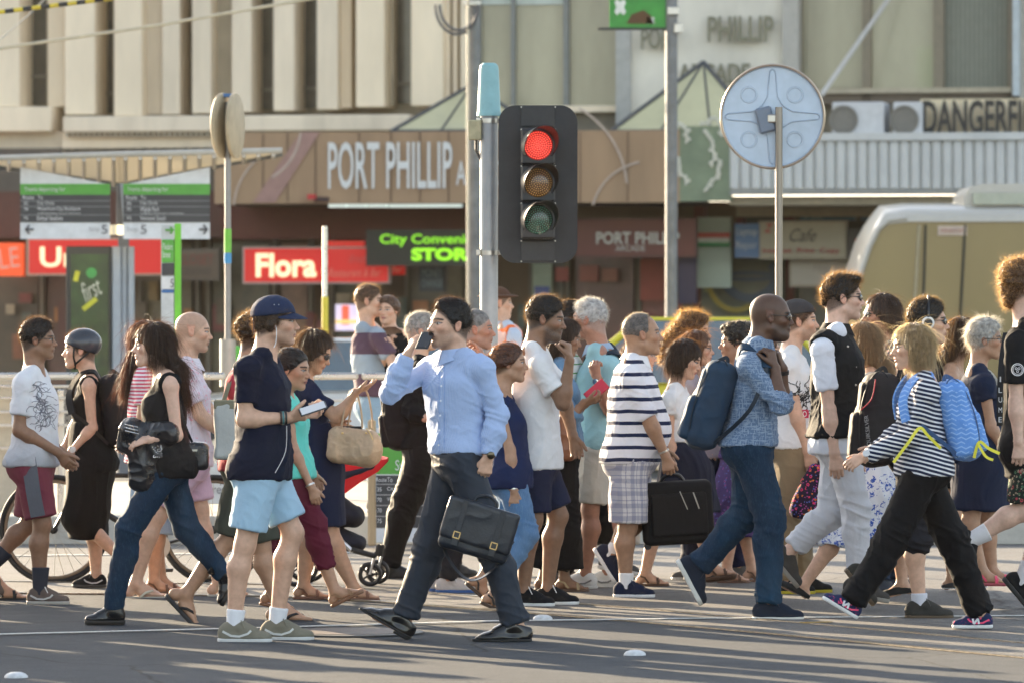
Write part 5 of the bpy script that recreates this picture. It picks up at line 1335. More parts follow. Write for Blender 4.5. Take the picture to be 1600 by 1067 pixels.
LT = mat((.20,.19,.13), .6); ftext('PHILLIP', 1106, 26, 1209, 66, .12, LT, A, bold=.02, ex=.05); ftext('PORT', 1002, 44, 1062, 78, .12, LT, A, bold=.02, ex=.05); ftext('ARCADE', 1060, 100, 1172, 132, .12, LT, A, bold=.02, ex=.05)
fbox(1222, -320, 1247, 160, .15, .8, mat((.42,.40,.36), .7), A, 'pier')
# --- the shop building on the right
B_ = empty('shop_building', 'building at the right with big framed windows above a pale ribbed awning', 'building', FB(1400, HZ, 0)*np.array([1,1,0]))
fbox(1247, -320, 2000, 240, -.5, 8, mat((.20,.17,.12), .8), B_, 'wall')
for x0, x1 in ((1252,1347),(1360,1458),(1474,1574)):
    w_ = fbox(x0, -320, x1, 138, -.42, .06, WINL if x0 < 1470 else mat((.20,.21,.17), .5, var=.1, vs=.6), B_, 'window')
    if x0 > 1470:
        mb = MB()
        for i in range(14): fbox(x0+i*7.2, -320, x0+i*7.2+3, 137, -.40, .03, None, None, None, mb=mb)
        mb.build('slatted_blind', mat((.26,.27,.22), .6), w_)
for x0, x1 in ((1246,1252),(1347,1360),(1458,1474),(1574,1582)): fbox(x0, -320, x1, 165, -.2, .35, mat((.22,.185,.13), .6), B_, 'mullion')
fbox(1250, 138, 1580, 146, -.1, .45, mat((.42,.36,.26), .7), B_, 'sill'); fbox(1250,146,1580,162,-.2,.4,mat((.15,.12,.09), .8),B_,'spandrel'); fbox(1582, -320, 1592, 150, .1, .5, mat((.45,.50,.52), .5), B_, 'pier'); fbox(1592, -320, 1900, 200, -.2, .5, mat((.45,.42,.36), .7), B_, 'wall_panel')
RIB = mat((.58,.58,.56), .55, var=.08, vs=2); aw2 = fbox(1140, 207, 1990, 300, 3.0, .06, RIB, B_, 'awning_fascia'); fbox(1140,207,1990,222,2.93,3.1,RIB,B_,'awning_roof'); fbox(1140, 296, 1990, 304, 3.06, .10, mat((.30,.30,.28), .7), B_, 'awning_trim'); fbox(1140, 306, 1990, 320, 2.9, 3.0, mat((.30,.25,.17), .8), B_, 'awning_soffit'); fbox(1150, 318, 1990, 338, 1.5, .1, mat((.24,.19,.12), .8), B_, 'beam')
rb = MB()
for i in range(48):
    x = 1142+i*16.6; q0, q1 = FB(x+6, 222, 3.0), FB(x+6, 295, 3.0); rb.tube([q0, q1], .074, 8)
rb.build('rib', RIB, aw2)['kind'] = 'stuff'
fbox(1140, 207, 1990, 219, 3.10, .12, RIB, B_, 'awning_cap')
fbox(1438,154,1990,212,1.95,.06,mat((.74,.62,.42), .7),B_,'sunlit_sides_panel'); DL = mat((.022,.020,.018), .5); ftext('DANGERFIELD', 1442, 157, 1655, 210, 2.2, DL, B_, bold=.02, ex=.08)  # added cream panel, its colour stands in for the letters' sunlit sides

gp_ = fbox(1062, 198, 1143, 315, 3.01, .12, mat((.19,.235,.15), .6, var=.3, vs=1.5), B_, 'green_fascia'); mb = MB(); rg = random.Random(8)
for x0, y0 in ((1072,290),(1072,225),(1100,300),(1128,215),(1112,262)):
    x, y, a = x0, y0, -1.2
    for k in range(9):
        a += rg.uniform(-.7,.7); x2, y2 = x+5*math.cos(a), y+7*math.sin(a); mb.tube([FB(x,y,3.04), FB(x2,y2,3.04)], .02, 5); mb.lathe(FB(x2+rg.uniform(-4,4),y2,3.03), FN_, [(.035,0),(.03,.02)], 7); x, y = x2, y2
mb.build('vine_motif', mat((.60,.58,.48), .5), gp_)['kind'] = 'stuff'
for x0, x1, lb in ((1300,1381,'left of two air conditioning units on the ribbed awning'),(1395,1440,'right of two air conditioning units, beside the big dark letters')):
    ac = empty('air_conditioner', lb, 'air conditioner', FB((x0+x1)/2, 215, 2.4), 'air conditioning units on the awning'); fbox(x0, 160, x1, 215, 2.5, .8, mat((.55,.55,.55), .6), ac, 'casing', .02)
    c = FB(x0+18, 188, 2.5); MB().lathe(c, FN_, [(.21,0),(.21,.03),(.17,.03),(.16,.008),(0,.008)], 24).build('fan_grille', mat((.16,.15,.13), .5), ac, smooth=True)
br = empty('awning_brace', 'pale steel rod sloping up from the ribbed awning across the windows', 'rod', FB(1285,145,2.8)); MB().tube([FB(1283,150,2.8), FB(1400,-18,.0)], .035, 8).build('rod', mat((.50,.48,.44), .4), br, smooth=True)
# --- ground floor
SF = mat((.105,.062,.028), .5, var=.4, vs=.5, stretch=(1,1,.4)); GL = mat((.050,.040,.022), .15, var=.5, vs=.5, coat=.5, stretch=(1,1,.5))
fbox(-150, 318, 1150, 652, -.6, 6, SF, A, 'shop_wall'); fbox(1150, 318, 1990, 652, -.6, 6, mat((.055,.050,.035), .6, var=.4, vs=.5), B_, 'shop_wall')
fbox(345, 322, 735, 374, .8, .2, mat((.110,.030,.020), .7), A, 'maroon_band'); fbox(-150, 300, 345, 372, .3, .2, mat((.10,.04,.03), .7), A, 'brown_band')
for x0, x1, c_ in ((-20,60,(.05,.035,.02)),(75,150,(.07,.03,.02)),(222,300,(.085,.065,.03)),(330,420,(.06,.05,.025)),(440,480,(.13,.06,.03)),(520,560,(.05,.05,.03)),(640,735,(.06,.055,.04)),(830,880,(.07,.06,.04)),(900,990,(.09,.03,.02)),(1000,1040,(.16,.03,.02)),(1240,1300,(.05,.045,.03)),(1310,1420,(.04,.035,.03))):
    fbox(x0, 380, x1, 646, -.45, .1, mat(tuple(q*1.5 for q in c_), .35, var=.5, vs=1.2, coat=.3), A if x0 < 1150 else B_, 'shop_window')
for x in (62,152,215,305,322,425,482,515,565,632,735,826,884,995,1042,1236,1304,1425): fbox(x, 372, x+6, 650, -.3, .14, mat((.14,.115,.08), .6), A if x < 1150 else B_, 'door_frame')
fbox(700, 318, 722, 650, -.2, .4, mat((.16,.14,.09), .7), A, 'pillar'); fbox(1084, 318, 1100, 650, .0, .4, mat((.13,.03,.02), .7), A, 'pillar'); fbox(1150,340,1160,650,0,.4,mat((.12,.03,.025), .7),B_,'pillar')
fbox(1225,338,1238,650,0,.4,mat((.13,.03,.025), .7),B_,'pillar')
fbox(232,398,246,470,-.2,.1,mat((.20,.13,.05), .6),A,'poster'); fbox(90,470,150,545,-.2,.1,mat((.10,.04,.03), .6),A,'poster')
rg = random.Random(12)
for i in range(46):
    x0 = rg.uniform(0, 1140); w_ = rg.uniform(6, 26); y0 = rg.uniform(455, 530); h_ = rg.uniform(8, 45); c_ = rg.choice([(.20,.07,.03),(.26,.17,.07),(.10,.07,.04),(.30,.24,.15),(.16,.04,.03),(.06,.08,.06),(.34,.14,.04)])
    fbox(x0, y0, x0+w_, y0+h_, -.33+.004*i, .04, mat(c_, .5, var=.35, vs=4), A, 'poster')
# signs
def shop_sign(label, x0, y0, x1, y1, off, col, texts, frame=None, th=.12, emit=0):
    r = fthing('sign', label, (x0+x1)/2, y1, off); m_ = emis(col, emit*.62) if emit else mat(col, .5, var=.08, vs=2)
    if frame: fbox(x0-3, y0-3, x1+3, y1+3, off-.01, th, mat(frame, .5), r, 'frame')
    p_ = fbox(x0, y0, x1, y1, off, th, m_, r, 'panel')
    for (s, a, b, c, d, tc, *k) in texts:
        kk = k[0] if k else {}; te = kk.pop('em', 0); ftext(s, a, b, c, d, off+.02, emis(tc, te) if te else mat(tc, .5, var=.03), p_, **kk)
    return r
RED = (.50,.016,.012); YEL = (.85,.72,.42)
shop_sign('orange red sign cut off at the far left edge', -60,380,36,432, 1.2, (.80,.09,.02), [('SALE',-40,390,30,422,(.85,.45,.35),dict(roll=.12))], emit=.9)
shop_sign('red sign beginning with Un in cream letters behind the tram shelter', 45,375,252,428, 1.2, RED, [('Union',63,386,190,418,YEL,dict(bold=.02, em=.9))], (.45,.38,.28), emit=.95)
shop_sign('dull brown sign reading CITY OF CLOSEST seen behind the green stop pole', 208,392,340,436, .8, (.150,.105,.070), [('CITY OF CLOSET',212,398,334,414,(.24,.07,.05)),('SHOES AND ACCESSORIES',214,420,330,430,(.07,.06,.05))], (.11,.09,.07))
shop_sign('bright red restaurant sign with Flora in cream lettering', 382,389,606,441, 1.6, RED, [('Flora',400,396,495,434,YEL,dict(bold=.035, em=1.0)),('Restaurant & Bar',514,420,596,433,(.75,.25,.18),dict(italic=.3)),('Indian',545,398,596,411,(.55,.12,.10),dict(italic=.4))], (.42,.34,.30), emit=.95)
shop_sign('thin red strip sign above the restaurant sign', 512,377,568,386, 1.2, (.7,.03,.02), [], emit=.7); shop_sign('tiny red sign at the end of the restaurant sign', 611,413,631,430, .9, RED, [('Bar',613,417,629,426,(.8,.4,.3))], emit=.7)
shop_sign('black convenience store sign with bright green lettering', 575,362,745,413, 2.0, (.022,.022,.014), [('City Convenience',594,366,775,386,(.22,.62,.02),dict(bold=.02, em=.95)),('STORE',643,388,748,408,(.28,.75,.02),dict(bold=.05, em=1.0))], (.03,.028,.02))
shop_sign('dark hexagonal money change sign below the convenience store sign', 655,417,694,456, 1.4, (.018,.024,.026), [('MONEY',659,420,691,433,(.16,.22,.22)),('CHANGE',659,437,691,449,(.16,.22,.22))])
shop_sign('maroon inner sign reading PORT PHILLIP ARCADE right of the traffic signal', 902,344,1086,400, 1.6, (.145,.040,.030), [('PORT PHILLIP',932,363,1062,382,(.62,.60,.55),dict(bold=.02)),('ARCADE',962,384,1008,393,(.55,.52,.48),dict(bold=.01))], (.09,.03,.025))
shop_sign('blue laptop repair sign beside the cafe sign', 1148,350,1186,403, 1.2, (.075,.15,.28), [('Laptop',1151,357,1183,371,(.40,.45,.48)),('Repair',1151,378,1183,392,(.40,.45,.48))])
shop_sign('beige cafe sign offering internet, print and copy behind the slim pole', 1188,348,1320,403, 1.2, (.34,.29,.20), [('Cafe',1234,358,1276,378,(.07,.06,.05),dict(italic=.4)),('Internet  Print  Copy',1192,388,1312,398,(.30,.03,.03),dict(bold=.015)),('z',1194,350,1208,364,(.4,.05,.04),dict(italic=.3))], (.24,.20,.14))
shop_sign('dark sign box with a red leaf shape at the edge of the coach', 1325,358,1372,408, 1.2, (.025,.022,.018), [('*',1336,366,1372,402,(.40,.02,.02),dict(bold=.03))])
shop_sign('row of cream posters under the cafe sign', 1236,406,1342,446, .9, (.36,.31,.24), [('Hot  Chips',1270,412,1338,428,(.30,.24,.2),dict(italic=.3))], (.25,.2,.14)); shop_sign('blue strip sign under the ribbed awning', 1250,325,1336,345, 1.0, (.035,.085,.12), [('w bear',1256,333,1288,342,(.22,.25,.22))]); shop_sign('dim blue strip sign above the coach', 1345,325,1400,345, 1.0, (.03,.07,.10), [])
shop_sign('light box with red and green stripes between the maroon sign and the blue sign', 1088,340,1142,450, .9, (.33,.38,.30), []); fl = fthing('sign', 'red white and green striped flag panel between the maroon sign and the laptop sign', 1113, 385, 1.1)
fbox(1088,364,1140,372,1.0,.05,mat((.42,.05,.03), .6),fl,'stripe'); fbox(1088,372,1140,379,1.0,.05,mat((.5,.48,.4), .6),fl,'stripe'); fbox(1088,379,1140,386,1.0,.05,mat((.03,.20,.06), .6),fl,'stripe')
shop_sign('dark purple poster with a pale figure right of the banner pole', 1060,348,1088,475, 1.3, (.030,.022,.055), [])
gh = fthing('mural', 'large blue and yellow swirl painted on the shop front', 1155, 480, .6)
for (cx_, cy_, rx, ry, a0, a1, w_, c_) in ((1172,432,40,34,150,395,14,(.035,.055,.075)),(1172,432,40,5,0,360,6,(.035,.055,.075)),(1150,430,45,55,110,300,8,(.26,.19,.02)),(1125,440,22,48,95,200,7,(.22,.19,.06))):
    q = [FB(cx_+rx*math.cos(R(a)), cy_-ry*math.sin(R(a)), .3) for a in np.linspace(a0, a1, 22)]; mb = MB(); mb.ribbon(q, w_/104, FN_, .03); mb.build('swirl', mat(c_, .5), gh)
fbox(1095,388,1225,500,.2,.1,mat((.115,.115,.075), .6, var=.3, vs=2),gh,'panel')
scn = fthing('screen', 'lit shop screen with a red and yellow picture beside the man in the striped T-shirt', 541, 515, .5); fbox(524,476,560,517,.6,.1,emis((.62,.55,.72), .9),scn,'panel'); fbox(534,478,545,508,.63,.02,emis((.75,.12,.06), .9),scn,'picture'); fbox(524,500,560,506,.64,.02,emis((.8,.55,.2), .9),scn,'picture')
for x0,y0,x1,y1,c_ in ((832,412,862,470,(.30,.36,.26)),(835,448,858,470,(.06,.10,.30)),(868,418,888,440,(.32,.06,.04)),(905,415,935,440,(.30,.08,.05)),(940,420,965,440,(.28,.10,.06)),(1000,405,1040,470,(.30,.05,.03))): fbox(x0,y0,x1,y1,-.1 if y0 != 448 else -.05,.06,mat(c_, .5, var=.2, vs=3),A,'poster')
fbox(645,470,668,545,-.1,.08,mat((.30,.12,.05), .5, var=.4, vs=3),A,'poster')
# ------------------------------------------------------------------ tram shelter
def shelter():
    s_ = 150; d = dist(s_); P = lambda x, y, o=0: W(x, y, d+o); r = empty('tram_shelter', 'tram shelter with a folded white roof, two hanging route panels and an advertising panel', 'shelter', P(187,HZ)*np.array([1,1,0]))
    RF = mat((.62,.58,.50), .5, var=.08, vs=3); AL = mat((.30,.34,.39), .5, metal=.3, var=.1)
    # butterfly roof: valley at x 187, rising to both sides; front and back edges
    RT, t_, b_ = newmat('roof_sheet'); b_.inputs['Base Color'].default_value = (.62,.57,.47,1); b_.inputs['Roughness'].default_value = .5
    tr = N_(t_, 'ShaderNodeBsdfTranslucent'); tr.inputs[0].default_value = (.74,.70,.60,1); ms = N_(t_, 'ShaderNodeMixShader'); ms.inputs[0].default_value = .45
    t_.links.new(b_.outputs[0], ms.inputs[1]); t_.links.new(tr.outputs[0], ms.inputs[2]); t_.links.new(ms.outputs[0], t_.nodes['Material Output'].inputs[0])
    for (n0, n1, f0, f1) in (((187,244),(441,238),(187,287),(441,240)), ((187,244),(-70,252),(187,287),(-70,250))):
        A_, B_2, C_, D_2 = P(*n0,-1.2), P(*n1,-1.2), P(*f0,1.8), P(*f1,1.8); th = np.array([0,0,.03])
        MB().add([A_,B_2,D_2,C_,A_+th,B_2+th,D_2+th,C_+th], [(0,1,2,3),(7,6,5,4),(0,4,5,1),(1,5,6,2),(2,6,7,3),(3,7,4,0)]).build('roof', RT, r)
        mb = MB(); n = 11
        for k in range(n): t = (k+.4)/n; mb.tube([A_*(1-t)+B_2*t-th*.9, C_*(1-t)+D_2*t-th*.9], .022, 6)
        mb.build('roof_batten', mat((.52,.48,.42), .5), r)['kind'] = 'stuff'
        MB().tube([A_+th*.5, B_2+th*.5], .030, 8).build('roof_edge', mat((.45,.42,.36), .4), r, smooth=True); MB().tube([C_, D_2], .035, 8).build('roof_edge', mat((.16,.17,.19), .4), r, smooth=True)
    MB().box(P(187,325,-.6), (.07,.07,.50), bev=.01).build('bracket', mat((.10,.105,.12), .5), r)
    MB().box((P(187,285)+P(187,800))/2+np.array([0,.6,0]), (.11,.11,P(187,285)[2]-.2), bev=.01).build('post', mat((.14,.155,.18), .5), r)
    mb = MB(); mb.prism([(P(195,0)[0],P(0,290)[2]),(P(205,0)[0],P(0,290)[2]),(P(212,0)[0],P(0,350)[2]),(P(200,0)[0],P(0,350)[2])], d-.75, d-.70); mb.build('side_plate', AL, r)
    for x in (176,190): MB().lathe(P(x,352,-.8), (0,0,-1), [(.05,0),(.06,.10),(.0,.105)], 14).build('spot_lamp', emis((1.0,.85,.55), 1.6) if x == 190 else mat((.8,.7,.5), .3), r, smooth=True)
    def rp(x0, x1, left):
        q = lambda x, y, o: W(x, y, d-.9-o); def_ = lambda a0, b0, a1, b1, m_, nm, par, o: MB().box((q(a0,b0,o)+q(a1,b1,o))/2, (abs(q(a1,b0,o)[0]-q(a0,b0,o)[0]), .04, q(a0,b0,o)[2]-q(a0,b1,o)[2])).build(nm, m_, par)
        p0 = def_(x0, 290, x1, 374, WHS, 'route_panel', r, 0)
        # the panel's white top follows the slope of the roof
        zt = q(x0,290,0)[2]; hi, lo_ = q(0,262,0)[2], q(0,289,0)[2]; xa, xb = q(x0,0,0)[0], q(x1,0,0)[0]
        MB().prism([(xa,zt),(xb,zt),(xb,lo_ if left else hi),(xa,hi if left else lo_)], d-.92, d-.88).build('panel_top', WHS, p0)
        def_(x0,288,x1,305,GRN,'header',p0,.012); def_(x0,305,x1,348,DGR,'route_list',p0,.012)
        for y in (314,323,336): def_(x0,y,x1,y+1.0,mat((.22,.23,.24), .5),'divider',p0,.02)
        T2 = lambda s, a, b, a1, b1, m_=LTX: text(s, (q(a,b,.045)+q(a1,b1,.045))/2, q(a1,b,.045)[0]-q(a,b,.045)[0], q(a,b,.045)[2]-q(a,b1,.045)[2], m_, p0)
        e = x0+4; T2('Trams departing for', e+2,293,e+66,301); T2('Route', e,306,e+17,312); T2('To', e+23,306,e+31,312)
        L = (('35','City Circle','70','Waterfront City Docklands','75','Etihad Stadium') if left else ('35','City Circle','70','Wattle Park','75','Vermont South'))
        T2(L[0], e+1,316,e+8,321); T2(L[1], e+22,315,e+49,322); T2(L[2], e+1,325,e+8,330); T2(L[3], e+22,324,e+(90 if left else 52),331); T2(L[4], e+1,339,e+8,344); T2(L[5], e+22,338,e+62,345)
        T2('via Batman Avenue and La Trobe Street', e+22,332.5,e+90,335); 
        K = mat((.06,.06,.07), .5); T2('Stop', x0+(107 if left else 5),355,x0+(124 if left else 22),364,mat((.3,.3,.32), .5)); T2('5', x0+(127 if left else 27),352,x0+(136 if left else 36),366,K)
        xa_ = x0+(8 if left else 118); yy = 359; ar = MB(); sg = 1 if left else -1; tip = xa_ if left else xa_+13
        Z_ = .045; ar.tube([q(xa_,yy,Z_), q(xa_+13,yy,Z_)], .010, 5); ar.tube([q(tip+sg*6,yy-7,Z_), q(tip,yy,Z_), q(tip+sg*6,yy+7,Z_)], .010, 5); ar.build('arrow', K, p0)
    rp(32,172,True); rp(193,328,False)
    # advertising panel with its silver frame
    ad = MB().box((P(104,386,-.3)+P(175,600,-.3))/2, ((71)/s_, .16, P(0,386)[2]-P(0,600)[2]), bev=.01).build('advertising_case', mat((.022,.024,.024), .35), r); q = lambda x, y: W(x, y, d-.40)
    MB().box((q(111,398)+q(169,592))/2, (58/s_, .012, 194/s_)).build('poster', mat((.012,.018,.008), .2, var=.6, vs=2.2, coat=.3, col2=(.035,.085,.018)), ad)
    text('first', q(142,452)-np.array([0,.02,0]), .22, .20, mat((.50,.52,.42), .5), ad, italic=.5, roll=.5); 
    mb = MB(); mb.ribbon([q(130,484)-np.array([0,.02,0]), q(151,467)-np.array([0,.02,0])], .05, (0,-1,0), .004); mb.build('brush_mark', mat((.50,.50,.03), .5), ad); mb = MB(); mb.ribbon([q(118,440)-np.array([0,.02,0]), q(122,424)-np.array([0,.02,0])], .05, (0,-1,0), .004); mb.build('brush_mark', mat((.50,.50,.03), .5), ad)
    MB().lathe(q(143,427)-np.array([0,.008,0]), (0,-1,0), [(.055,0),(.055,.012)], 22).build('roundel', mat((.04,.28,.06), .5), ad)
    for x0, x1, dd in ((175,190,-.34),(190,200,-.30),(200,210,-.34)): MB().box((P(x0,386,dd)+P(x1,600,dd))/2, ((x1-x0)/s_*.96, .10, 214/s_), bev=.012).build('frame', AL, r)
shelter()
def stop_pole():
    s_ = 185; d = dist(s_); P = lambda x, y, o=0: W(x, y, d+o); r = empty('stop_pole', 'green and white tram stop pole with route plates behind the bald man in pink', 'sign', P(270,850)*np.array([1,1,0])+np.array([0,0,.2]))
    q = lambda x0, y0, x1, y1, m_, nm, o=0, th=.05: MB().box((P(x0,y0,-o)+P(x1,y1,-o))/2, ((x1-x0)/s_, th, (y1-y0)/s_), bev=.003).build(nm, m_, r)
    q(273,350,283,850,mat((.14,.50,.03), .4),'post'); q(252,352,272,850,mat((.45,.48,.50), .5, var=.2, vs=9),'plate'); q(253,375,272,411,GRN,'green_plate',.012); q(253,412,272,431,DGR,'dark_plate',.012); q(253,433,272,452,WHS,'number_plate',.012); q(253,453,272,458,mat((.02,.12,.35), .5),'blue_strip',.012)
    text('5', P(269,443,-.045), .03, .07, mat((.05,.05,.06), .5), r); ar = MB(); ar.tube([P(258,360,-.04), P(270,360,-.04)], .008, 5); ar.tube([P(266,355,-.04), P(271,360,-.04), P(266,366,-.04)], .008, 5); ar.build('arrow', GRN, r)
    text('Flinders\nStreet', P(262,392,-.045), .085, .12, LTX, r)
    V, F = solid([cap(P(371,545,.1), P(371,640,.1), .028, k=.01)], .008); gp2 = empty('green_post', 'rounded green post top beside the steel sleeve of the sign pole', 'post', P(371,850,.1)); mesh_np('post', V, F, mat((.10,.42,.05), .45), gp2)
stop_pole()
# ------------------------------------------------------------------ coach
def coach():
    d = 70.0; s_ = FPX/d; P = lambda x, y, o=0: W(x, y, d+o); r = empty('coach', 'large coach with a white roof and brown tinted side behind the crowd at the right', 'coach', P(1600,HZ)*np.array([1,1,0]))
    SD = mat((.25,.185,.070), .30, var=.10, vs=.8, coat=.4, stretch=(1,1,.2)); WR = mat((.46,.44,.40), .35, coat=.4, var=.05); zf = .35
    prof = [(1322,None),(1337,460),(1362,385),(1376,358),(1392,345),(1420,341)]; L_ = []
    zt = P(0,341)[2]; zb = zf; pts = [(P(1316,0)[0], zb), (P(1320,0)[0], P(0,500)[2])]+[(P(x,0)[0], P(0,y)[2]) for x, y in prof[1:]]+[(P(2700,0)[0], zt), (P(2700,0)[0], zb)]
    MB().prism(pts, d+.0, d+2.45).build('body', SD, r)
    # white roof shell, rounded over the side
    mb = MB(); edge = [(P(x,0)[0], P(0,y)[2]) for x, y in prof[1:]]+[(P(2700,0)[0], zt)]; n = len(edge); V = []
    for i, (x, z) in enumerate(edge):
        dx = .0 if i > 3 else -.02
        for (dy, dz) in ((-.03,-.05),(-.035,.02),(.04,.09),(.25,.15),(1.2,.20),(2.3,.14),(2.48,.0)): V.append((x+dx*2-(.03 if i < 4 else 0), d+dy, z+dz*(1 if i > 2 else .5)))
    m_ = 7; mb.add(V, [(i*m_+k, i*m_+k+1, (i+1)*m_+k+1, (i+1)*m_+k) for i in range(n-1) for k in range(m_-1)]); mb.build('roof', WR, r, smooth=True, angle=60)
    mb = MB(); mb.tube([np.array([x-.03, d-.03, z]) for x, z in [(P(1336,0)[0],P(0,465)[2])]+edge[:5]], .035, 8); mb.build('windscreen_pillar', WR, r, smooth=True)
    for (x0, x1) in ((1446,1440),(1508,1497),(1700,1690),(1900,1890),(2100,2090)): mb = MB(); mb.tube([P(x0,352,-.01), P(x1,560,-.01)], .018, 6); mb.build('window_seam', mat((.04,.035,.02), .5), r)
    mb = MB(); mb.tube([P(1436,352,-.005), P(1424,560,-.005)], .022, 6); mb.build('window_seam', mat((.36,.31,.20), .4), r)
    MB().box(P(1488,361,-.01), (.36,.02,.12), bev=.003).build('notice_plate', mat((.50,.40,.33), .6), r)
    text('EMERGENCY EXIT', P(1488,361,-.03), .28, .04, mat((.35,.12,.10), .6), r)
    ac = [(1508,330),(1510,305),(1519,292),(1535,287),(1800,287),(1800,330)]; V = [(P(x,0)[0], P(0,y)[2]) for x, y in ac]; MB().prism(V, d+.25, d+2.1).build('air_unit', WR, r)
    MB().box((P(1520,300,.2)+P(1800,322,.2))/2, (280/s_, .06, 18/s_)).build('air_grille', mat((.40,.42,.34), .5), r)
    for x in (1480, 2300):
        c = P(x,0,0); c[2] = .5; wh = empty_child('wheel', r, c); MB().lathe(c+np.array([0,.1,0]), (0,-1,0), [(.5,-.2),(.5,.12),(.3,.14),(.1,.1)], 28).build('tyre', BLACKP2, wh, smooth=True)
coach()
# ------------------------------------------------------------------ cars glimpsed through the crowd
def car(label, x_c, d, col, L_=4.6, roofy=1.45, col2=None, van=False):
    r = empty('car', label, 'car', ((x_c-800)/FPX*d, d, 0)); X0 = (x_c-800)/FPX*d; PT = mat(col, .25, coat=.8, var=.03); GLc = mat((.10,.14,.17), .08, coat=.6)
    h = L_/2; bp_ = [(-h,.35),(-h,.75),(-h+.15,.85),(-h*.55,.95),(h*.62,.98),(h*.95,.9),(h,.7),(h,.35),(h*.75,.25),(-h*.75,.25)]
    V = []; 
    for (yy, sc, dz) in ((-.86,.97,-.03),(-.9,1,0),(.9,1,0),(.86,.97,-.03)): V += [(X0+x*sc, d+yy, z+dz*(z > .6)) for x, z in bp_]
    n = len(bp_); F = [(k*n+i, k*n+(i+1) % n, (k+1)*n+(i+1) % n, (k+1)*n+i) for k in range(3) for i in range(n)]+[tuple(range(n-1, -1, -1)), tuple(3*n+i for i in range(n))]
    MB().add(V, F).build('body', PT if not col2 else mat(col2, .25, coat=.8), r, smooth=True, angle=30)
    gh_ = [(-h*.55,.95),(-h*.22,roofy),(h*.42,roofy),(h*.64,.98)]; V = []
    for yy, ins in ((-.84,0),(-.62,1),(.62,1),(.84,0)): V += [(X0+x, d+(yy if z > 1.2 else (-.84 if yy < 0 else .84)), z-.0) for x, z in gh_]
    g = MB(); a = [(X0+x, d-(.84 if z < 1.2 else .64), z) for x, z in gh_]; b_ = [(X0+x, d+(.84 if z < 1.2 else .64), z) for x, z in gh_]; g.add(a+b_, [(3,2,1,0),(4,5,6,7),(0,1,5,4),(1,2,6,5),(2,3,7,6)]); g.build('windows', GLc, r)
    MB().box((X0+(gh_[1][0]+gh_[2][0])/2, d, roofy+.015), (gh_[2][0]-gh_[1][0], 1.3, .05), bev=.02).build('roof', PT, r)
    for x, z, x2, z2 in ((gh_[0][0],.95,gh_[1][0],roofy),(0.05,.96,.1,roofy),(gh_[3][0],.98,gh_[2][0],roofy)): MB().tube([(X0+x,d-.845,z),(X0+x2,d-.645,z2)], .04, 6).build('pillar', PT, r)
    for x in (-h*.62, h*.62):
        for yy in (-.82,.82):
            c = np.array([X0+x, d+yy, .32]); wh = empty_child('wheel', r, c); MB().lathe(c-np.array([0,.1,0]), (0,1,0), [(.25,0),(.32,.02),(.32,.18),(.25,.2)], 24).build('tyre', BLACKP2, wh, smooth=True); MB().lathe(c-np.array([0,.11,0]), (0,1,0), [(.2,0),(.2,.02)], 16).build('rim', METAL2, wh, smooth=True)
    return r
car('yellow taxi standing across the street behind the woman with curly hair', 1075, 62, (.62,.55,.03), 5.0, 1.62); car('white car parked across the street behind the railing', 585, 56, (.62,.64,.66), 4.6, 1.42)

HZM, t, b = newmat('haze'); t.nodes.remove(b); pv = N_(t, 'ShaderNodeVolumePrincipled'); pv.inputs['Color'].default_value = (1.0, .92, .78, 1); pv.inputs['Density'].default_value = .00005; pv.inputs['Anisotropy'].default_value = .5
t.links.new(pv.outputs[0], t.nodes['Material Output'].inputs['Volume'])
HB_ = MB().box((0, 75, 6.5), (200, 170, 15)).build('haze', HZM); HB_['kind'] = 'stuff'
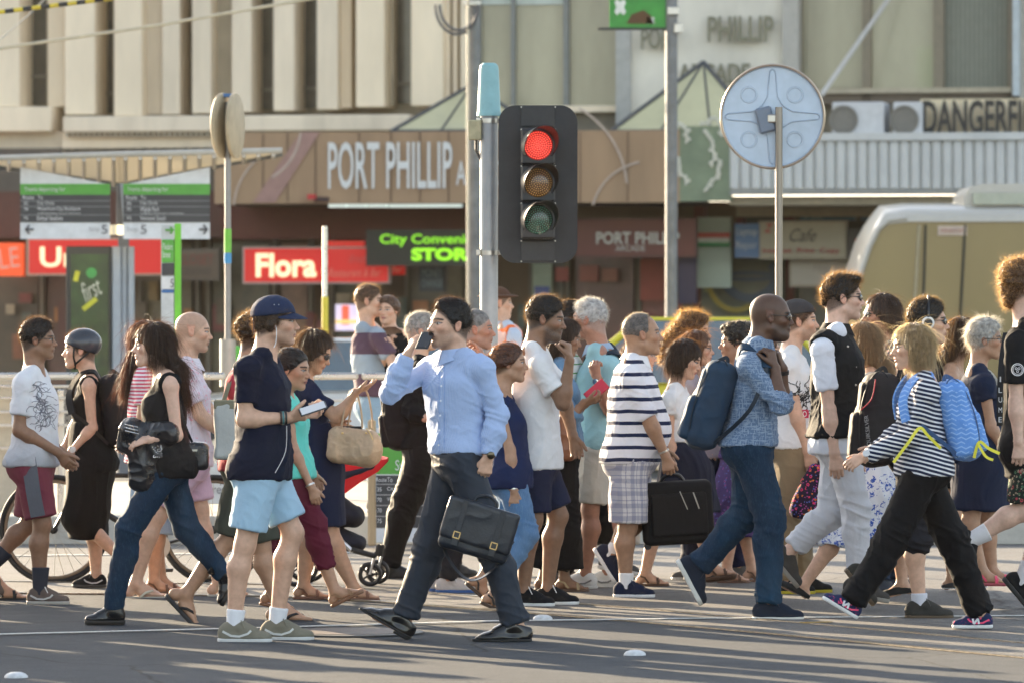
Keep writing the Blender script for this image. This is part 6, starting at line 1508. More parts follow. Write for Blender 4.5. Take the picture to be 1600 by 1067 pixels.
# ================================================================== the crowd (pixels are photo pixels, turned into metres at each person's own distance)
def backpack(p, label, c, w_, h_, th, up, out, col, rough=.7, straps=True, pockets=True, trim=None, pat=None, M=None, sgn=1, cat_='backpack', frontstrap=None):
    """c: centre pixel; up: pixel direction of the pack's long axis; out: 3-vector away from the wearer's back"""
    C = W(c[0], c[1], p.d+(c[2] if len(c) > 2 else 0)); U = unit([up[0], 0, -up[1]]); O = unit(np.array(out)-U*(np.array(out)@U)); S = np.cross(U, O); M3 = np.stack([O, S, U])
    root = empty('backpack', label, cat_, C-U*h_/2)
    m = cloth(col, pat, rough=rough, bump=.5) if M is None else M
    P = [rbox(C, (th/2, w_/2, h_/2), min(th, w_)*.38, M3, k=.02), ell(C+O*th*.12-U*h_*.12, (th*.55, w_*.47, h_*.40), M3, k=.03)]
    V, F = solid(P, .007); N = vnormals(V, F); V = V+N*(.006*(ridge(V*np.array([9, 9, 12])+p.seed)-.4)+.003*(ridge(V*25)-.4))[:, None]
    b = mesh_np('bag_body', V, F, m, root); dk = trim or mat([x*.35 for x in col], .6)
    if pockets:
        V, F = solid([rbox(C+O*th*.50-U*h_*.20, (th*.20, w_*.40, h_*.25), .03, M3, k=.02)], .007); V = V+vnormals(V, F)*(.004*(ridge(V*16)-.4))[:, None]
        mesh_np('pocket', V, F, m, root)
        V, F = solid([rbox(C+O*th*.38+U*h_*.22, (th*.18, w_*.38, h_*.17), .03, M3, k=.02)], .007); mesh_np('pocket', V, F, m, root)
    mb = MB()
    arc = [C+O*(th*(.1+.42*math.sin(a)))+U*h_*.51*math.cos(a)+S*w_*.41 for a in np.linspace(-.5, 2.4, 16)]; mb.tube(arc, .004, 5)
    mb.build('zip', dk, root); mb = MB()
    arc = [C+O*(th*(.1+.42*math.sin(a)))+U*h_*.51*math.cos(a)-S*w_*.41 for a in np.linspace(-.5, 2.4, 16)]; mb.tube(arc, .004, 5)
    mb.build('zip', dk, root)
    strapmesh([C+U*h_*.47-O*th*.1, C+U*(h_*.55)+O*.0, C+U*h_*.49+O*th*.2], .022, S, dk, root, 'handle', th=.006)
    if straps:
        for q, sg in (('n', 1), ('f', -1)):
            lat = p.S*sg; s0 = p.sh[q]-lat*.055
            top = C+U*h_*.44-O*th*.42+lat*w_*.2; bot = C-U*h_*.42-O*th*.35+lat*w_*.42
            pts = [top, s0-p.TF*.03+p.up*.092, s0+p.TF*.06+p.up*.072, s0+p.TF*.125-p.up*.04+lat*.02, s0+p.TF*.11-p.up*.16+lat*.05, p.T(.45)+lat*.17*p.b+p.TF*.02, bot]
            if frontstrap and q == 'n': pts = [top]+frontstrap+[bot]
            ctr = p.T(.6); sm_ = m if trim is None else trim; k_ = len(pts)-2
            strap_around(pts[:k_], .055, ctr, sm_, root); strap_around(pts[k_-1:], .022, ctr, dk, root, .005)
    return root
def _cr(P):
    Q = []
    for i in range(len(P)-1):
        p0 = P[max(i-1, 0)]; p1 = P[i]; p2 = P[i+1]; p3 = P[min(i+2, len(P)-1)]
        for t in np.linspace(0, 1, 6)[:-1]: Q.append(.5*((2*p1)+(p2-p0)*t+(2*p0-5*p1+4*p2-p3)*t*t+(3*p1-p0-3*p2+p3)*t**3))
    Q.append(P[-1]); return Q
def strap_around(pts, w_, ctr, m, root, th=.010, name='strap'):
    Q = _cr([np.asarray(x, float) for x in pts]); mb = MB(); mb.ribbon(Q, w_, [unit(q-ctr) for q in Q], th); return mb.build(name, m, root, smooth=True, angle=50)
def phone(p, c, dirn, nrm, label, col=(.01,.01,.012), face=(.02,.02,.022), size=(.072, .145, .009), case=None):
    C = W(c[0], c[1], p.d+c[2]); D = unit(dirn); Nn = unit(np.array(nrm)-D*(np.array(nrm)@D)); S = np.cross(D, Nn); M3 = np.stack([S, D, Nn])
    r = empty('phone', label, 'phone', C)
    MB().box(C, (size[0], size[1], size[2]), M3, .004).build('phone_body', mat(col, .3), r)
    MB().box(C+Nn*(size[2]/2+.0006), (size[0]-.008, size[1]-.014, .001), M3).build('screen', mat(face, .1, var=.02), r)
    return r
def band(p, q, m, t=.0, w_=.010, r=.006, name='bracelet', dial=None):
    """a ring round the wrist"""
    a = p.el[q]; b = p.wr[q]; D = unit(b-a); c = b-D*(.012+t); T = p.hands[q][2]; Pn = np.cross(D, T); rr = (.029 if p.sex == 'm' else .025)*p.g
    mb = MB(); mb.tube([c-D*w_/2, c+D*w_/2], rr+r, 18, scale=(1, 1)); o = mb.build(name, m, p.root, smooth=True)
    if dial is not None:
        x = unit(-p.hands[q][1]*(1)); 
        mb = MB(); mb.lathe(c+x*(rr+r-.002), x, [(.020, 0), (.020, .007), (.017, .009)], 20); mb.build('dial', dial, o, smooth=True)
    return o
G = 'people crossing the street'
NAVY = (.008, .012, .030); BLK = (.006, .006, .007); WHT = (.74, .74, .76)
DENIM = cloth((.010, .030, .060), ('denim', (.030, .078, .130))); 
# ---- young man, grey-white T-shirt, glasses
p = Person('young man in glasses, a white printed T-shirt and maroon and grey shorts', 266, -5, H=1.70, head=(60,531), neck=(54,577), hip=(53,722), skin='brown', hpitch=0, beard=.12,
  N=dict(sh=(36,598), e=(30,672), w=(91,706,.03), h=(.75,1), palm=(0,.7,.5), curl=.45), Fa=dict(e=(58,672), w=(96,706), h=(.8,1), curl=.4),
  NL=dict(k=(66,818), a=(62,913), fs=1.02), FL=dict(k=(46,818), a=(-14,884), p=-48))
p.body(hair=BLACKH); p.shirt(cloth((.66,.67,.70), ('split', .80, 1.02, (.33,.35,.38))), hem=727, loose=.025)
p.trousers(cloth((.17,.035,.055), rough=.7), name='shorts', length=.44, hemr=.04, o=.016, top=.1)
mb = MB()
for sg in (1, -1):
    a, k_, ra, rb = p.leg['n' if sg > 0 else 'f'][0]; e = a+(k_-a)*.86; off = p.S*sg
    strap_around([a+off*(ra+.018)+p.up*.05, a+(e-a)*.5+off*(ra+.022), e+off*(rb+.043)], .085, (a+e)/2, cloth((.11,.12,.14)), p.root, .012, 'side_panel')
p.shoe('n', 'sneaker', (.13,.10,.085), (.42,.40,.36), lace=(.7,.69,.66), sock=((.035,.04,.055), .13), c2=(.55,.53,.5)); p.shoe('f', 'sneaker', (.13,.10,.085), (.42,.40,.36), sock=((.035,.04,.055), .13))
p.hair('short', vol=1.5, flow=(.5,.8)); p.glasses(dark=False)
def scribble(p, c, n, r, col, seed, dy=-.16, name='print', nrm=None):
    """a printed line drawing on the cloth: thin strokes lying on the chest"""
    rg = random.Random(seed); mb = MB(); C = W(c[0], c[1], p.d+dy)
    for i in range(n):
        x, z = rg.uniform(-r[0], r[0]), rg.uniform(-r[1], r[1]); a = rg.uniform(0, 6.3); pts = []
        for k in range(9):
            pts.append((x, z)); a += rg.uniform(-.9, .9); x += math.cos(a)*.012; z += math.sin(a)*.012
        mb_pts = [np.array([C[0]+q[0], 0, C[2]+q[1]]) for q in pts]
        yield mb_pts
def print_on(p, garment, strokes, col, w_=.004, name='print'):
    """drops strokes (x,z) onto the camera side of the garment"""
    bpy.context.view_layer.update(); mb = MB(); o0 = org(garment)
    inv = garment
    for st in strokes:
        P_ = []
        for q in st:
            ok, loc, nr, _ = garment.ray_cast(Vector((q[0]-o0[0], p.d-1.5-o0[1], q[2]-o0[2])), Vector((0, 1, 0)))
            if ok: P_.append((np.array(loc)+o0+np.array(nr)*.0015, np.array(nr)))
        if len(P_) > 2 and max(np.linalg.norm(P_[i+1][0]-P_[i][0]) for i in range(len(P_)-1)) < .05: mb.ribbon([a for a, b in P_], w_, [b for a, b in P_], .001)
    if mb.v: return mb.build(name, mat(col, .8), garment)
ob = [o for o in p.root.children if o.name.startswith('shirt')][0]
print_on(p, ob, list(scribble(p, (70,630), 60, (.045,.13), None, 3)), (.14,.14,.17), .0035)
# ---- woman in helmet
p = Person('woman in a black dress and dark cycling helmet walking left with a black backpack', 253, 180, H=1.63, sex='f', head=(125,547), hyaw=183, neck=(139,586), hip=(144,718), skin='fair', hs=1.05,
  N=dict(sh=(139,604), e=(144,668), w=(112,704), h=(-.5,1), palm=(0,1,0), th=(-1,0,0), curl=.5), Fa=dict(e=(120,660), w=(100,700)),
  NL=dict(k=(118,808), a=(186,868), p=-45), FL=dict(k=(142,812), a=(150,893)))
p.body(hair=DKBR); p.shirt(cloth(BLK), name='dress', sleeve=None, tank=True, hem=735, loose=.012, scoop=.05)
p.skirt(cloth(BLK), pts_=[(136,655,.095,.125),(142,735,.145,.165),(138,790,.135,.16),(136,840,.105,.13)], top=.45)
p.shoes(kind='sneaker', c=(.012,.012,.013), sole=(.05,.05,.05), lace=(.1,.1,.1), c2=(.6,.6,.6))
p.hair('short', back=2)
hm = mat((.030,.036,.048), .25, coat=.3); P = [p.hel((-.022, 0, .045), (.122, .098, .098), 0)]
V, F = solid(P, .0045, [(p.hp(.06,0,.030), unit(-p.HM[2]+p.HM[0]*.35))]+[(p.hp(-.09,0,-.035), -p.HM[2])]); h_ = mesh_np('helmet', V, F, hm, p.root)
mb = MB()
for x in (-.09, -.05, -.01, .03): mb.box(p.hp(x, 0, .142-.9*abs(x+.02)**1.4), (.022, .008, .006), p.HM)
mb.build('vent', mat((.004,.004,.004), .9), h_)
for sg in (1, -1):
    strapmesh([p.hp(.035, sg*.088, .02), p.hp(.040, sg*.078, -.04), p.hp(.030, sg*.050, -.09), p.hp(.035, 0, -.125)], .012, p.HM[1], mat((.01,.01,.01), .7), h_, 'chin_strap', th=.004)
    strapmesh([p.hp(-.06, sg*.088, -.01), p.hp(-.01, sg*.085, -.055), p.hp(.030, sg*.052, -.09)], .012, p.HM[1], mat((.01,.01,.01), .7), h_, 'chin_strap', th=.004)
band(p, 'n', mat((.01,.01,.01), .5), name='watch', dial=mat((.6,.6,.58), .3))
backpack(p, 'black backpack on the back of the woman in the cycling helmet', (182,642), .30, .46, .19, (-.12,-1), (1,.1,0), (.012,.012,.014))
# ---- woman behind, pink stripes
p = Person('woman with long auburn hair in a pink and white striped top, mostly hidden', 257, 0, H=1.64, sex='f', head=(232,531), neck=(225,578), hip=(235,718), skin='tan',
  N=dict(e=(222,650), w=(240,700)), Fa=dict(e=(225,650), w=(245,700)), NL=dict(k=(250,822), a=(240,905), bare=True), FL=dict(k=(243,822), a=(252,903), bare=True))
p.body(hair=(.035,.015,.009)); p.shirt(cloth((.75,.70,.72), ('hstripe', .022, .5, (.55,.08,.14), 0, 0)), hem=722, sleeve='short', loose=.015)
p.skirt(cloth((.20,.30,.42), ('denim', (.35,.45,.55))), pts_=[(235,700,.12,.16),(243,780,.14,.18),(246,833,.15,.19)], top=.2)
p.shoes(kind='sandal', c=(.12,.06,.035), sole=(.14,.08,.05)); p.hair('long', down=.20, ln=.10, glow=(.35,.12,.05), bw=.07)
# ---- bald man, pale pink shirt
p = Person('bald man in a pale pink shirt and pink shorts walking right in cream thongs', 260, 0, H=1.74, head=(302,518), neck=(293,566), hip=(296,722), skin='fair', hs=1.04, hpitch=-4, beard=.4,
  N=dict(sh=(291,592), e=(313,648,.0), w=(362,690,.05)), Fa=dict(e=(325,640), w=(365,690)),
  NL=dict(k=(246,806), a=(212,905), bare=True, fs=1.05), FL=dict(k=(312,795), a=(342,898), bare=True, p=0))
p.body(hair=(.10,.08,.06), scalp=.30)
p.shirt(cloth((.70,.62,.68), ('spray', (.75,.35,.42), 40, .58)), hem=728, loose=.02, collar=cloth((.72,.68,.74)))
p.trousers(cloth((.62,.42,.52)), name='shorts', length=.40, hemr=.035, o=.016, top=.1); p.shoes(kind='flipflop', c=(.55,.52,.40), sole=(.40,.38,.32))
# ---- long dark hair woman, tank, jacket
p = Person('long haired woman in a black tank top and jeans, jacket over her arm', 285, 183, H=1.68, sex='f', head=(238,540), hyaw=190, hpitch=0, neck=(255,582), hip=(262,722), skin='pale', hs=1.06,
  N=dict(sh=(267,602), e=(276,680,0), w=(232,686,-.05), h=(-1,.2), palm=(0,.6,-.6), curl=.4), Fa=dict(e=(240,672), w=(212,688)),
  NL=dict(k=(201,828), a=(176,932)), FL=dict(k=(290,826), a=(350,898), p=-60))
p.body(hair=DKBR); p.shirt(cloth((.012,.012,.013)), name='tank_top', sleeve=None, tank=True, hem=745, loose=.02, scoop=.10)
p.trousers(DENIM, name='jeans', hemr=.014, o=.006, knee=.010, top=.05)
p.shoes(kind='boot', c=(.010,.010,.012), sole=(.02,.018,.016), rough=.22, lace=(.01,.01,.01), thick=.03)
p.hair('long', down=.20, ln=.13, vol=1.3, fringe=.03, glow=(.30,.14,.06), bw=.075)
J = empty('leather_jacket', 'black leather jacket with silver studs draped over the arm of the long haired woman', 'jacket', W(228,700,p.d-.18))
P = [cap(W(262,676,p.d-.17), W(212,682,p.d-.10), .055, .075, k=.03), cap(W(205,672,p.d-.14), W(196,694,p.d-.12), .06, .05, k=.03), cap(W(232,690,p.d-.16), W(226,752,p.d-.12), .035, .05, k=.04, w=(1,0,0), wa=.12, wb=.085), cap(W(244,700,p.d-.16), W(248,775,p.d-.10), .03, .028, k=.03, w=(1,0,0), wa=.05, wb=.05)]
V, F = solid(P, .006); N = vnormals(V, F); V = V+N*(.020*(ridge(V*np.array([13, 13, 7]))-.4)+.008*(ridge(V*np.array([30,30,22]))-.4))[:, None]
LEA = mat((.012,.013,.016), .28, bump=.8, bs=90, var=.3, spec=.6); jo = mesh_np('jacket_body', V, F, LEA, J)
bpy.context.view_layer.update(); mb = MB(); rg = random.Random(5); o0 = org(jo)
for i in range(70):
    u = i/70; q = W(196+u*34+rg.uniform(-2,2), 662+rg.choice([0,5,10])+10*math.sin(u*2)+rg.uniform(-1,1), 0) if i < 42 else W(246+rg.uniform(-7,7), 700+rg.uniform(-8,12), 0)
    x = (196+u*34 if i < 42 else 246+rg.uniform(-8,8)); y = (662+(i % 3)*5+8*u if i < 42 else 702+rg.uniform(-9,12)); q = W(x, y, p.d-.16)
    ok, loc, nr, _ = jo.ray_cast(Vector((q[0]-o0[0], p.d-1-o0[1], q[2]-o0[2])), Vector((0, 1, 0)))
    if ok: mb.lathe(np.array(loc)+o0, np.array(nr), [(.0042, -.001), (.0042, .001), (.0015, .004)], 6)
mb.build('stud', mat((.75,.74,.72), .2, metal=1), J)['kind'] = 'stuff'
B = empty('shoulder_bag', 'small black shoulder bag hanging at the hip of the long haired woman', 'bag', W(307,735,p.d))
V, F = solid([rbox(W(307,712,p.d-.02), (.065,.04,.075), .03, k=.01)], .006); V = V+vnormals(V, F)*(.008*(ridge(V*18)-.4))[:, None]; mesh_np('bag_body', V, F, LEA, B)
strapmesh([W(300,690,p.d-.06), W(288,660,p.d-.10), W(272,600,p.d-.10), W(262,585,p.d-.05)], .014, (0,-1,0), LEA, B, 'strap'); MB().box(W(304,703,p.d-.065), (.03,.006,.012), bev=.002).build('clasp', METAL, B)
# ---- tote man behind the cap man
p = Person('man in black thongs and olive shorts mostly hidden behind the navy cap man', 283, 0, H=1.72, head=(405,527), neck=(383,575), hip=(388,722), skin='tan',
  N=dict(sh=(372,598), e=(364,655,.1), w=(375,715)), Fa=dict(e=(380,655), w=(390,715)), NL=dict(k=(360,840), a=(292,926), p=-47, bare=True, fs=1.05), FL=dict(k=(408,850), a=(436,945), bare=True, fs=1.05))
p.body(hair=DKBR); p.shirt(cloth((.42,.04,.06)), hem=735, loose=.02); p.trousers(cloth((.06,.065,.05)), name='shorts', length=.48, hemr=.05, o=.02, top=.1)
p.shoes(kind='flipflop', c=(.015,.015,.016), sole=(.025,.025,.028)); p.hair('curly', col=DKBR, glow=(.4,.24,.10))
T_ = empty('tote_bag', 'grey and olive canvas tote bag hanging behind the man in the navy cap', 'bag', W(357,715,p.d-.22))
V, F = solid([rbox(W(357,672,p.d-.24), (.075,.05,.155), .02, k=.01)], .006); V = V+vnormals(V, F)*(.010*(ridge(V*np.array([10,10,6]))-.4))[:, None]; mesh_np('bag_body', V, F, cloth((.42,.44,.42)), T_)
MB().box(W(357,632,p.d-.24), (.156,.106,.055), bev=.008).build('top_band', cloth((.20,.19,.13)), T_)
strapmesh([W(350,625,p.d-.24), W(362,590,p.d-.2), W(378,575,p.d-.1)], .03, (-1,-1,0), cloth((.20,.19,.13)), T_)
# ---- cap man
p = Person('man in a navy cap, navy T-shirt and pale blue shorts holding a phone', 300, -5, H=1.80, head=(431,503), hyaw=-3, neck=(413,552), hip=(409,728), skin='fair', hs=1.07, beard=.45,
  N=dict(sh=(386,578), e=(382,655,0), w=(450,652,.03), h=(1,-.18), palm=(0,.75,.6), th=(0,0,1), curl=[.35,.55,.6,.65]), Fa=dict(e=(425,660), w=(470,648,-.12), h=(1,-.1), palm=(0,-.6,.8), th=(0,0,1), curl=.6),
  NL=dict(k=(383,850), a=(366,962), fs=1.08), FL=dict(k=(458,832), a=(432,954), fs=1.08))
p.body(hair=(.05,.03,.018)); p.shirt(cloth((.006,.010,.026)), hem=748, loose=.035, amp=.011)
p.trousers(cloth((.36,.53,.66), bump=.5), name='shorts', length=.40, hemr=.040, o=.020, top=.1, amp=.007)
p.shoes(kind='sneaker', c=(.20,.185,.14), sole=(.62,.62,.60), lace=(.22,.20,.15), sock=((.8,.8,.82), .075), c2=(.62,.62,.58))
p.hair('short', vol=1.2, under=.062, back=2.5, extra=[((-.055,.0,-.035),(-.06,0,-.075),.055,.035), ((-.01,-.075,.0),(-.02,-.07,-.03),.02,.02)], glow=(.35,.2,.09)); c_ = p.cap_hat(cloth((.025,.035,.075)), zcut=.035)
for x in (.0,.022): MB().lathe(p.hp(x,-.083,.083), -p.HM[1]+p.HM[2]*.6, [(.003,0),(.003,.002)], 8).build('eyelet', METAL, c_)
strapmesh([p.hp(-.103,-.03,.05), p.hp(-.108,-.03,.01), p.hp(-.105,-.03,-.055)], .018, p.HM[0], cloth((.025,.035,.075)), c_, 'adjuster_strap', th=.004)
strapmesh([p.hp(.008,-.088,-.018), p.hp(.012,-.088,-.05), p.hp(.008,-.085,-.10), p.hp(-.002,-.085,-.125)], .0035, (0,-1,0), mat((.8,.8,.8), .4), p.root, 'earphone_cord', th=.0035)
strapmesh([W(448,665,p.d-.32), W(446,705,p.d-.25), W(430,738,p.d-.22)], .0035, (0,-1,0), mat((.8,.8,.8), .4), p.root, 'earphone_cord', th=.0035)
band(p, 'n', mat((.02,.02,.02), .6)); band(p, 'n', mat((.10,.22,.22), .5), t=.014); band(p, 'n', mat((.07,.04,.03), .6), t=.026)
phone(p, (489,638,-.22), (1,.1,.33), (-.25,-.55,.8), 'white phone held in both hands by the man in the navy cap', col=(.02,.02,.02), face=(.75,.75,.76))
# ---- teal top woman
p = Person('woman with black hair tied back in a teal top and maroon trousers walking right', 279, -8, H=1.56, sex='f', head=(457,576), hyaw=-20, hpitch=-8, neck=(443,616), hip=(456,738), skin='tan', hs=1.08,
  N=dict(sh=(447,640), e=(458,702,0), w=(486,760,-.03), h=(.35,1), palm=(0,1,0), curl=.45), Fa=dict(e=(470,690), w=(490,740)),
  NL=dict(k=(490,818), a=(523,922), p=26, bare=True), FL=dict(k=(440,835), a=(424,925), bare=True, p=-10, snap=False))
p.body(hair=BLACKH); p.shirt(cloth((.13,.60,.50)), sleeve='cap', hem=745, loose=.02, scoop=.03); p.trousers(cloth((.11,.012,.030)), length=.82, hemr=.012, o=.008, top=.05)
p.shoes(kind='sandal', c=(.30,.17,.09), sole=(.22,.11,.06)); p.hair('bun', glow=(.2,.12,.06)); band(p, 'n', METAL)
# ---- navy dress woman
p = Person('woman in sunglasses and a navy dress looking down into her handbag', 263, 0, H=1.66, sex='f', head=(491,549), hyaw=-8, hpitch=-24, neck=(474,594), hip=(494,722), skin='tan', hs=1.08,
  N=dict(sh=(484,615), e=(527,652,-.05), w=(556,612,-.05), h=(1,-.4), palm=(0,.3,1), th=(0,-1,0), curl=[.1,.15,.3,.35]), Fa=dict(e=(500,670), w=(522,662,-.2), h=(1,.4), curl=.3), thick=1.2,
  NL=dict(k=(512,822), a=(552,903), bare=True), FL=dict(k=(490,822), a=(474,895), bare=True))
p.body(hair=DKBR); p.shirt(cloth((.007,.014,.042)), name='dress', sleeve='short', hem=735, loose=.01, sl_o=.012)
p.skirt(cloth((.007,.014,.042)), pts_=[(490,650,.11,.13),(498,735,.145,.18),(504,822,.14,.17)], top=.45, amp=.009)
p.shoes(kind='sandal', c=(.16,.07,.04), sole=(.14,.065,.04)); p.hair('long', down=.12, ln=.12, vol=1.3, glow=(.5,.26,.08)); p.glasses()
HB = empty('handbag', 'beige leather handbag hanging open from the arm of the navy dress woman', 'bag', W(553,725,p.d-.15)); hd_ = p.d-.2
BG = mat((.42,.30,.19), .5, bump=.6, bs=60, var=.2, vs=14)
P = [rbox(W(552,697,hd_), (.150,.070,.105), .05, rotm((1,0,-.12)), k=.02), ell(W(575,704,hd_), (.085,.085,.085), k=.04), ell(W(549,655,hd_), (.115,.045,.045), k=.008, op=-1)]
V, F = solid(P, .0055); V = V+vnormals(V, F)*(.009*(ridge(V*np.array([14,14,11]))-.4)+.003*(ridge(V*40)-.4))[:, None]; hb_ = mesh_np('bag_body', V, F, BG, HB)
for dy_, x0, x1 in ((-.05, 535, 556), (.05, 545, 572)):
    mb = MB(); mb.tube(_cr([W(x0-2,672,hd_+dy_), W(x0+3,640,hd_+dy_), W(x0+12,612,hd_+dy_*.5), W(x1,610,hd_+dy_*.5), W(x1+8,640,hd_+dy_), W(x1+10,668,hd_+dy_)]), .006, 8); mb.build('handle', BG, HB, smooth=True)
mb = MB(); mb.tube(_cr([W(572,668,hd_-.06), W(580,680,hd_-.075), W(588,705,hd_-.07)]), .003, 6); mb.build('zip', GOLD, HB)
for x in (535,572): MB().lathe(W(x,676,hd_-.085), (0,-1,0), [(.007,0),(.007,.004),(.003,.006)], 10).build('stud', GOLD, HB)
MB().box(W(549,672,hd_), (.13,.06,.05), bev=.01).build('lining', mat((.008,.008,.008), .8), HB)
# ---- pair on the tram platform
PL = .20
p = Person('man in a grey and plum striped T-shirt standing on the tram platform with folded arms', 206, -20, H=1.80, head=(577,471), hyaw=-8, neck=(572,508), hip=(588,632), skin='fair', ground=PL, group='people waiting on the tram platform', seed=5,
  N=dict(sh=(592,528), e=(616,570,-.05), w=(632,560,-.1), h=(1,-.3)), Fa=dict(e=(600,575), w=(620,565)), NL=dict(k=(590,720), a=(588,800)), FL=dict(k=(600,720), a=(604,800)))
p.body(hair=BRN); p.shirt(cloth((.30,.36,.42), ('bands', [(1.205,1.365,(.105,.06,.085)), (.60,1.055,(.105,.06,.085))])), hem=618, loose=.03)
p.trousers(cloth((.26,.37,.48), ('denim', (.36,.47,.56)))); p.shoes(); p.hair('short', glow=(.6,.38,.18))
p = Person('woman in a black sleeveless top facing the camera with hands clasped at her chest', 206, -105, H=1.66, sex='f', head=(606,485), hyaw=-112, neck=(608,517), hip=(613,630), skin='fair', ground=PL, group='people waiting on the tram platform',
  N=dict(sh=(588,535), e=(594,572), w=(606,548,-.15), h=(.3,-1), curl=.7), Fa=dict(sh=(631,535), e=(634,575), w=(616,545,-.15), h=(-.4,-1), curl=.7), NL=dict(k=(606,715), a=(606,795)), FL=dict(k=(620,715), a=(620,795)))
p.body(hair=BRN); p.shirt(cloth(BLK), sleeve=None, tank=True, hem=640); p.trousers(cloth(BLK)); p.shoes(); p.hair('bun')
# ---- person in black with backpack
p = Person('grey haired person in black clothes and boots walking right behind the man on the phone', 243, 0, H=1.70, head=(660,519), neck=(655,562), hip=(664,692), skin='fair',
  N=dict(sh=(655,582), e=(640,640), w=(664,652,-.05), h=(1,0), curl=.9), Fa=dict(e=(660,640), w=(680,650)), NL=dict(k=(638,775), a=(607,872), fs=1.15), FL=dict(k=(690,780), a=(705,870)), thick=1.15)
p.body(hair=GREY); p.shirt(cloth(BLK), sleeve='long', hem=700, loose=.03); p.trousers(cloth(BLK, rough=.7), o=.02, knee=.03, hemr=.035)
p.shoes(kind='boot', c=(.012,.012,.012), sole=(.02,.02,.02), rough=.45, lace=(.02,.02,.02), thick=.035); p.hair('short', col=GREY, glow=(.8,.75,.65))
backpack(p, 'black backpack on the back of the grey haired person in black', (622,650), .30, .42, .18, (-.1,-1), (-1,0,0), (.010,.010,.011))
# ---- chin man
p = Person('grey haired man resting his hand on his chin beside the signal pole', 256, 0, H=1.74, head=(744,515), neck=(733,562), hip=(735,718), skin='red', hs=1.05, beard=.3,
  N=dict(sh=(735,590), e=(762,640,-.1), w=(757,566,-.02), h=(-.35,-1), palm=(-1,.2,.3), th=(0,-1,0), curl=[.25,.4,.5,.55]), Fa=dict(e=(755,640), w=(770,680)), NL=dict(k=(715,815), a=(700,908)), FL=dict(k=(700,815), a=(690,890)))
p.body(hair=GREY); p.shirt(cloth((.10,.12,.16)), hem=735); p.trousers(cloth((.02,.02,.025))); p.shoes(kind='sneaker', c=(.50,.47,.45), sole=(.04,.12,.35), lace=(.7,.7,.7)); p.hair('crop', col=(.16,.15,.14), glow=(.6,.55,.5))
# ---- high visibility worker
p = Person('worker in an orange high visibility vest and brown hat behind the signal pole', 203, 10, H=1.76, head=(780,474), neck=(788,507), hip=(794,640), skin='fair', ground=PL, group='people waiting on the tram platform',
  N=dict(sh=(803,526), e=(812,590), w=(822,640)), Fa=dict(e=(790,590), w=(800,640)), NL=dict(k=(785,725), a=(785,800)), FL=dict(k=(795,725), a=(795,800)))
p.body(hair=BRN); p.shirt(cloth((.50,.56,.66)), sleeve='long', hem=650, collar=cloth((.5,.56,.66)))
p.shirt(cloth((.85,.16,.03), ('vstripe', .14, .35, (.75,.75,.72))), name='vest', sleeve=None, tank=True, o=.024, loose=.03, hem=635); p.trousers(cloth((.03,.04,.07))); p.shoes(); p.cap_hat(cloth((.10,.05,.03)), brim=False, name='hat')
V, F = solid([p.hel((-.010,0,.055),(.165,.15,.016),0)], .005); mesh_np('hat_brim', V, F, cloth((.10,.05,.03)), p.root)
# ---- blue shirt man
p = Person('man in a light blue shirt and grey trousers talking on his phone', 300, 224, H=1.80, head=(702,508), hyaw=211, hpitch=4, neck=(708,555), hip=(716,714), skin='fair', beard=.42, hs=1.08, hipyaw=195,
  N=dict(sh=(754,577,0), e=(777,650,.02), w=(763,712,-.05), h=(-.22,1), palm=(-.3,.9,0), th=(-1,-.3,0), curl=[.8,.85,.85,.85]),
  Fa=dict(sh=(671,578,0), e=(611,612,-.16), w=(636,556,-.02), h=(.50,-1,.0), palm=(.85,.35,.1), th=(.2,.9,.3), curl=[.55,.6,.62,.65]),
  NL=dict(k=(768,852), a=(806,966), y=183, fs=1.1), FL=dict(k=(671,852), a=(633,962), p=30, y=183, fs=1.1))
p.body(hair=BLACKH); BS = cloth((.33,.44,.68), ('vstripe', .006, .5, (.46,.56,.76)), rough=.7, bump=.9)
p.shirt(BS, sleeve='long', hem=707, loose=.004, o=.011, amp=.011, up=.0); sh_ = [o for o in p.root.children if o.name.startswith('shirt')][-1]
p.collar(BS, sh_, hgt=.048, gap=.045)
p.cuff('n', BS, sh_); p.cuff('f', BS, sh_)
print_on(p, sh_, [[W(691+dx-i*.02, 572+i*8, p.d) for i in range(17)] for dx in (-4, 4)], (.20,.32,.62), .002, name='placket')
mb = MB(); bpy.context.view_layer.update(); o0 = org(sh_)
for i in range(6):
    q = W(691-i*1.0, 579+i*23, p.d); ok, loc, nr, _ = sh_.ray_cast(Vector((q[0]-o0[0], p.d-1.5-o0[1], q[2]-o0[2])), Vector((0, 1, 0)))
    if ok: MB().lathe(np.array(loc)+o0, np.array(nr), [(.0055,-.001),(.0055,.002),(.003,.0025)], 10).build('button', mat((.75,.78,.82), .3), sh_)
p.trousers(cloth((.028,.036,.050), rough=.65, bump=.6), o=.013, hemr=.034, knee=.018, top=.075, amp=.009, kneeamp=.018, ankleamp=.018)
V, F = solid([cap(p.T(.04), p.T(.085), .130, .129, p.HS, .180, .178, k=0, fa=True, fb=True)], .005, relax_it=0); be = mesh_np('belt', V, F, mat((.008,.008,.009), .3), p.root)
MB().box(p.T(.062)+hd(205)*.137, (.012,.045,.036), rotm(hd(205)), .004).build('buckle', METAL, be)
p.shoes(kind='leather', c=(.008,.008,.009), sole=(.012,.012,.012), rough=.16, lace=(.01,.01,.01), thick=.012); p.hair('short', vol=1.25, flow=(.7,.5), line=(.076,.084), glow=(.12,.07,.04), extra=[((.05,.0,.10),(.0,0,.108),.022,.02)])
band(p, 'n', mat((.02,.015,.012), .5), name='watch', t=-.004, w_=.018, dial=mat((.10,.085,.06), .2, metal=1))
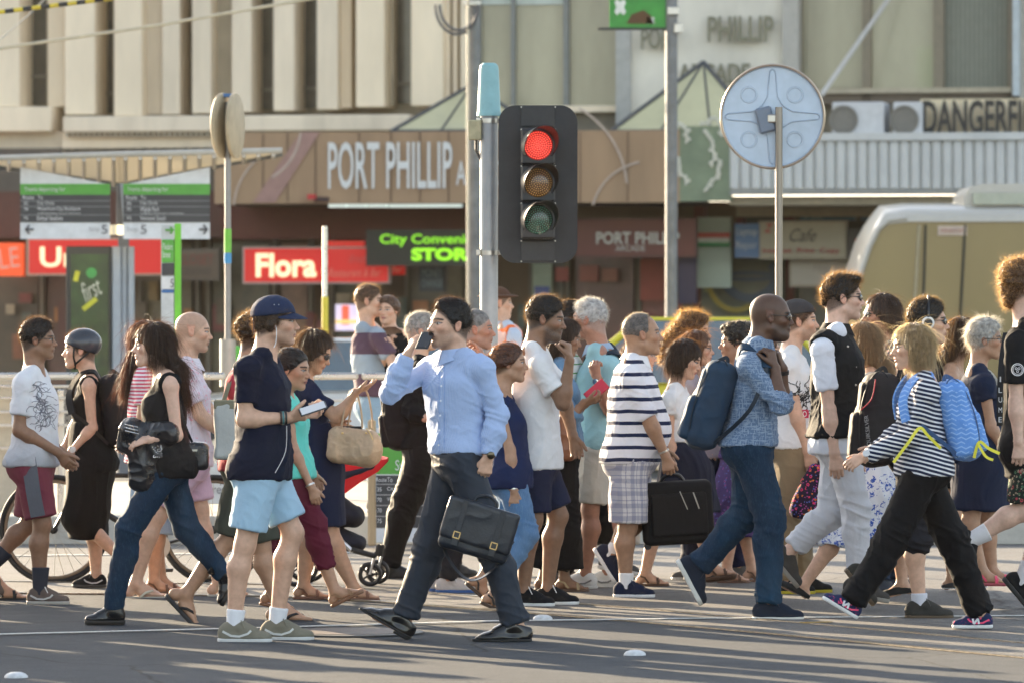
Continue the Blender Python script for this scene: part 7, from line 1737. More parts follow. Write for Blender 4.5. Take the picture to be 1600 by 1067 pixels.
phone(p, (664,532,-.10), (.25,.80,.60), (-.2,-.75,.6), 'black phone held to the ear of the man in the light blue shirt')
BC = empty('briefcase', 'black leather satchel briefcase with two buckled straps in the foreground', 'bag', W(748,890,p.d-.2))
c0 = W(747,828,p.d-.18); X = unit([1,0,-.30]); Z = unit([.30,0,1]); Y = np.array([0,1,0]); M3 = np.stack([X, Y, Z]); BL = mat((.014,.018,.026), .33, bump=.7, bs=120, var=.25, vs=14)
V, F = solid([rbox(c0, (.185,.045,.135), .03, M3, k=.01)], .006); V = V+vnormals(V, F)*(.004*(ridge(V*14)-.4))[:, None]; mesh_np('case_body', V, F, BL, BC)
V, F = solid([rbox(c0-Y*.036+Z*.028, (.190,.022,.112), .018, M3, k=.01)], .006); V = V+vnormals(V, F)*(.003*(ridge(V*13+3)-.4))[:, None]; mesh_np('flap', V, F, BL, BC)
for u in (-.10, .10):
    st = MB(); st.box(c0-Y*.060+X*u+Z*.035, (.030,.006,.20), M3, .002); st.box(c0-Y*.058+X*u-Z*.085, (.036,.010,.05), M3, .003); so2 = st.build('buckle_strap', BL, BC)
    b2 = MB()
    for (a_, b_, w1, h1) in ((0,.016,.036,.005),(0,-.016,.036,.005),(.016,0,.005,.036),(-.016,0,.005,.036)): b2.box(c0-Y*.066+X*(u+a_)+Z*(-.052+b_), (w1,.005,h1), M3)
    b2.build('buckle', GOLD, so2)
MB().tube(_cr([c0+Z*.13-X*.06, c0+Z*.165-X*.05, c0+Z*.185, c0+Z*.165+X*.05, c0+Z*.13+X*.06]), .009, 8).build('handle', BL, BC, smooth=True)
strapmesh([c0-X*.19-Z*.02, c0-X*.12-Z*.17+Y*.03, c0+X*.02-Z*.26+Y*.02, c0+X*.12-Z*.19, c0+X*.19+Z*.0], .028, (0,-.3,1), BL, BC, 'shoulder_strap', th=.004)
# ---- brown hair woman, navy sleeveless
p = Person('short woman in a navy sleeveless top and blue jeans behind the briefcase', 270, 0, H=1.58, sex='f', head=(796,567), hyaw=-3, neck=(785,612), hip=(797,744), skin='tan', hs=1.05,
  N=dict(sh=(779,638), e=(797,703,0), w=(803,766,-.02), h=(0,1), palm=(0,1,0), curl=.4), Fa=dict(e=(812,700), w=(822,752,.1), h=(.3,1), curl=.4),
  NL=dict(k=(822,833), a=(772,928), p=-22, bare=True), FL=dict(k=(800,835), a=(752,905), p=-40, bare=True))
p.body(hair=BRN); p.shirt(cloth((.010,.022,.075)), sleeve=None, tank=True, hem=762, loose=.025, strap=.3); p.trousers(cloth((.10,.20,.36), ('denim', (.20,.34,.5))), name='jeans', length=.86, o=.008, hemr=.014, top=.05)
p.shoes(kind='sandal', c=(.02,.018,.016), sole=(.06,.035,.02)); p.hair('bun', col=(.07,.028,.016), glow=(.55,.22,.06)); band(p, 'n', METAL)
# ---- denim sleeve woman behind
p = Person('woman with dark hair in a denim shirt and black wide trousers reading a red phone', 255, 0, H=1.62, sex='f', head=(884,527), hpitch=-15, neck=(873,566), hip=(878,698), skin='brown',
  N=dict(sh=(872,590), e=(893,650,-.05), w=(913,628,-.03), h=(1,-.25), palm=(0,.5,.8), th=(0,0,1), curl=.5), Fa=dict(e=(895,650), w=(915,630)), NL=dict(k=(880,800), a=(882,903), bare=True), FL=dict(k=(866,800), a=(850,898), bare=True))
p.body(hair=DKBR); p.shirt(cloth((.10,.20,.32), ('denim', (.2,.32,.45))), sleeve='rolled', hem=700)
p.trousers(cloth(BLK), o=.02, knee=.045, hemr=.085, length=.93); p.shoes(kind='sandal', c=(.40,.30,.17), sole=(.10,.06,.04)); p.hair('long', down=.10)
phone(p, (932,610,-.15), (.7,.1,.6), (-.3,-1,.2), 'red phone with stickers held by the woman in the denim shirt', col=(.45,.01,.03), face=(.50,.015,.04), size=(.08,.15,.012))
B = empty('leather_bag', 'tan brown leather shoulder bag beside the man in the white T-shirt', 'bag', W(886,720,p.d-.1)); V, F = solid([rbox(W(886,682,p.d-.22), (.055,.05,.145), .04, k=.02)], .006); mesh_np('bag_body', V+vnormals(V, F)*(.006*(ridge(V*12)-.4))[:, None], F, mat((.20,.075,.035), .45, bump=.5), B)
strapmesh([W(886,648,p.d-.22), W(878,610,p.d-.19), W(870,585,p.d-.12)], .022, (0,-1,0), mat((.20,.075,.035), .45), B)
# ---- white T man
p = Person('bearded man in a plain white T-shirt and navy shorts holding his fist to his mouth', 268, -8, H=1.81, head=(853,499), hpitch=-8, neck=(834,541), hip=(838,722), skin='brown', hs=1.07, beard=.95,
  N=dict(sh=(846,572), e=(880,630,-.05), w=(890,562,-.02), h=(-.12,-1), palm=(-.9,.4,0), th=(-.3,-1,0), curl=[.95,1,1,1]), Fa=dict(e=(880,620), w=(895,680)),
  NL=dict(k=(833,812), a=(818,916)), FL=dict(k=(873,806), a=(856,909)))
p.body(hair=BLACKH); p.shirt(cloth((.74,.73,.72)), hem=732, loose=.035, sl_o=.03); p.trousers(cloth((.014,.020,.050)), name='shorts', length=.42, hemr=.04, o=.02, top=.1)
p.shoes(kind='canvas', c=(.012,.012,.014), sole=(.72,.72,.70), lace=(.8,.8,.8)); p.hair('short', vol=1.5, flow=(.6,.6), glow=(.3,.18,.08))
# ---- striped green/navy man
p = Person('man with thick black hair in a white top with thin green and navy stripes', 251, 0, H=1.78, head=(893,502), neck=(884,546), hip=(897,690), skin='mid', beard=.5, seed=31,
  N=dict(sh=(888,572), e=(892,640,.1), w=(905,690)), Fa=dict(e=(905,640), w=(915,690)), NL=dict(k=(928,785), a=(957,868), p=-10, snap=False), FL=dict(k=(895,790), a=(880,880)))
p.body(hair=BLACKH); p.shirt(cloth((.70,.69,.66), ('hstripe', .052, .16, (.07,.25,.07), .0, -.1)), hem=700, loose=.015); p.trousers(cloth(BLK), hemr=.02); p.shoes(); p.hair('short', vol=1.5, glow=(.3,.18,.08))
# ---- grey hair teal shirt
p = Person('grey haired man in a pale teal shirt gripping his backpack strap', 252, 165, H=1.78, head=(920,500), hyaw=160, neck=(937,544), hip=(938,692), skin='red', hs=1.05,
  N=dict(sh=(955,574), e=(953,640,-.02), w=(934,592,-.10), h=(-.25,-1), palm=(.6,1,0), th=(-1,0,.4), curl=.85), Fa=dict(e=(915,640), w=(905,690)), NL=dict(k=(922,795), a=(914,876)), FL=dict(k=(945,795), a=(950,880)))
p.body(hair=GREY); p.shirt(cloth((.30,.52,.56)), hem=700, loose=.02, collar=cloth((.32,.42,.55))); p.trousers(cloth((.58,.55,.48)), name='shorts', length=.45, hemr=.04, o=.02)
p.shoes(kind='sneaker', c=(.72,.72,.70), sole=(.7,.7,.68), c2=(.2,.2,.2)); p.hair('short', col=(.42,.41,.40), glow=(.9,.85,.75)); band(p, 'n', METAL, name='watch', dial=mat((.7,.7,.7), .2, metal=1))
backpack(p, 'dark backpack on the back of the grey haired man in teal', (985,620,.15), .26, .40, .15, (0,-1), (.9,.4,0), (.02,.03,.045), pockets=False)
# ---- woman in white skirt hidden behind polo man
p = Person('woman in a long pale skirt almost hidden behind the man in the striped polo shirt', 243, 0, H=1.56, sex='f', head=(1000,556), neck=(985,596), hip=(968,700), skin='fair', NL=dict(k=(960,790), a=(962,870)), FL=dict(k=(970,790), a=(975,870)),
  N=dict(e=(985,660), w=(1000,700)), Fa=dict(e=(985,660), w=(1000,700)))
p.body(hair=BRN); p.shirt(cloth((.7,.68,.62)), hem=705); p.skirt(cloth((.66,.63,.56)), pts_=[(966,690,.11,.15),(958,760,.15,.18),(952,845,.19,.2)], top=.2); p.shoes(kind='flat'); p.hair('bob')
# ---- curly woman, glasses woman, bob woman
p = Person('woman with a mass of curly brown hair behind the woman in white', 241, -5, H=1.74, sex='f', head=(1085,519), neck=(1072,562), hip=(1080,700), skin='fair', N=dict(e=(1075,640), w=(1085,690)), Fa=dict(e=(1085,640), w=(1095,690)), NL=dict(k=(1080,790), a=(1080,875)), FL=dict(k=(1090,790), a=(1095,875)))
p.body(hair=BRN); p.shirt(cloth((.3,.32,.4)), hem=705); p.trousers(cloth(NAVY)); p.shoes(); p.hair('curly', col=(.09,.045,.022), vol=1.0, extra=[((-.10,0,.0),(-.17,0,-.10),.075,.075), ((-.17,0,-.10),(-.20,0,-.22),.075,.05)], glow=(.95,.55,.18), ln=.05, n=7000)
p = Person('woman with glasses and reddish brown hair beside the woman with curly hair', 245, -8, H=1.68, sex='f', head=(1090,545), neck=(1080,588), hip=(1095,715), skin='fair', N=dict(e=(1090,650), w=(1100,700)), Fa=dict(e=(1100,650), w=(1110,700)), NL=dict(k=(1090,800), a=(1085,880)), FL=dict(k=(1100,800), a=(1105,880)))
p.body(hair=BRN); p.shirt(cloth((.35,.3,.32)), hem=715); p.trousers(cloth(NAVY)); p.shoes(); p.hair('bob', col=(.11,.05,.025), glow=(.8,.38,.12), back=-1); p.glasses(dark=False)
p = Person('woman with a dark brown bob in a white sleeveless top looking down, beside the suitcase', 250, -5, H=1.60, sex='f', head=(1071,561), hyaw=-12, hpitch=-18, neck=(1056,604), hip=(1068,712), skin='fair', hs=1.06, seed=77,
  N=dict(sh=(1046,626), e=(1046,690,0), w=(1062,735)), Fa=dict(e=(1070,680), w=(1085,730)), NL=dict(k=(1035,800), a=(1008,888), bare=True), FL=dict(k=(1092,805), a=(1112,884), p=8, snap=False, bare=True))
p.body(hair=DKBR); p.shirt(cloth((.76,.75,.74)), sleeve='cap', hem=690, loose=.02, sl_o=.02); p.skirt(cloth((.016,.020,.04)), pts_=[(1066,690,.12,.15),(1072,740,.16,.18),(1075,800,.2,.2)], top=.2)
p.shoes(kind='sandal', c=(.10,.055,.035), sole=(.10,.055,.035), thick=.045); p.hair('bob', glow=(.5,.25,.1), fringe=.028, vol=1.2)
# ---- polo man
p = Person('stout man in a white polo shirt with navy stripes and checked shorts carrying a suitcase', 260, -5, H=1.72, b=1.16, belly=.085, head=(1004,523), hyaw=5, hpitch=3, neck=(991,561), hip=(985,712), skin='mid', hs=1.10, shw=.9,
  N=dict(sh=(986,590), e=(1014,655,-.02), w=(1040,712,.03), h=(.2,1), palm=(0,1,0), curl=.75), Fa=dict(e=(1010,650), w=(1035,700)),
  NL=dict(k=(981,822), a=(978,903)), FL=dict(k=(990,820), a=(956,862), p=-58))
p.body(hair=(.10,.09,.085), scalp=0); PO = cloth((.72,.71,.74), ('hstripe', .073, .30, (.012,.020,.060), .32, 0)); p.shirt(PO, hem=722, loose=.018, collar=cloth((.76,.76,.78)), sleeve='elbow', sl_o=.022)
p.trousers(cloth((.60,.58,.58), ('plaid', .075, (.10,.12,.24))), name='shorts', length=.47, hemr=.06, o=.022, top=.1)
p.shoes(kind='sneaker', c=(.014,.020,.045), sole=(.72,.72,.72), lace=(.02,.03,.06), sock=((.8,.8,.8), .06)); p.hair('crop', line=(.03,.10), vol=1.4, glow=(.75,.62,.45), ln=.014); band(p, 'n', METAL, t=.02)
SU = empty('suitcase', 'black fabric suitcase carried at the side of the man in the striped polo shirt', 'suitcase', W(1058,850,p.d+.0)); SB = cloth((.010,.010,.011), rough=.75); c0 = W(1058,800,p.d+.05); M3 = np.stack([unit([1,0,.06]), [0,1,0], unit([-.06,0,1])])
V, F = solid([rbox(c0, (.215,.12,.19), .04, M3, k=.01)], .007); mesh_np('case_body', V, F, SB, SU)
V, F = solid([rbox(c0-M3[1]*.115+M3[0]*.01-M3[2]*.01, (.17,.025,.13), .02, M3, k=.01)], .007); mesh_np('pocket', V, F, SB, SU)
for zz, rz in ((((.10,.12),(.13,.02)),.004),(((.02,.13),(.06,.02)),.003)): MB().tube([c0-M3[1]*.1424+M3[0]*x+M3[2]*z for x, z in zz], rz, 6).build('zip', METAL, SU)
MB().tube(_cr([c0+M3[2]*.19-M3[0]*.09, c0+M3[2]*.225-M3[0]*.05, c0+M3[2]*.225+M3[0]*.02, c0+M3[2]*.19+M3[0]*.05]), .011, 8).build('handle', BLACKP, SU, smooth=True)
for u in (-.19,.19): MB().lathe(c0+M3[0]*u-M3[2]*.19-M3[1]*.06, (0,1,0), [(.022,-.02),(.022,.02)], 14).build('wheel', BLACKP, SU)
# ---- person between, navy trousers
p = Person('curly haired person in navy trousers partly hidden behind the blue backpack', 244, 180, H=1.66, head=(1150,536), neck=(1152,578), hip=(1140,705), skin='tan', N=dict(e=(1150,650), w=(1140,700)), Fa=dict(e=(1150,650), w=(1140,700)), NL=dict(k=(1118,788), a=(1090,868)), FL=dict(k=(1150,790), a=(1155,880)))
p.body(hair=BLACKH); p.shirt(cloth((.05,.06,.1)), hem=710); p.trousers(cloth((.014,.018,.05))); p.shoes(); p.hair('curly', vol=.3, glow=(.7,.6,.45), ln=.02)
p = Person('woman in a purple floral dress hidden behind the bald man with the backpack', 247, 0, H=1.60, sex='f', head=(1196,548), neck=(1180,590), hip=(1165,710), skin='fair', N=dict(e=(1175,650), w=(1180,700)), Fa=dict(e=(1175,650), w=(1180,700)), NL=dict(k=(1150,805), a=(1135,885), bare=True), FL=dict(k=(1165,805), a=(1175,880), bare=True))
p.body(hair=BRN); PF = cloth((.07,.045,.16), ('floral', [(.25,.08,.3),(.1,.12,.4)], 30, .5)); p.shirt(PF, hem=715); p.skirt(PF, pts_=[(1164,690,.11,.15),(1152,780,.16,.18),(1145,832,.18,.2)], top=.2); p.shoes(kind='sandal', c=(.15,.08,.05), sole=(.15,.08,.05)); p.hair('bob')
# ---- bald man with blue backpack
p = Person('bald bearded man in sunglasses and a blue flecked shirt, hands at his collar', 280, 0, H=1.82, head=(1205,495), hpitch=-3, neck=(1184,536), hip=(1172,698), skin='dark', hs=1.12, beard=.75,
  N=dict(sh=(1170,572), e=(1218,632,-.04), w=(1211,574,.05), h=(-.30,-1), palm=(-.8,.7,0), th=(.5,-1,.2), curl=[.7,.8,.85,.9]), Fa=dict(sh=(1190,570), e=(1222,630,-.1), w=(1223,575,-.05), h=(-.3,-1), palm=(-1,.2,0), curl=.8),
  NL=dict(k=(1204,812), a=(1200,931), fs=1.08), FL=dict(k=(1168,800), a=(1092,884), p=-62, fs=1.08))
p.body(hair=BLACKH, scalp=.25); p.shirt(cloth((.11,.17,.27), ('heather', (.30,.38,.48), 150)), sleeve='rolled', hem=695, loose=.02, collar=cloth((.11,.17,.27), ('heather', (.30,.38,.48), 150)), o=.012)
p.trousers(DENIM, name='jeans', o=.014, hemr=.034, knee=.022, top=.10, amp=.010, kneeamp=.018); p.shoes(kind='canvas', c=(.018,.024,.038), sole=(.66,.64,.58), lace=(.03,.035,.05)); p.glasses()
band(p, 'f', BLACKP, t=.01, w_=.022)
backpack(p, 'navy blue backpack worn by the bald man in sunglasses', (1112,632,0), .32, .50, .19, (.32,-1), (-1,0,0), (.020,.045,.080), frontstrap=[p.sh['n']-p.TF*.05+p.up*.10-p.S*.05, p.sh['n']+p.TF*.07+p.up*.075-p.S*.04, p.sh['n']+p.TF*.10+p.up*.0+p.S*.02, p.sh['n']+p.TF*.02-p.up*.24+p.S*.055])
# ---- backwards cap man
p = Person('man in a backwards grey cap and a white printed T-shirt behind the bald man', 257, 0, H=1.76, head=(1249,502), neck=(1236,546), hip=(1240,692), skin='fair', hs=1.05, beard=.6,
  N=dict(sh=(1232,572), e=(1242,640,0), w=(1261,705,0), h=(.3,1), curl=.5), Fa=dict(e=(1255,640), w=(1270,700)), NL=dict(k=(1232,795), a=(1228,890)), FL=dict(k=(1250,795), a=(1255,885)))
p.body(hair=BRN); p.shirt(cloth((.72,.71,.70)), hem=700, loose=.03); p.trousers(cloth((.27,.20,.12)), o=.02, knee=.025, hemr=.03); p.shoes(kind='sneaker', c=(.015,.015,.015), sole=(.5,.4,.02)); p.hair('short', vol=.8, back=2, under=.070); p.cap_hat(cloth((.05,.045,.045)), back=True)
ob = [o for o in p.root.children if o.name.startswith('shirt')][0]
print_on(p, ob, list(scribble(p, (1252,620), 40, (.05,.07), None, 9)), (.02,.02,.02), .006)
MB().box(W(1254,646,p.d-.19), (.075,.012,.05), bev=.003).build('logo_patch', mat((.55,.02,.07), .7), ob); text('OO', W(1254,646,p.d-.198), .05, .035, mat((.8,.8,.8), .7), ob)
B = empty('shopping_bag', 'dark bag with a bright paisley flower print hanging beside the man in the black vest', 'bag', W(1268,825,p.d-.2)); PB = cloth((.020,.015,.035), ('floral', [(.65,.04,.14),(.75,.20,.04),(.10,.14,.50),(.45,.07,.35)], 28, .55))
V, F = solid([cap(W(1275,735,p.d-.30), W(1262,796,p.d-.30), .05, .06, w=(1,0,0), wa=.055, wb=.115, k=.02)], .006); mesh_np('bag_body', V+vnormals(V, F)*(.012*(ridge(V*np.array([11,11,6]))-.4))[:, None], F, PB, B)
strapmesh([W(1278,740,p.d-.30), W(1282,712,p.d-.3), W(1290,690,p.d-.25)], .02, (0,-1,0), PB, B)
B = empty('purse', 'small black leather purse beside the paisley bag', 'bag', W(1298,782,p.d-.3)); V, F = solid([rbox(W(1297,758,p.d-.36), (.05,.03,.085), .025, k=.01)], .006); mesh_np('bag_body', V+vnormals(V, F)*(.005*(ridge(V*20)-.4))[:, None], F, LEA, B)
strapmesh([W(1294,738,p.d-.36), W(1296,712,p.d-.33), W(1300,690,p.d-.28)], .014, (0,-1,0), LEA, B)
# ---- long fair hair woman facing left
p = Person('woman with long straight fair hair in a white skirt with blue flowers walking left', 266, 180, H=1.64, sex='f', head=(1344,534), hyaw=170, neck=(1355,576), hip=(1352,708), skin='fair',
  N=dict(sh=(1362,600), e=(1375,660), w=(1350,710)), Fa=dict(e=(1345,655), w=(1330,700)), NL=dict(k=(1308,828), a=(1256,913), p=26, bare=True), FL=dict(k=(1398,830), a=(1410,910), p=-8, snap=False, bare=True))
p.body(hair=(.22,.14,.08)); p.shirt(cloth((.5,.48,.45)), sleeve=None, tank=True, hem=715); SKf = cloth((.70,.73,.78), ('spray', (.04,.10,.42), 34, .54)); p.skirt(SKf, pts_=[(1352,700,.13,.16),(1355,780,.22,.22),(1350,852,.30,.26)], top=.2, amp=.018)
p.shoes(kind='flat', c=(.010,.010,.010), sole=(.02,.02,.02), rough=.8); p.hair('long', col=(.26,.17,.10), down=.26, ln=.16, glow=(.65,.48,.28))
# ---- vest man
p = Person('tall man in sunglasses and a black denim vest over a white T-shirt with white jeans', 272, 0, H=1.90, head=(1318,466), hyaw=2, neck=(1306,513), hip=(1312,690), skin='pale', hs=1.05, beard=.25, b=.94,
  N=dict(sh=(1284,542), e=(1296,642,0), w=(1304,708,-.02), h=(.1,1), palm=(0,1,0), curl=.45), Fa=dict(e=(1325,640), w=(1335,700)),
  NL=dict(k=(1338,800), a=(1343,905), p=-12, snap=False), FL=dict(k=(1300,800), a=(1232,862), p=-50))
p.body(hair=BLACKH); p.shirt(cloth((.72,.74,.80)), hem=708, loose=.03, sl_o=.018); VE = cloth((.011,.011,.012), rough=.8)
p.shirt(VE, name='vest', sleeve=None, tank=True, o=.030, loose=.035, hem=682, collar=VE, strap=.7); vo = [o for o in p.root.children if o.name.startswith('vest')][0]
bd_ = MB(); bd_.box(W(1322,569,p.d-.165), (.030,.004,.020), bev=.001).build('flag_pin', mat((.5,.25,.28), .5), vo); 
for y in (541,573,601): MB().lathe(W(1325 if y < 560 else 1337,y,p.d-.17), (0,-1,0), [(.006,-.004),(.006,.004),(.003,.005)], 10).build('button', METAL, vo)
p.trousers(cloth((.60,.61,.65), bump=.8), name='jeans', o=.010, hemr=.018, knee=.014, length=.93, top=.05, amp=.010, kneeamp=.02); p.shoes(kind='sneaker', c=(.06,.055,.05), sole=(.25,.23,.2)); p.hair('quiff', vol=1.3, flow=(.5,.8), ln=.035, glow=(.55,.32,.12), extra=[((-.085,0,.04),(-.09,0,-.02),.04,.03)]); p.glasses()
# ---- brown hair, sunglasses, floral shirt
p = Person('person with long brown hair, sunglasses and a patterned shirt facing left', 256, 182, H=1.74, head=(1376,492), hyaw=192, neck=(1392,538), hip=(1392,690), skin='red', hs=1.04,
  N=dict(sh=(1400,562), e=(1405,640), w=(1390,690)), Fa=dict(e=(1385,640), w=(1380,690)), NL=dict(k=(1385,795), a=(1375,895)), FL=dict(k=(1400,795), a=(1405,890)))
p.body(hair=(.05,.03,.02)); p.shirt(cloth((.05,.06,.10), ('floral', [(.5,.08,.06),(.5,.45,.4),(.1,.25,.2)], 34, .6)), hem=700); p.trousers(cloth((.03,.05,.09))); p.shoes(kind='leather', c=(.03,.04,.06), sole=(.05,.03,.02)); p.hair('long', down=.10, ln=.08, glow=(.5,.28,.12)); p.glasses()
# ---- headphones man
p = Person('young man with white headphones and wraparound sunglasses wearing dark shorts and dark canvas shoes', 279, 0, H=1.78, head=(1450,503), neck=(1436,546), hip=(1432,708), skin='fair', hs=1.05,
  N=dict(sh=(1430,575), e=(1425,650), w=(1440,705)), Fa=dict(e=(1440,650), w=(1450,700)), NL=dict(k=(1432,835), a=(1437,934), fs=1.05), FL=dict(k=(1420,835), a=(1352,892), p=-52))
p.body(hair=BLACKH); p.shirt(cloth((.10,.06,.05)), hem=715); p.trousers(cloth((.016,.016,.020)), name='shorts', length=.55, hemr=.045, o=.022); p.shoes(kind='sneaker', c=(.045,.042,.036), sole=(.10,.065,.035), lace=(.08,.07,.06), sock=((.62,.62,.66), .05)); p.hair('short', vol=1.5, flow=(.3,.9), glow=(.4,.25,.1)); p.glasses()
mb = MB(); mb.tube([p.hp(-.005+.006*math.sin(a), -math.cos(a)*.090, .02+math.sin(a)*.118) for a in np.linspace(-.1, math.pi+.1, 16)], .009, 8); hph = mb.build('headphones', BLACKP, p.root, smooth=True)
for sg in (1,-1): MB().lathe(p.hp(-.006, sg*.080, -.006), p.HM[1]*sg, [(.034,0),(.036,.012),(.030,.020),(.012,.022)], 20).build('ear_cup', mat((.7,.7,.68), .4), hph, smooth=True); MB().lathe(p.hp(-.006, sg*.098, -.006), p.HM[1]*sg, [(.024,0),(.024,.006)], 20).build('cup_centre', BLACKP, hph)
QB = backpack(p, 'black backpack with red piping on the back of the man with headphones', (1373,654,-.1), .32, .52, .22, (.10,-1), (-1,0,0), (.022,.018,.018))
tx = W(1356,672,p.d-.1-.19); text('QUIKSILVER', tx, .17, .026, mat((.28,.26,.25), .7), QB, roll=math.pi/2+.1)
strapmesh([W(1368,592,p.d-.29), W(1362,622,p.d-.29), W(1345,640,p.d-.28)], .006, (0,-1,0), mat((.45,.01,.03), .5), QB, 'piping')
# ---- woman wavy hair, bare shoulders
p = Person('woman with long wavy dark hair and bare shoulders beside the silver haired woman', 255, -8, H=1.68, sex='f', head=(1506,526), neck=(1491,570), hip=(1490,700), skin='tan', bust=1.1,
  N=dict(sh=(1484,592), e=(1482,660), w=(1495,700)), Fa=dict(e=(1495,655), w=(1505,700)), NL=dict(k=(1490,800), a=(1488,895)), FL=dict(k=(1500,800), a=(1505,890)))
p.body(hair=DKBR); p.shirt(cloth(BLK), sleeve=None, tank=True, hem=705, scoop=.10, strap=-.3); p.skirt(cloth(BLK), pts_=[(1490,690,.12,.15),(1492,760,.14,.17)], top=.2); p.shoes(kind='flat', c=(.02,.02,.02)); p.hair('long', down=.18, ln=.12, glow=(.85,.45,.14), vol=1.2)
# ---- grey haired woman
p = Person('woman with short silver hair and glasses in a navy sleeveless dress', 263, -5, H=1.66, sex='f', head=(1540,531), neck=(1528,575), hip=(1530,708), skin='tan', hs=1.06, b=1.1,
  N=dict(sh=(1537,602), e=(1548,665), w=(1565,700)), Fa=dict(e=(1545,660), w=(1560,700)), NL=dict(k=(1516,820), a=(1535,892), bare=True, snap=False), FL=dict(k=(1545,820), a=(1550,890), bare=True, snap=False))
p.body(hair=GREY); NV = cloth((.014,.022,.050)); p.shirt(NV, name='dress', sleeve='cap', hem=720, loose=.015, scoop=.04); p.skirt(NV, pts_=[(1528,650,.13,.15),(1532,730,.17,.19),(1530,795,.17,.19)], top=.4)
p.shoes(kind='sandal', c=(.85,.10,.18), sole=(.4,.08,.1)); p.hair('short', vol=2.4, back=1.5, col=(.42,.41,.39), glow=(.95,.88,.72), ln=.035, flow=(-.4,-.6)); p.glasses(dark=False)
strapmesh([p.sh['n']-p.TF*.10-p.up*.1, p.sh['n']-p.S*.05+p.up*.085, p.sh['n']+p.TF*.08-p.S*.08+p.up*.02, p.T(.6)+p.TF*.14], .02, p.S, mat((.6,.58,.52), .7), p.root, 'bag_strap')
# ---- curly haired youth at the right edge
p = Person('youth with thick curly hair in a black T-shirt and flowered shorts at the right edge', 272, 0, H=1.88, head=(1604,452), neck=(1603,506), hip=(1610,695), skin='pale', seed=21,
  N=dict(sh=(1587,537), e=(1588,630,0), w=(1592,690,-.02), h=(0,1), curl=.5), Fa=dict(e=(1610,630), w=(1620,690)), NL=dict(k=(1600,798), a=(1520,843), p=-72), FL=dict(k=(1640,800), a=(1600,905), p=-50, snap=False))
p.body(hair=BRN); p.shirt(cloth((.010,.010,.011)), hem=745, loose=.035, sl_o=.03); p.trousers(cloth((.020,.030,.024), ('floral', [(.45,.06,.08),(.10,.22,.12),(.45,.35,.25)], 26, .6)), name='shorts', length=.44, hemr=.04, o=.02); p.shoes(kind='sneaker', c=(.012,.012,.013), sole=(.02,.02,.02), sock=((.7,.68,.68), .10))
p.hair('curly', col=(.10,.055,.03), vol=1.2, extra=[((.0,0,.09),(-.07,0,.08),.085,.085), ((-.085,0,.03),(-.09,0,-.06),.07,.05)], glow=(.95,.6,.25), ln=.045, n=9000)
tsh = [o for o in p.root.children if o.name.startswith('shirt')][0]; cb = W(1590,577,p.d-.285)
mb = MB(); mb.tube([cb+np.array([math.cos(a)*.034, 0, math.sin(a)*.034]) for a in np.linspace(0, 2*math.pi, 25)], .003, 5, cap=False); mb.tube([cb+np.array([math.cos(a)*.026, 0, math.sin(a)*.026]) for a in np.linspace(0, 2*math.pi, 25)], .0018, 5, cap=False)
for dx, dz in ((-.008,.006),(.008,.006),(0,-.01)): mb.tube([cb+np.array([dx+math.cos(a)*.006, 0, dz+math.sin(a)*.006]) for a in np.linspace(0, 2*math.pi, 12)], .0018, 4, cap=False)
mb.build('badge', mat((.7,.7,.7), .7), tsh)
strapmesh([W(1572,520,p.d-.10), W(1566,560,p.d-.17), W(1563,600,p.d-.19), W(1562,665,p.d-.19)], .036, (-.4,-1,0), mat((.008,.008,.009), .7), p.root, 'lanyard', th=.004)
for y_, ch in ((592,'I'),(609,'L'),(624,'U'),(640,'M'),(655,'E')): text(ch, W(1563,y_,p.d-.205), .008 if ch == 'I' else .020, .030, mat((.6,.6,.6), .7), tsh)
# ---- blonde woman in front
p = Person('woman with a blonde bob, striped top, black trousers and bright running shoes', 291, 183, H=1.68, sex='f', head=(1424,542), hyaw=190, hpitch=-3, neck=(1442,588), hip=(1440,728), skin='fair', hs=1.08,
  N=dict(sh=(1449,612), e=(1425,680,0), w=(1352,713,-.03), h=(-1,.5), palm=(0,.8,-.5), th=(0,-.2,1), curl=[.3,.4,.45,.5]), Fa=dict(e=(1415,670), w=(1370,700)),
  NL=dict(k=(1390,846), a=(1334,938), p=31), FL=dict(k=(1486,838), a=(1532,950)), b=1.05)
p.body(hair=BLOND, browc=(.12,.08,.05)); p.shirt(cloth((.70,.69,.70), ('hstripe', .0235, .58, (.015,.022,.055), 0, .25)), sleeve='long', hem=743, loose=.03, sl_o=.022, amp=.010)
p.trousers(cloth((.005,.005,.006), rough=.8), o=.016, knee=.030, hemr=.040, top=.05, amp=.010, kneeamp=.018)
p.shoes(kind='sneaker', c=(.020,.030,.085), sole=(.72,.72,.70), lace=(.05,.25,.08), c2=(.85,.06,.16), sock=((.8,.1,.2), .03), pat=('spray', (.85,.08,.20), 70, .60)); p.hair('bob', col=(.34,.245,.15), glow=(.95,.78,.45), vol=.9, fringe=.02, ln=.09, n=9000)
band(p, 'n', mat((.8,.8,.8), .5), name='watch', dial=mat((.6,.6,.6), .3))
for q in ('n','f'):
    f_, u_, l_, z_, _ = p.feet[q]; sd_ = l_ if l_[1] < 0 else -l_; A_ = p.an[q]; P2 = lambda a_, c_: A_+(f_*a_+sd_*.050+u_*c_)*z_
    mb = MB(); mb.ribbon([P2(.015,-.062), P2(.022,-.028)], .010, sd_, .006); mb.ribbon([P2(.022,-.028), P2(.048,-.062)], .010, sd_, .006); mb.ribbon([P2(.048,-.062), P2(.055,-.028)], .010, sd_, .006); mb.build('emblem', mat((.75,.75,.78), .4), [o for o in p.root.children if o.name.startswith('shoe')][0 if q == 'n' else -1])
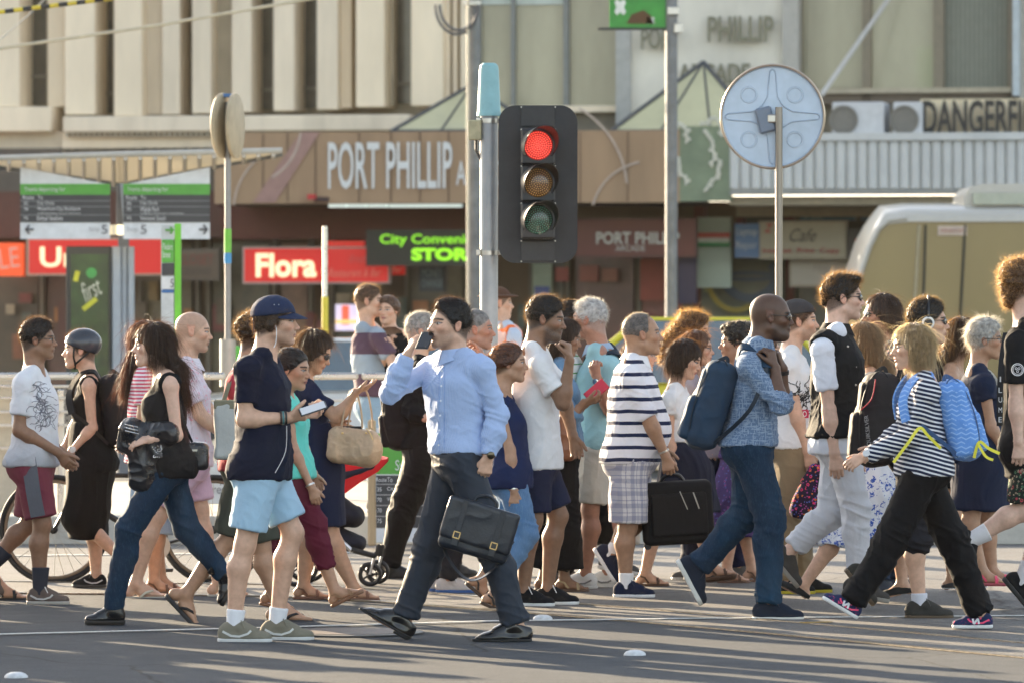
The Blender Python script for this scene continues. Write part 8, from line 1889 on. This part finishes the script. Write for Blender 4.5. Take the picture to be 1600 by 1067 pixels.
BP = backpack(p, 'light blue backpack with yellow straps worn by the blonde woman in the striped top', (1496,655,0), .29, .44, .17, (-.28,-1), (1,0,.1), (.13,.29,.66), pat=('herring', (.30,.48,.78), 40))
YE = mat((.75,.68,.05), .6)
strapmesh([W(1470,700,p.d-.2), W(1450,680,p.d-.24), W(1437,668,p.d-.24), W(1420,690,p.d-.26), W(1396,722,p.d-.27)], .016, (0,-1,0), YE, BP, 'yellow_strap', th=.003)
strapmesh([W(1522,715,p.d-.14), W(1530,690,p.d-.16), W(1545,700,p.d-.16), W(1562,708,p.d-.16)], .016, (0,-1,0), YE, BP, 'yellow_strap', th=.003)
strapmesh([W(1528,692,p.d-.16), W(1540,712,p.d-.16), W(1552,718,p.d-.16)], .014, (0,-1,0), YE, BP, 'yellow_strap', th=.003)
# ---- someone entering at the left edge, only a sandal in view
p = Person('person at the left edge of whom only a black slide sandal shows', 262, 0, H=1.7, head=(-90,540), neck=(-95,582), hip=(-90,725), skin='tan', N=dict(e=(-95,665), w=(-80,715)), Fa=dict(e=(-85,665), w=(-70,715)), NL=dict(k=(-55,815), a=(-2,900), bare=True), FL=dict(k=(-100,815), a=(-130,900), bare=True))
p.body(hair=BRN); p.shirt(cloth((.1,.1,.12)), hem=730); p.trousers(cloth((.05,.05,.06)), length=.45, hemr=.04, name='shorts'); p.shoes(kind='sandal', c=(.012,.012,.012), sole=(.015,.015,.015), thick=.03); p.hair('short')

# ---- unseen copies of the crowd, added beyond the left edge to shade the near road
bpy.context.view_layer.update()
def copy_tree(o, parent=None):
    c = o.copy(); COL.objects.link(c); c.parent = parent
    for ch in list(o.children): copy_tree(ch, c)
    return c
src = [o for o in COL.objects if o.parent is None and o.get('category') == 'person' and o.get('group') == 'people crossing the street']
for i in range(17):
    u_ = 12.6+i*.26; x = -3.95-(i*.618 % 1)*1.5-max(0, u_-15.5)*.5; y = (u_-.815*x)/.58; k = (i*5+3) % len(src)
    c = copy_tree(src[k % len(src)]); c.location = (x, y, 0); c['label'] = 'unseen copy of a walker added beyond the left edge to shade the road'; c['group'] = 'unseen pedestrians added to shade the road'
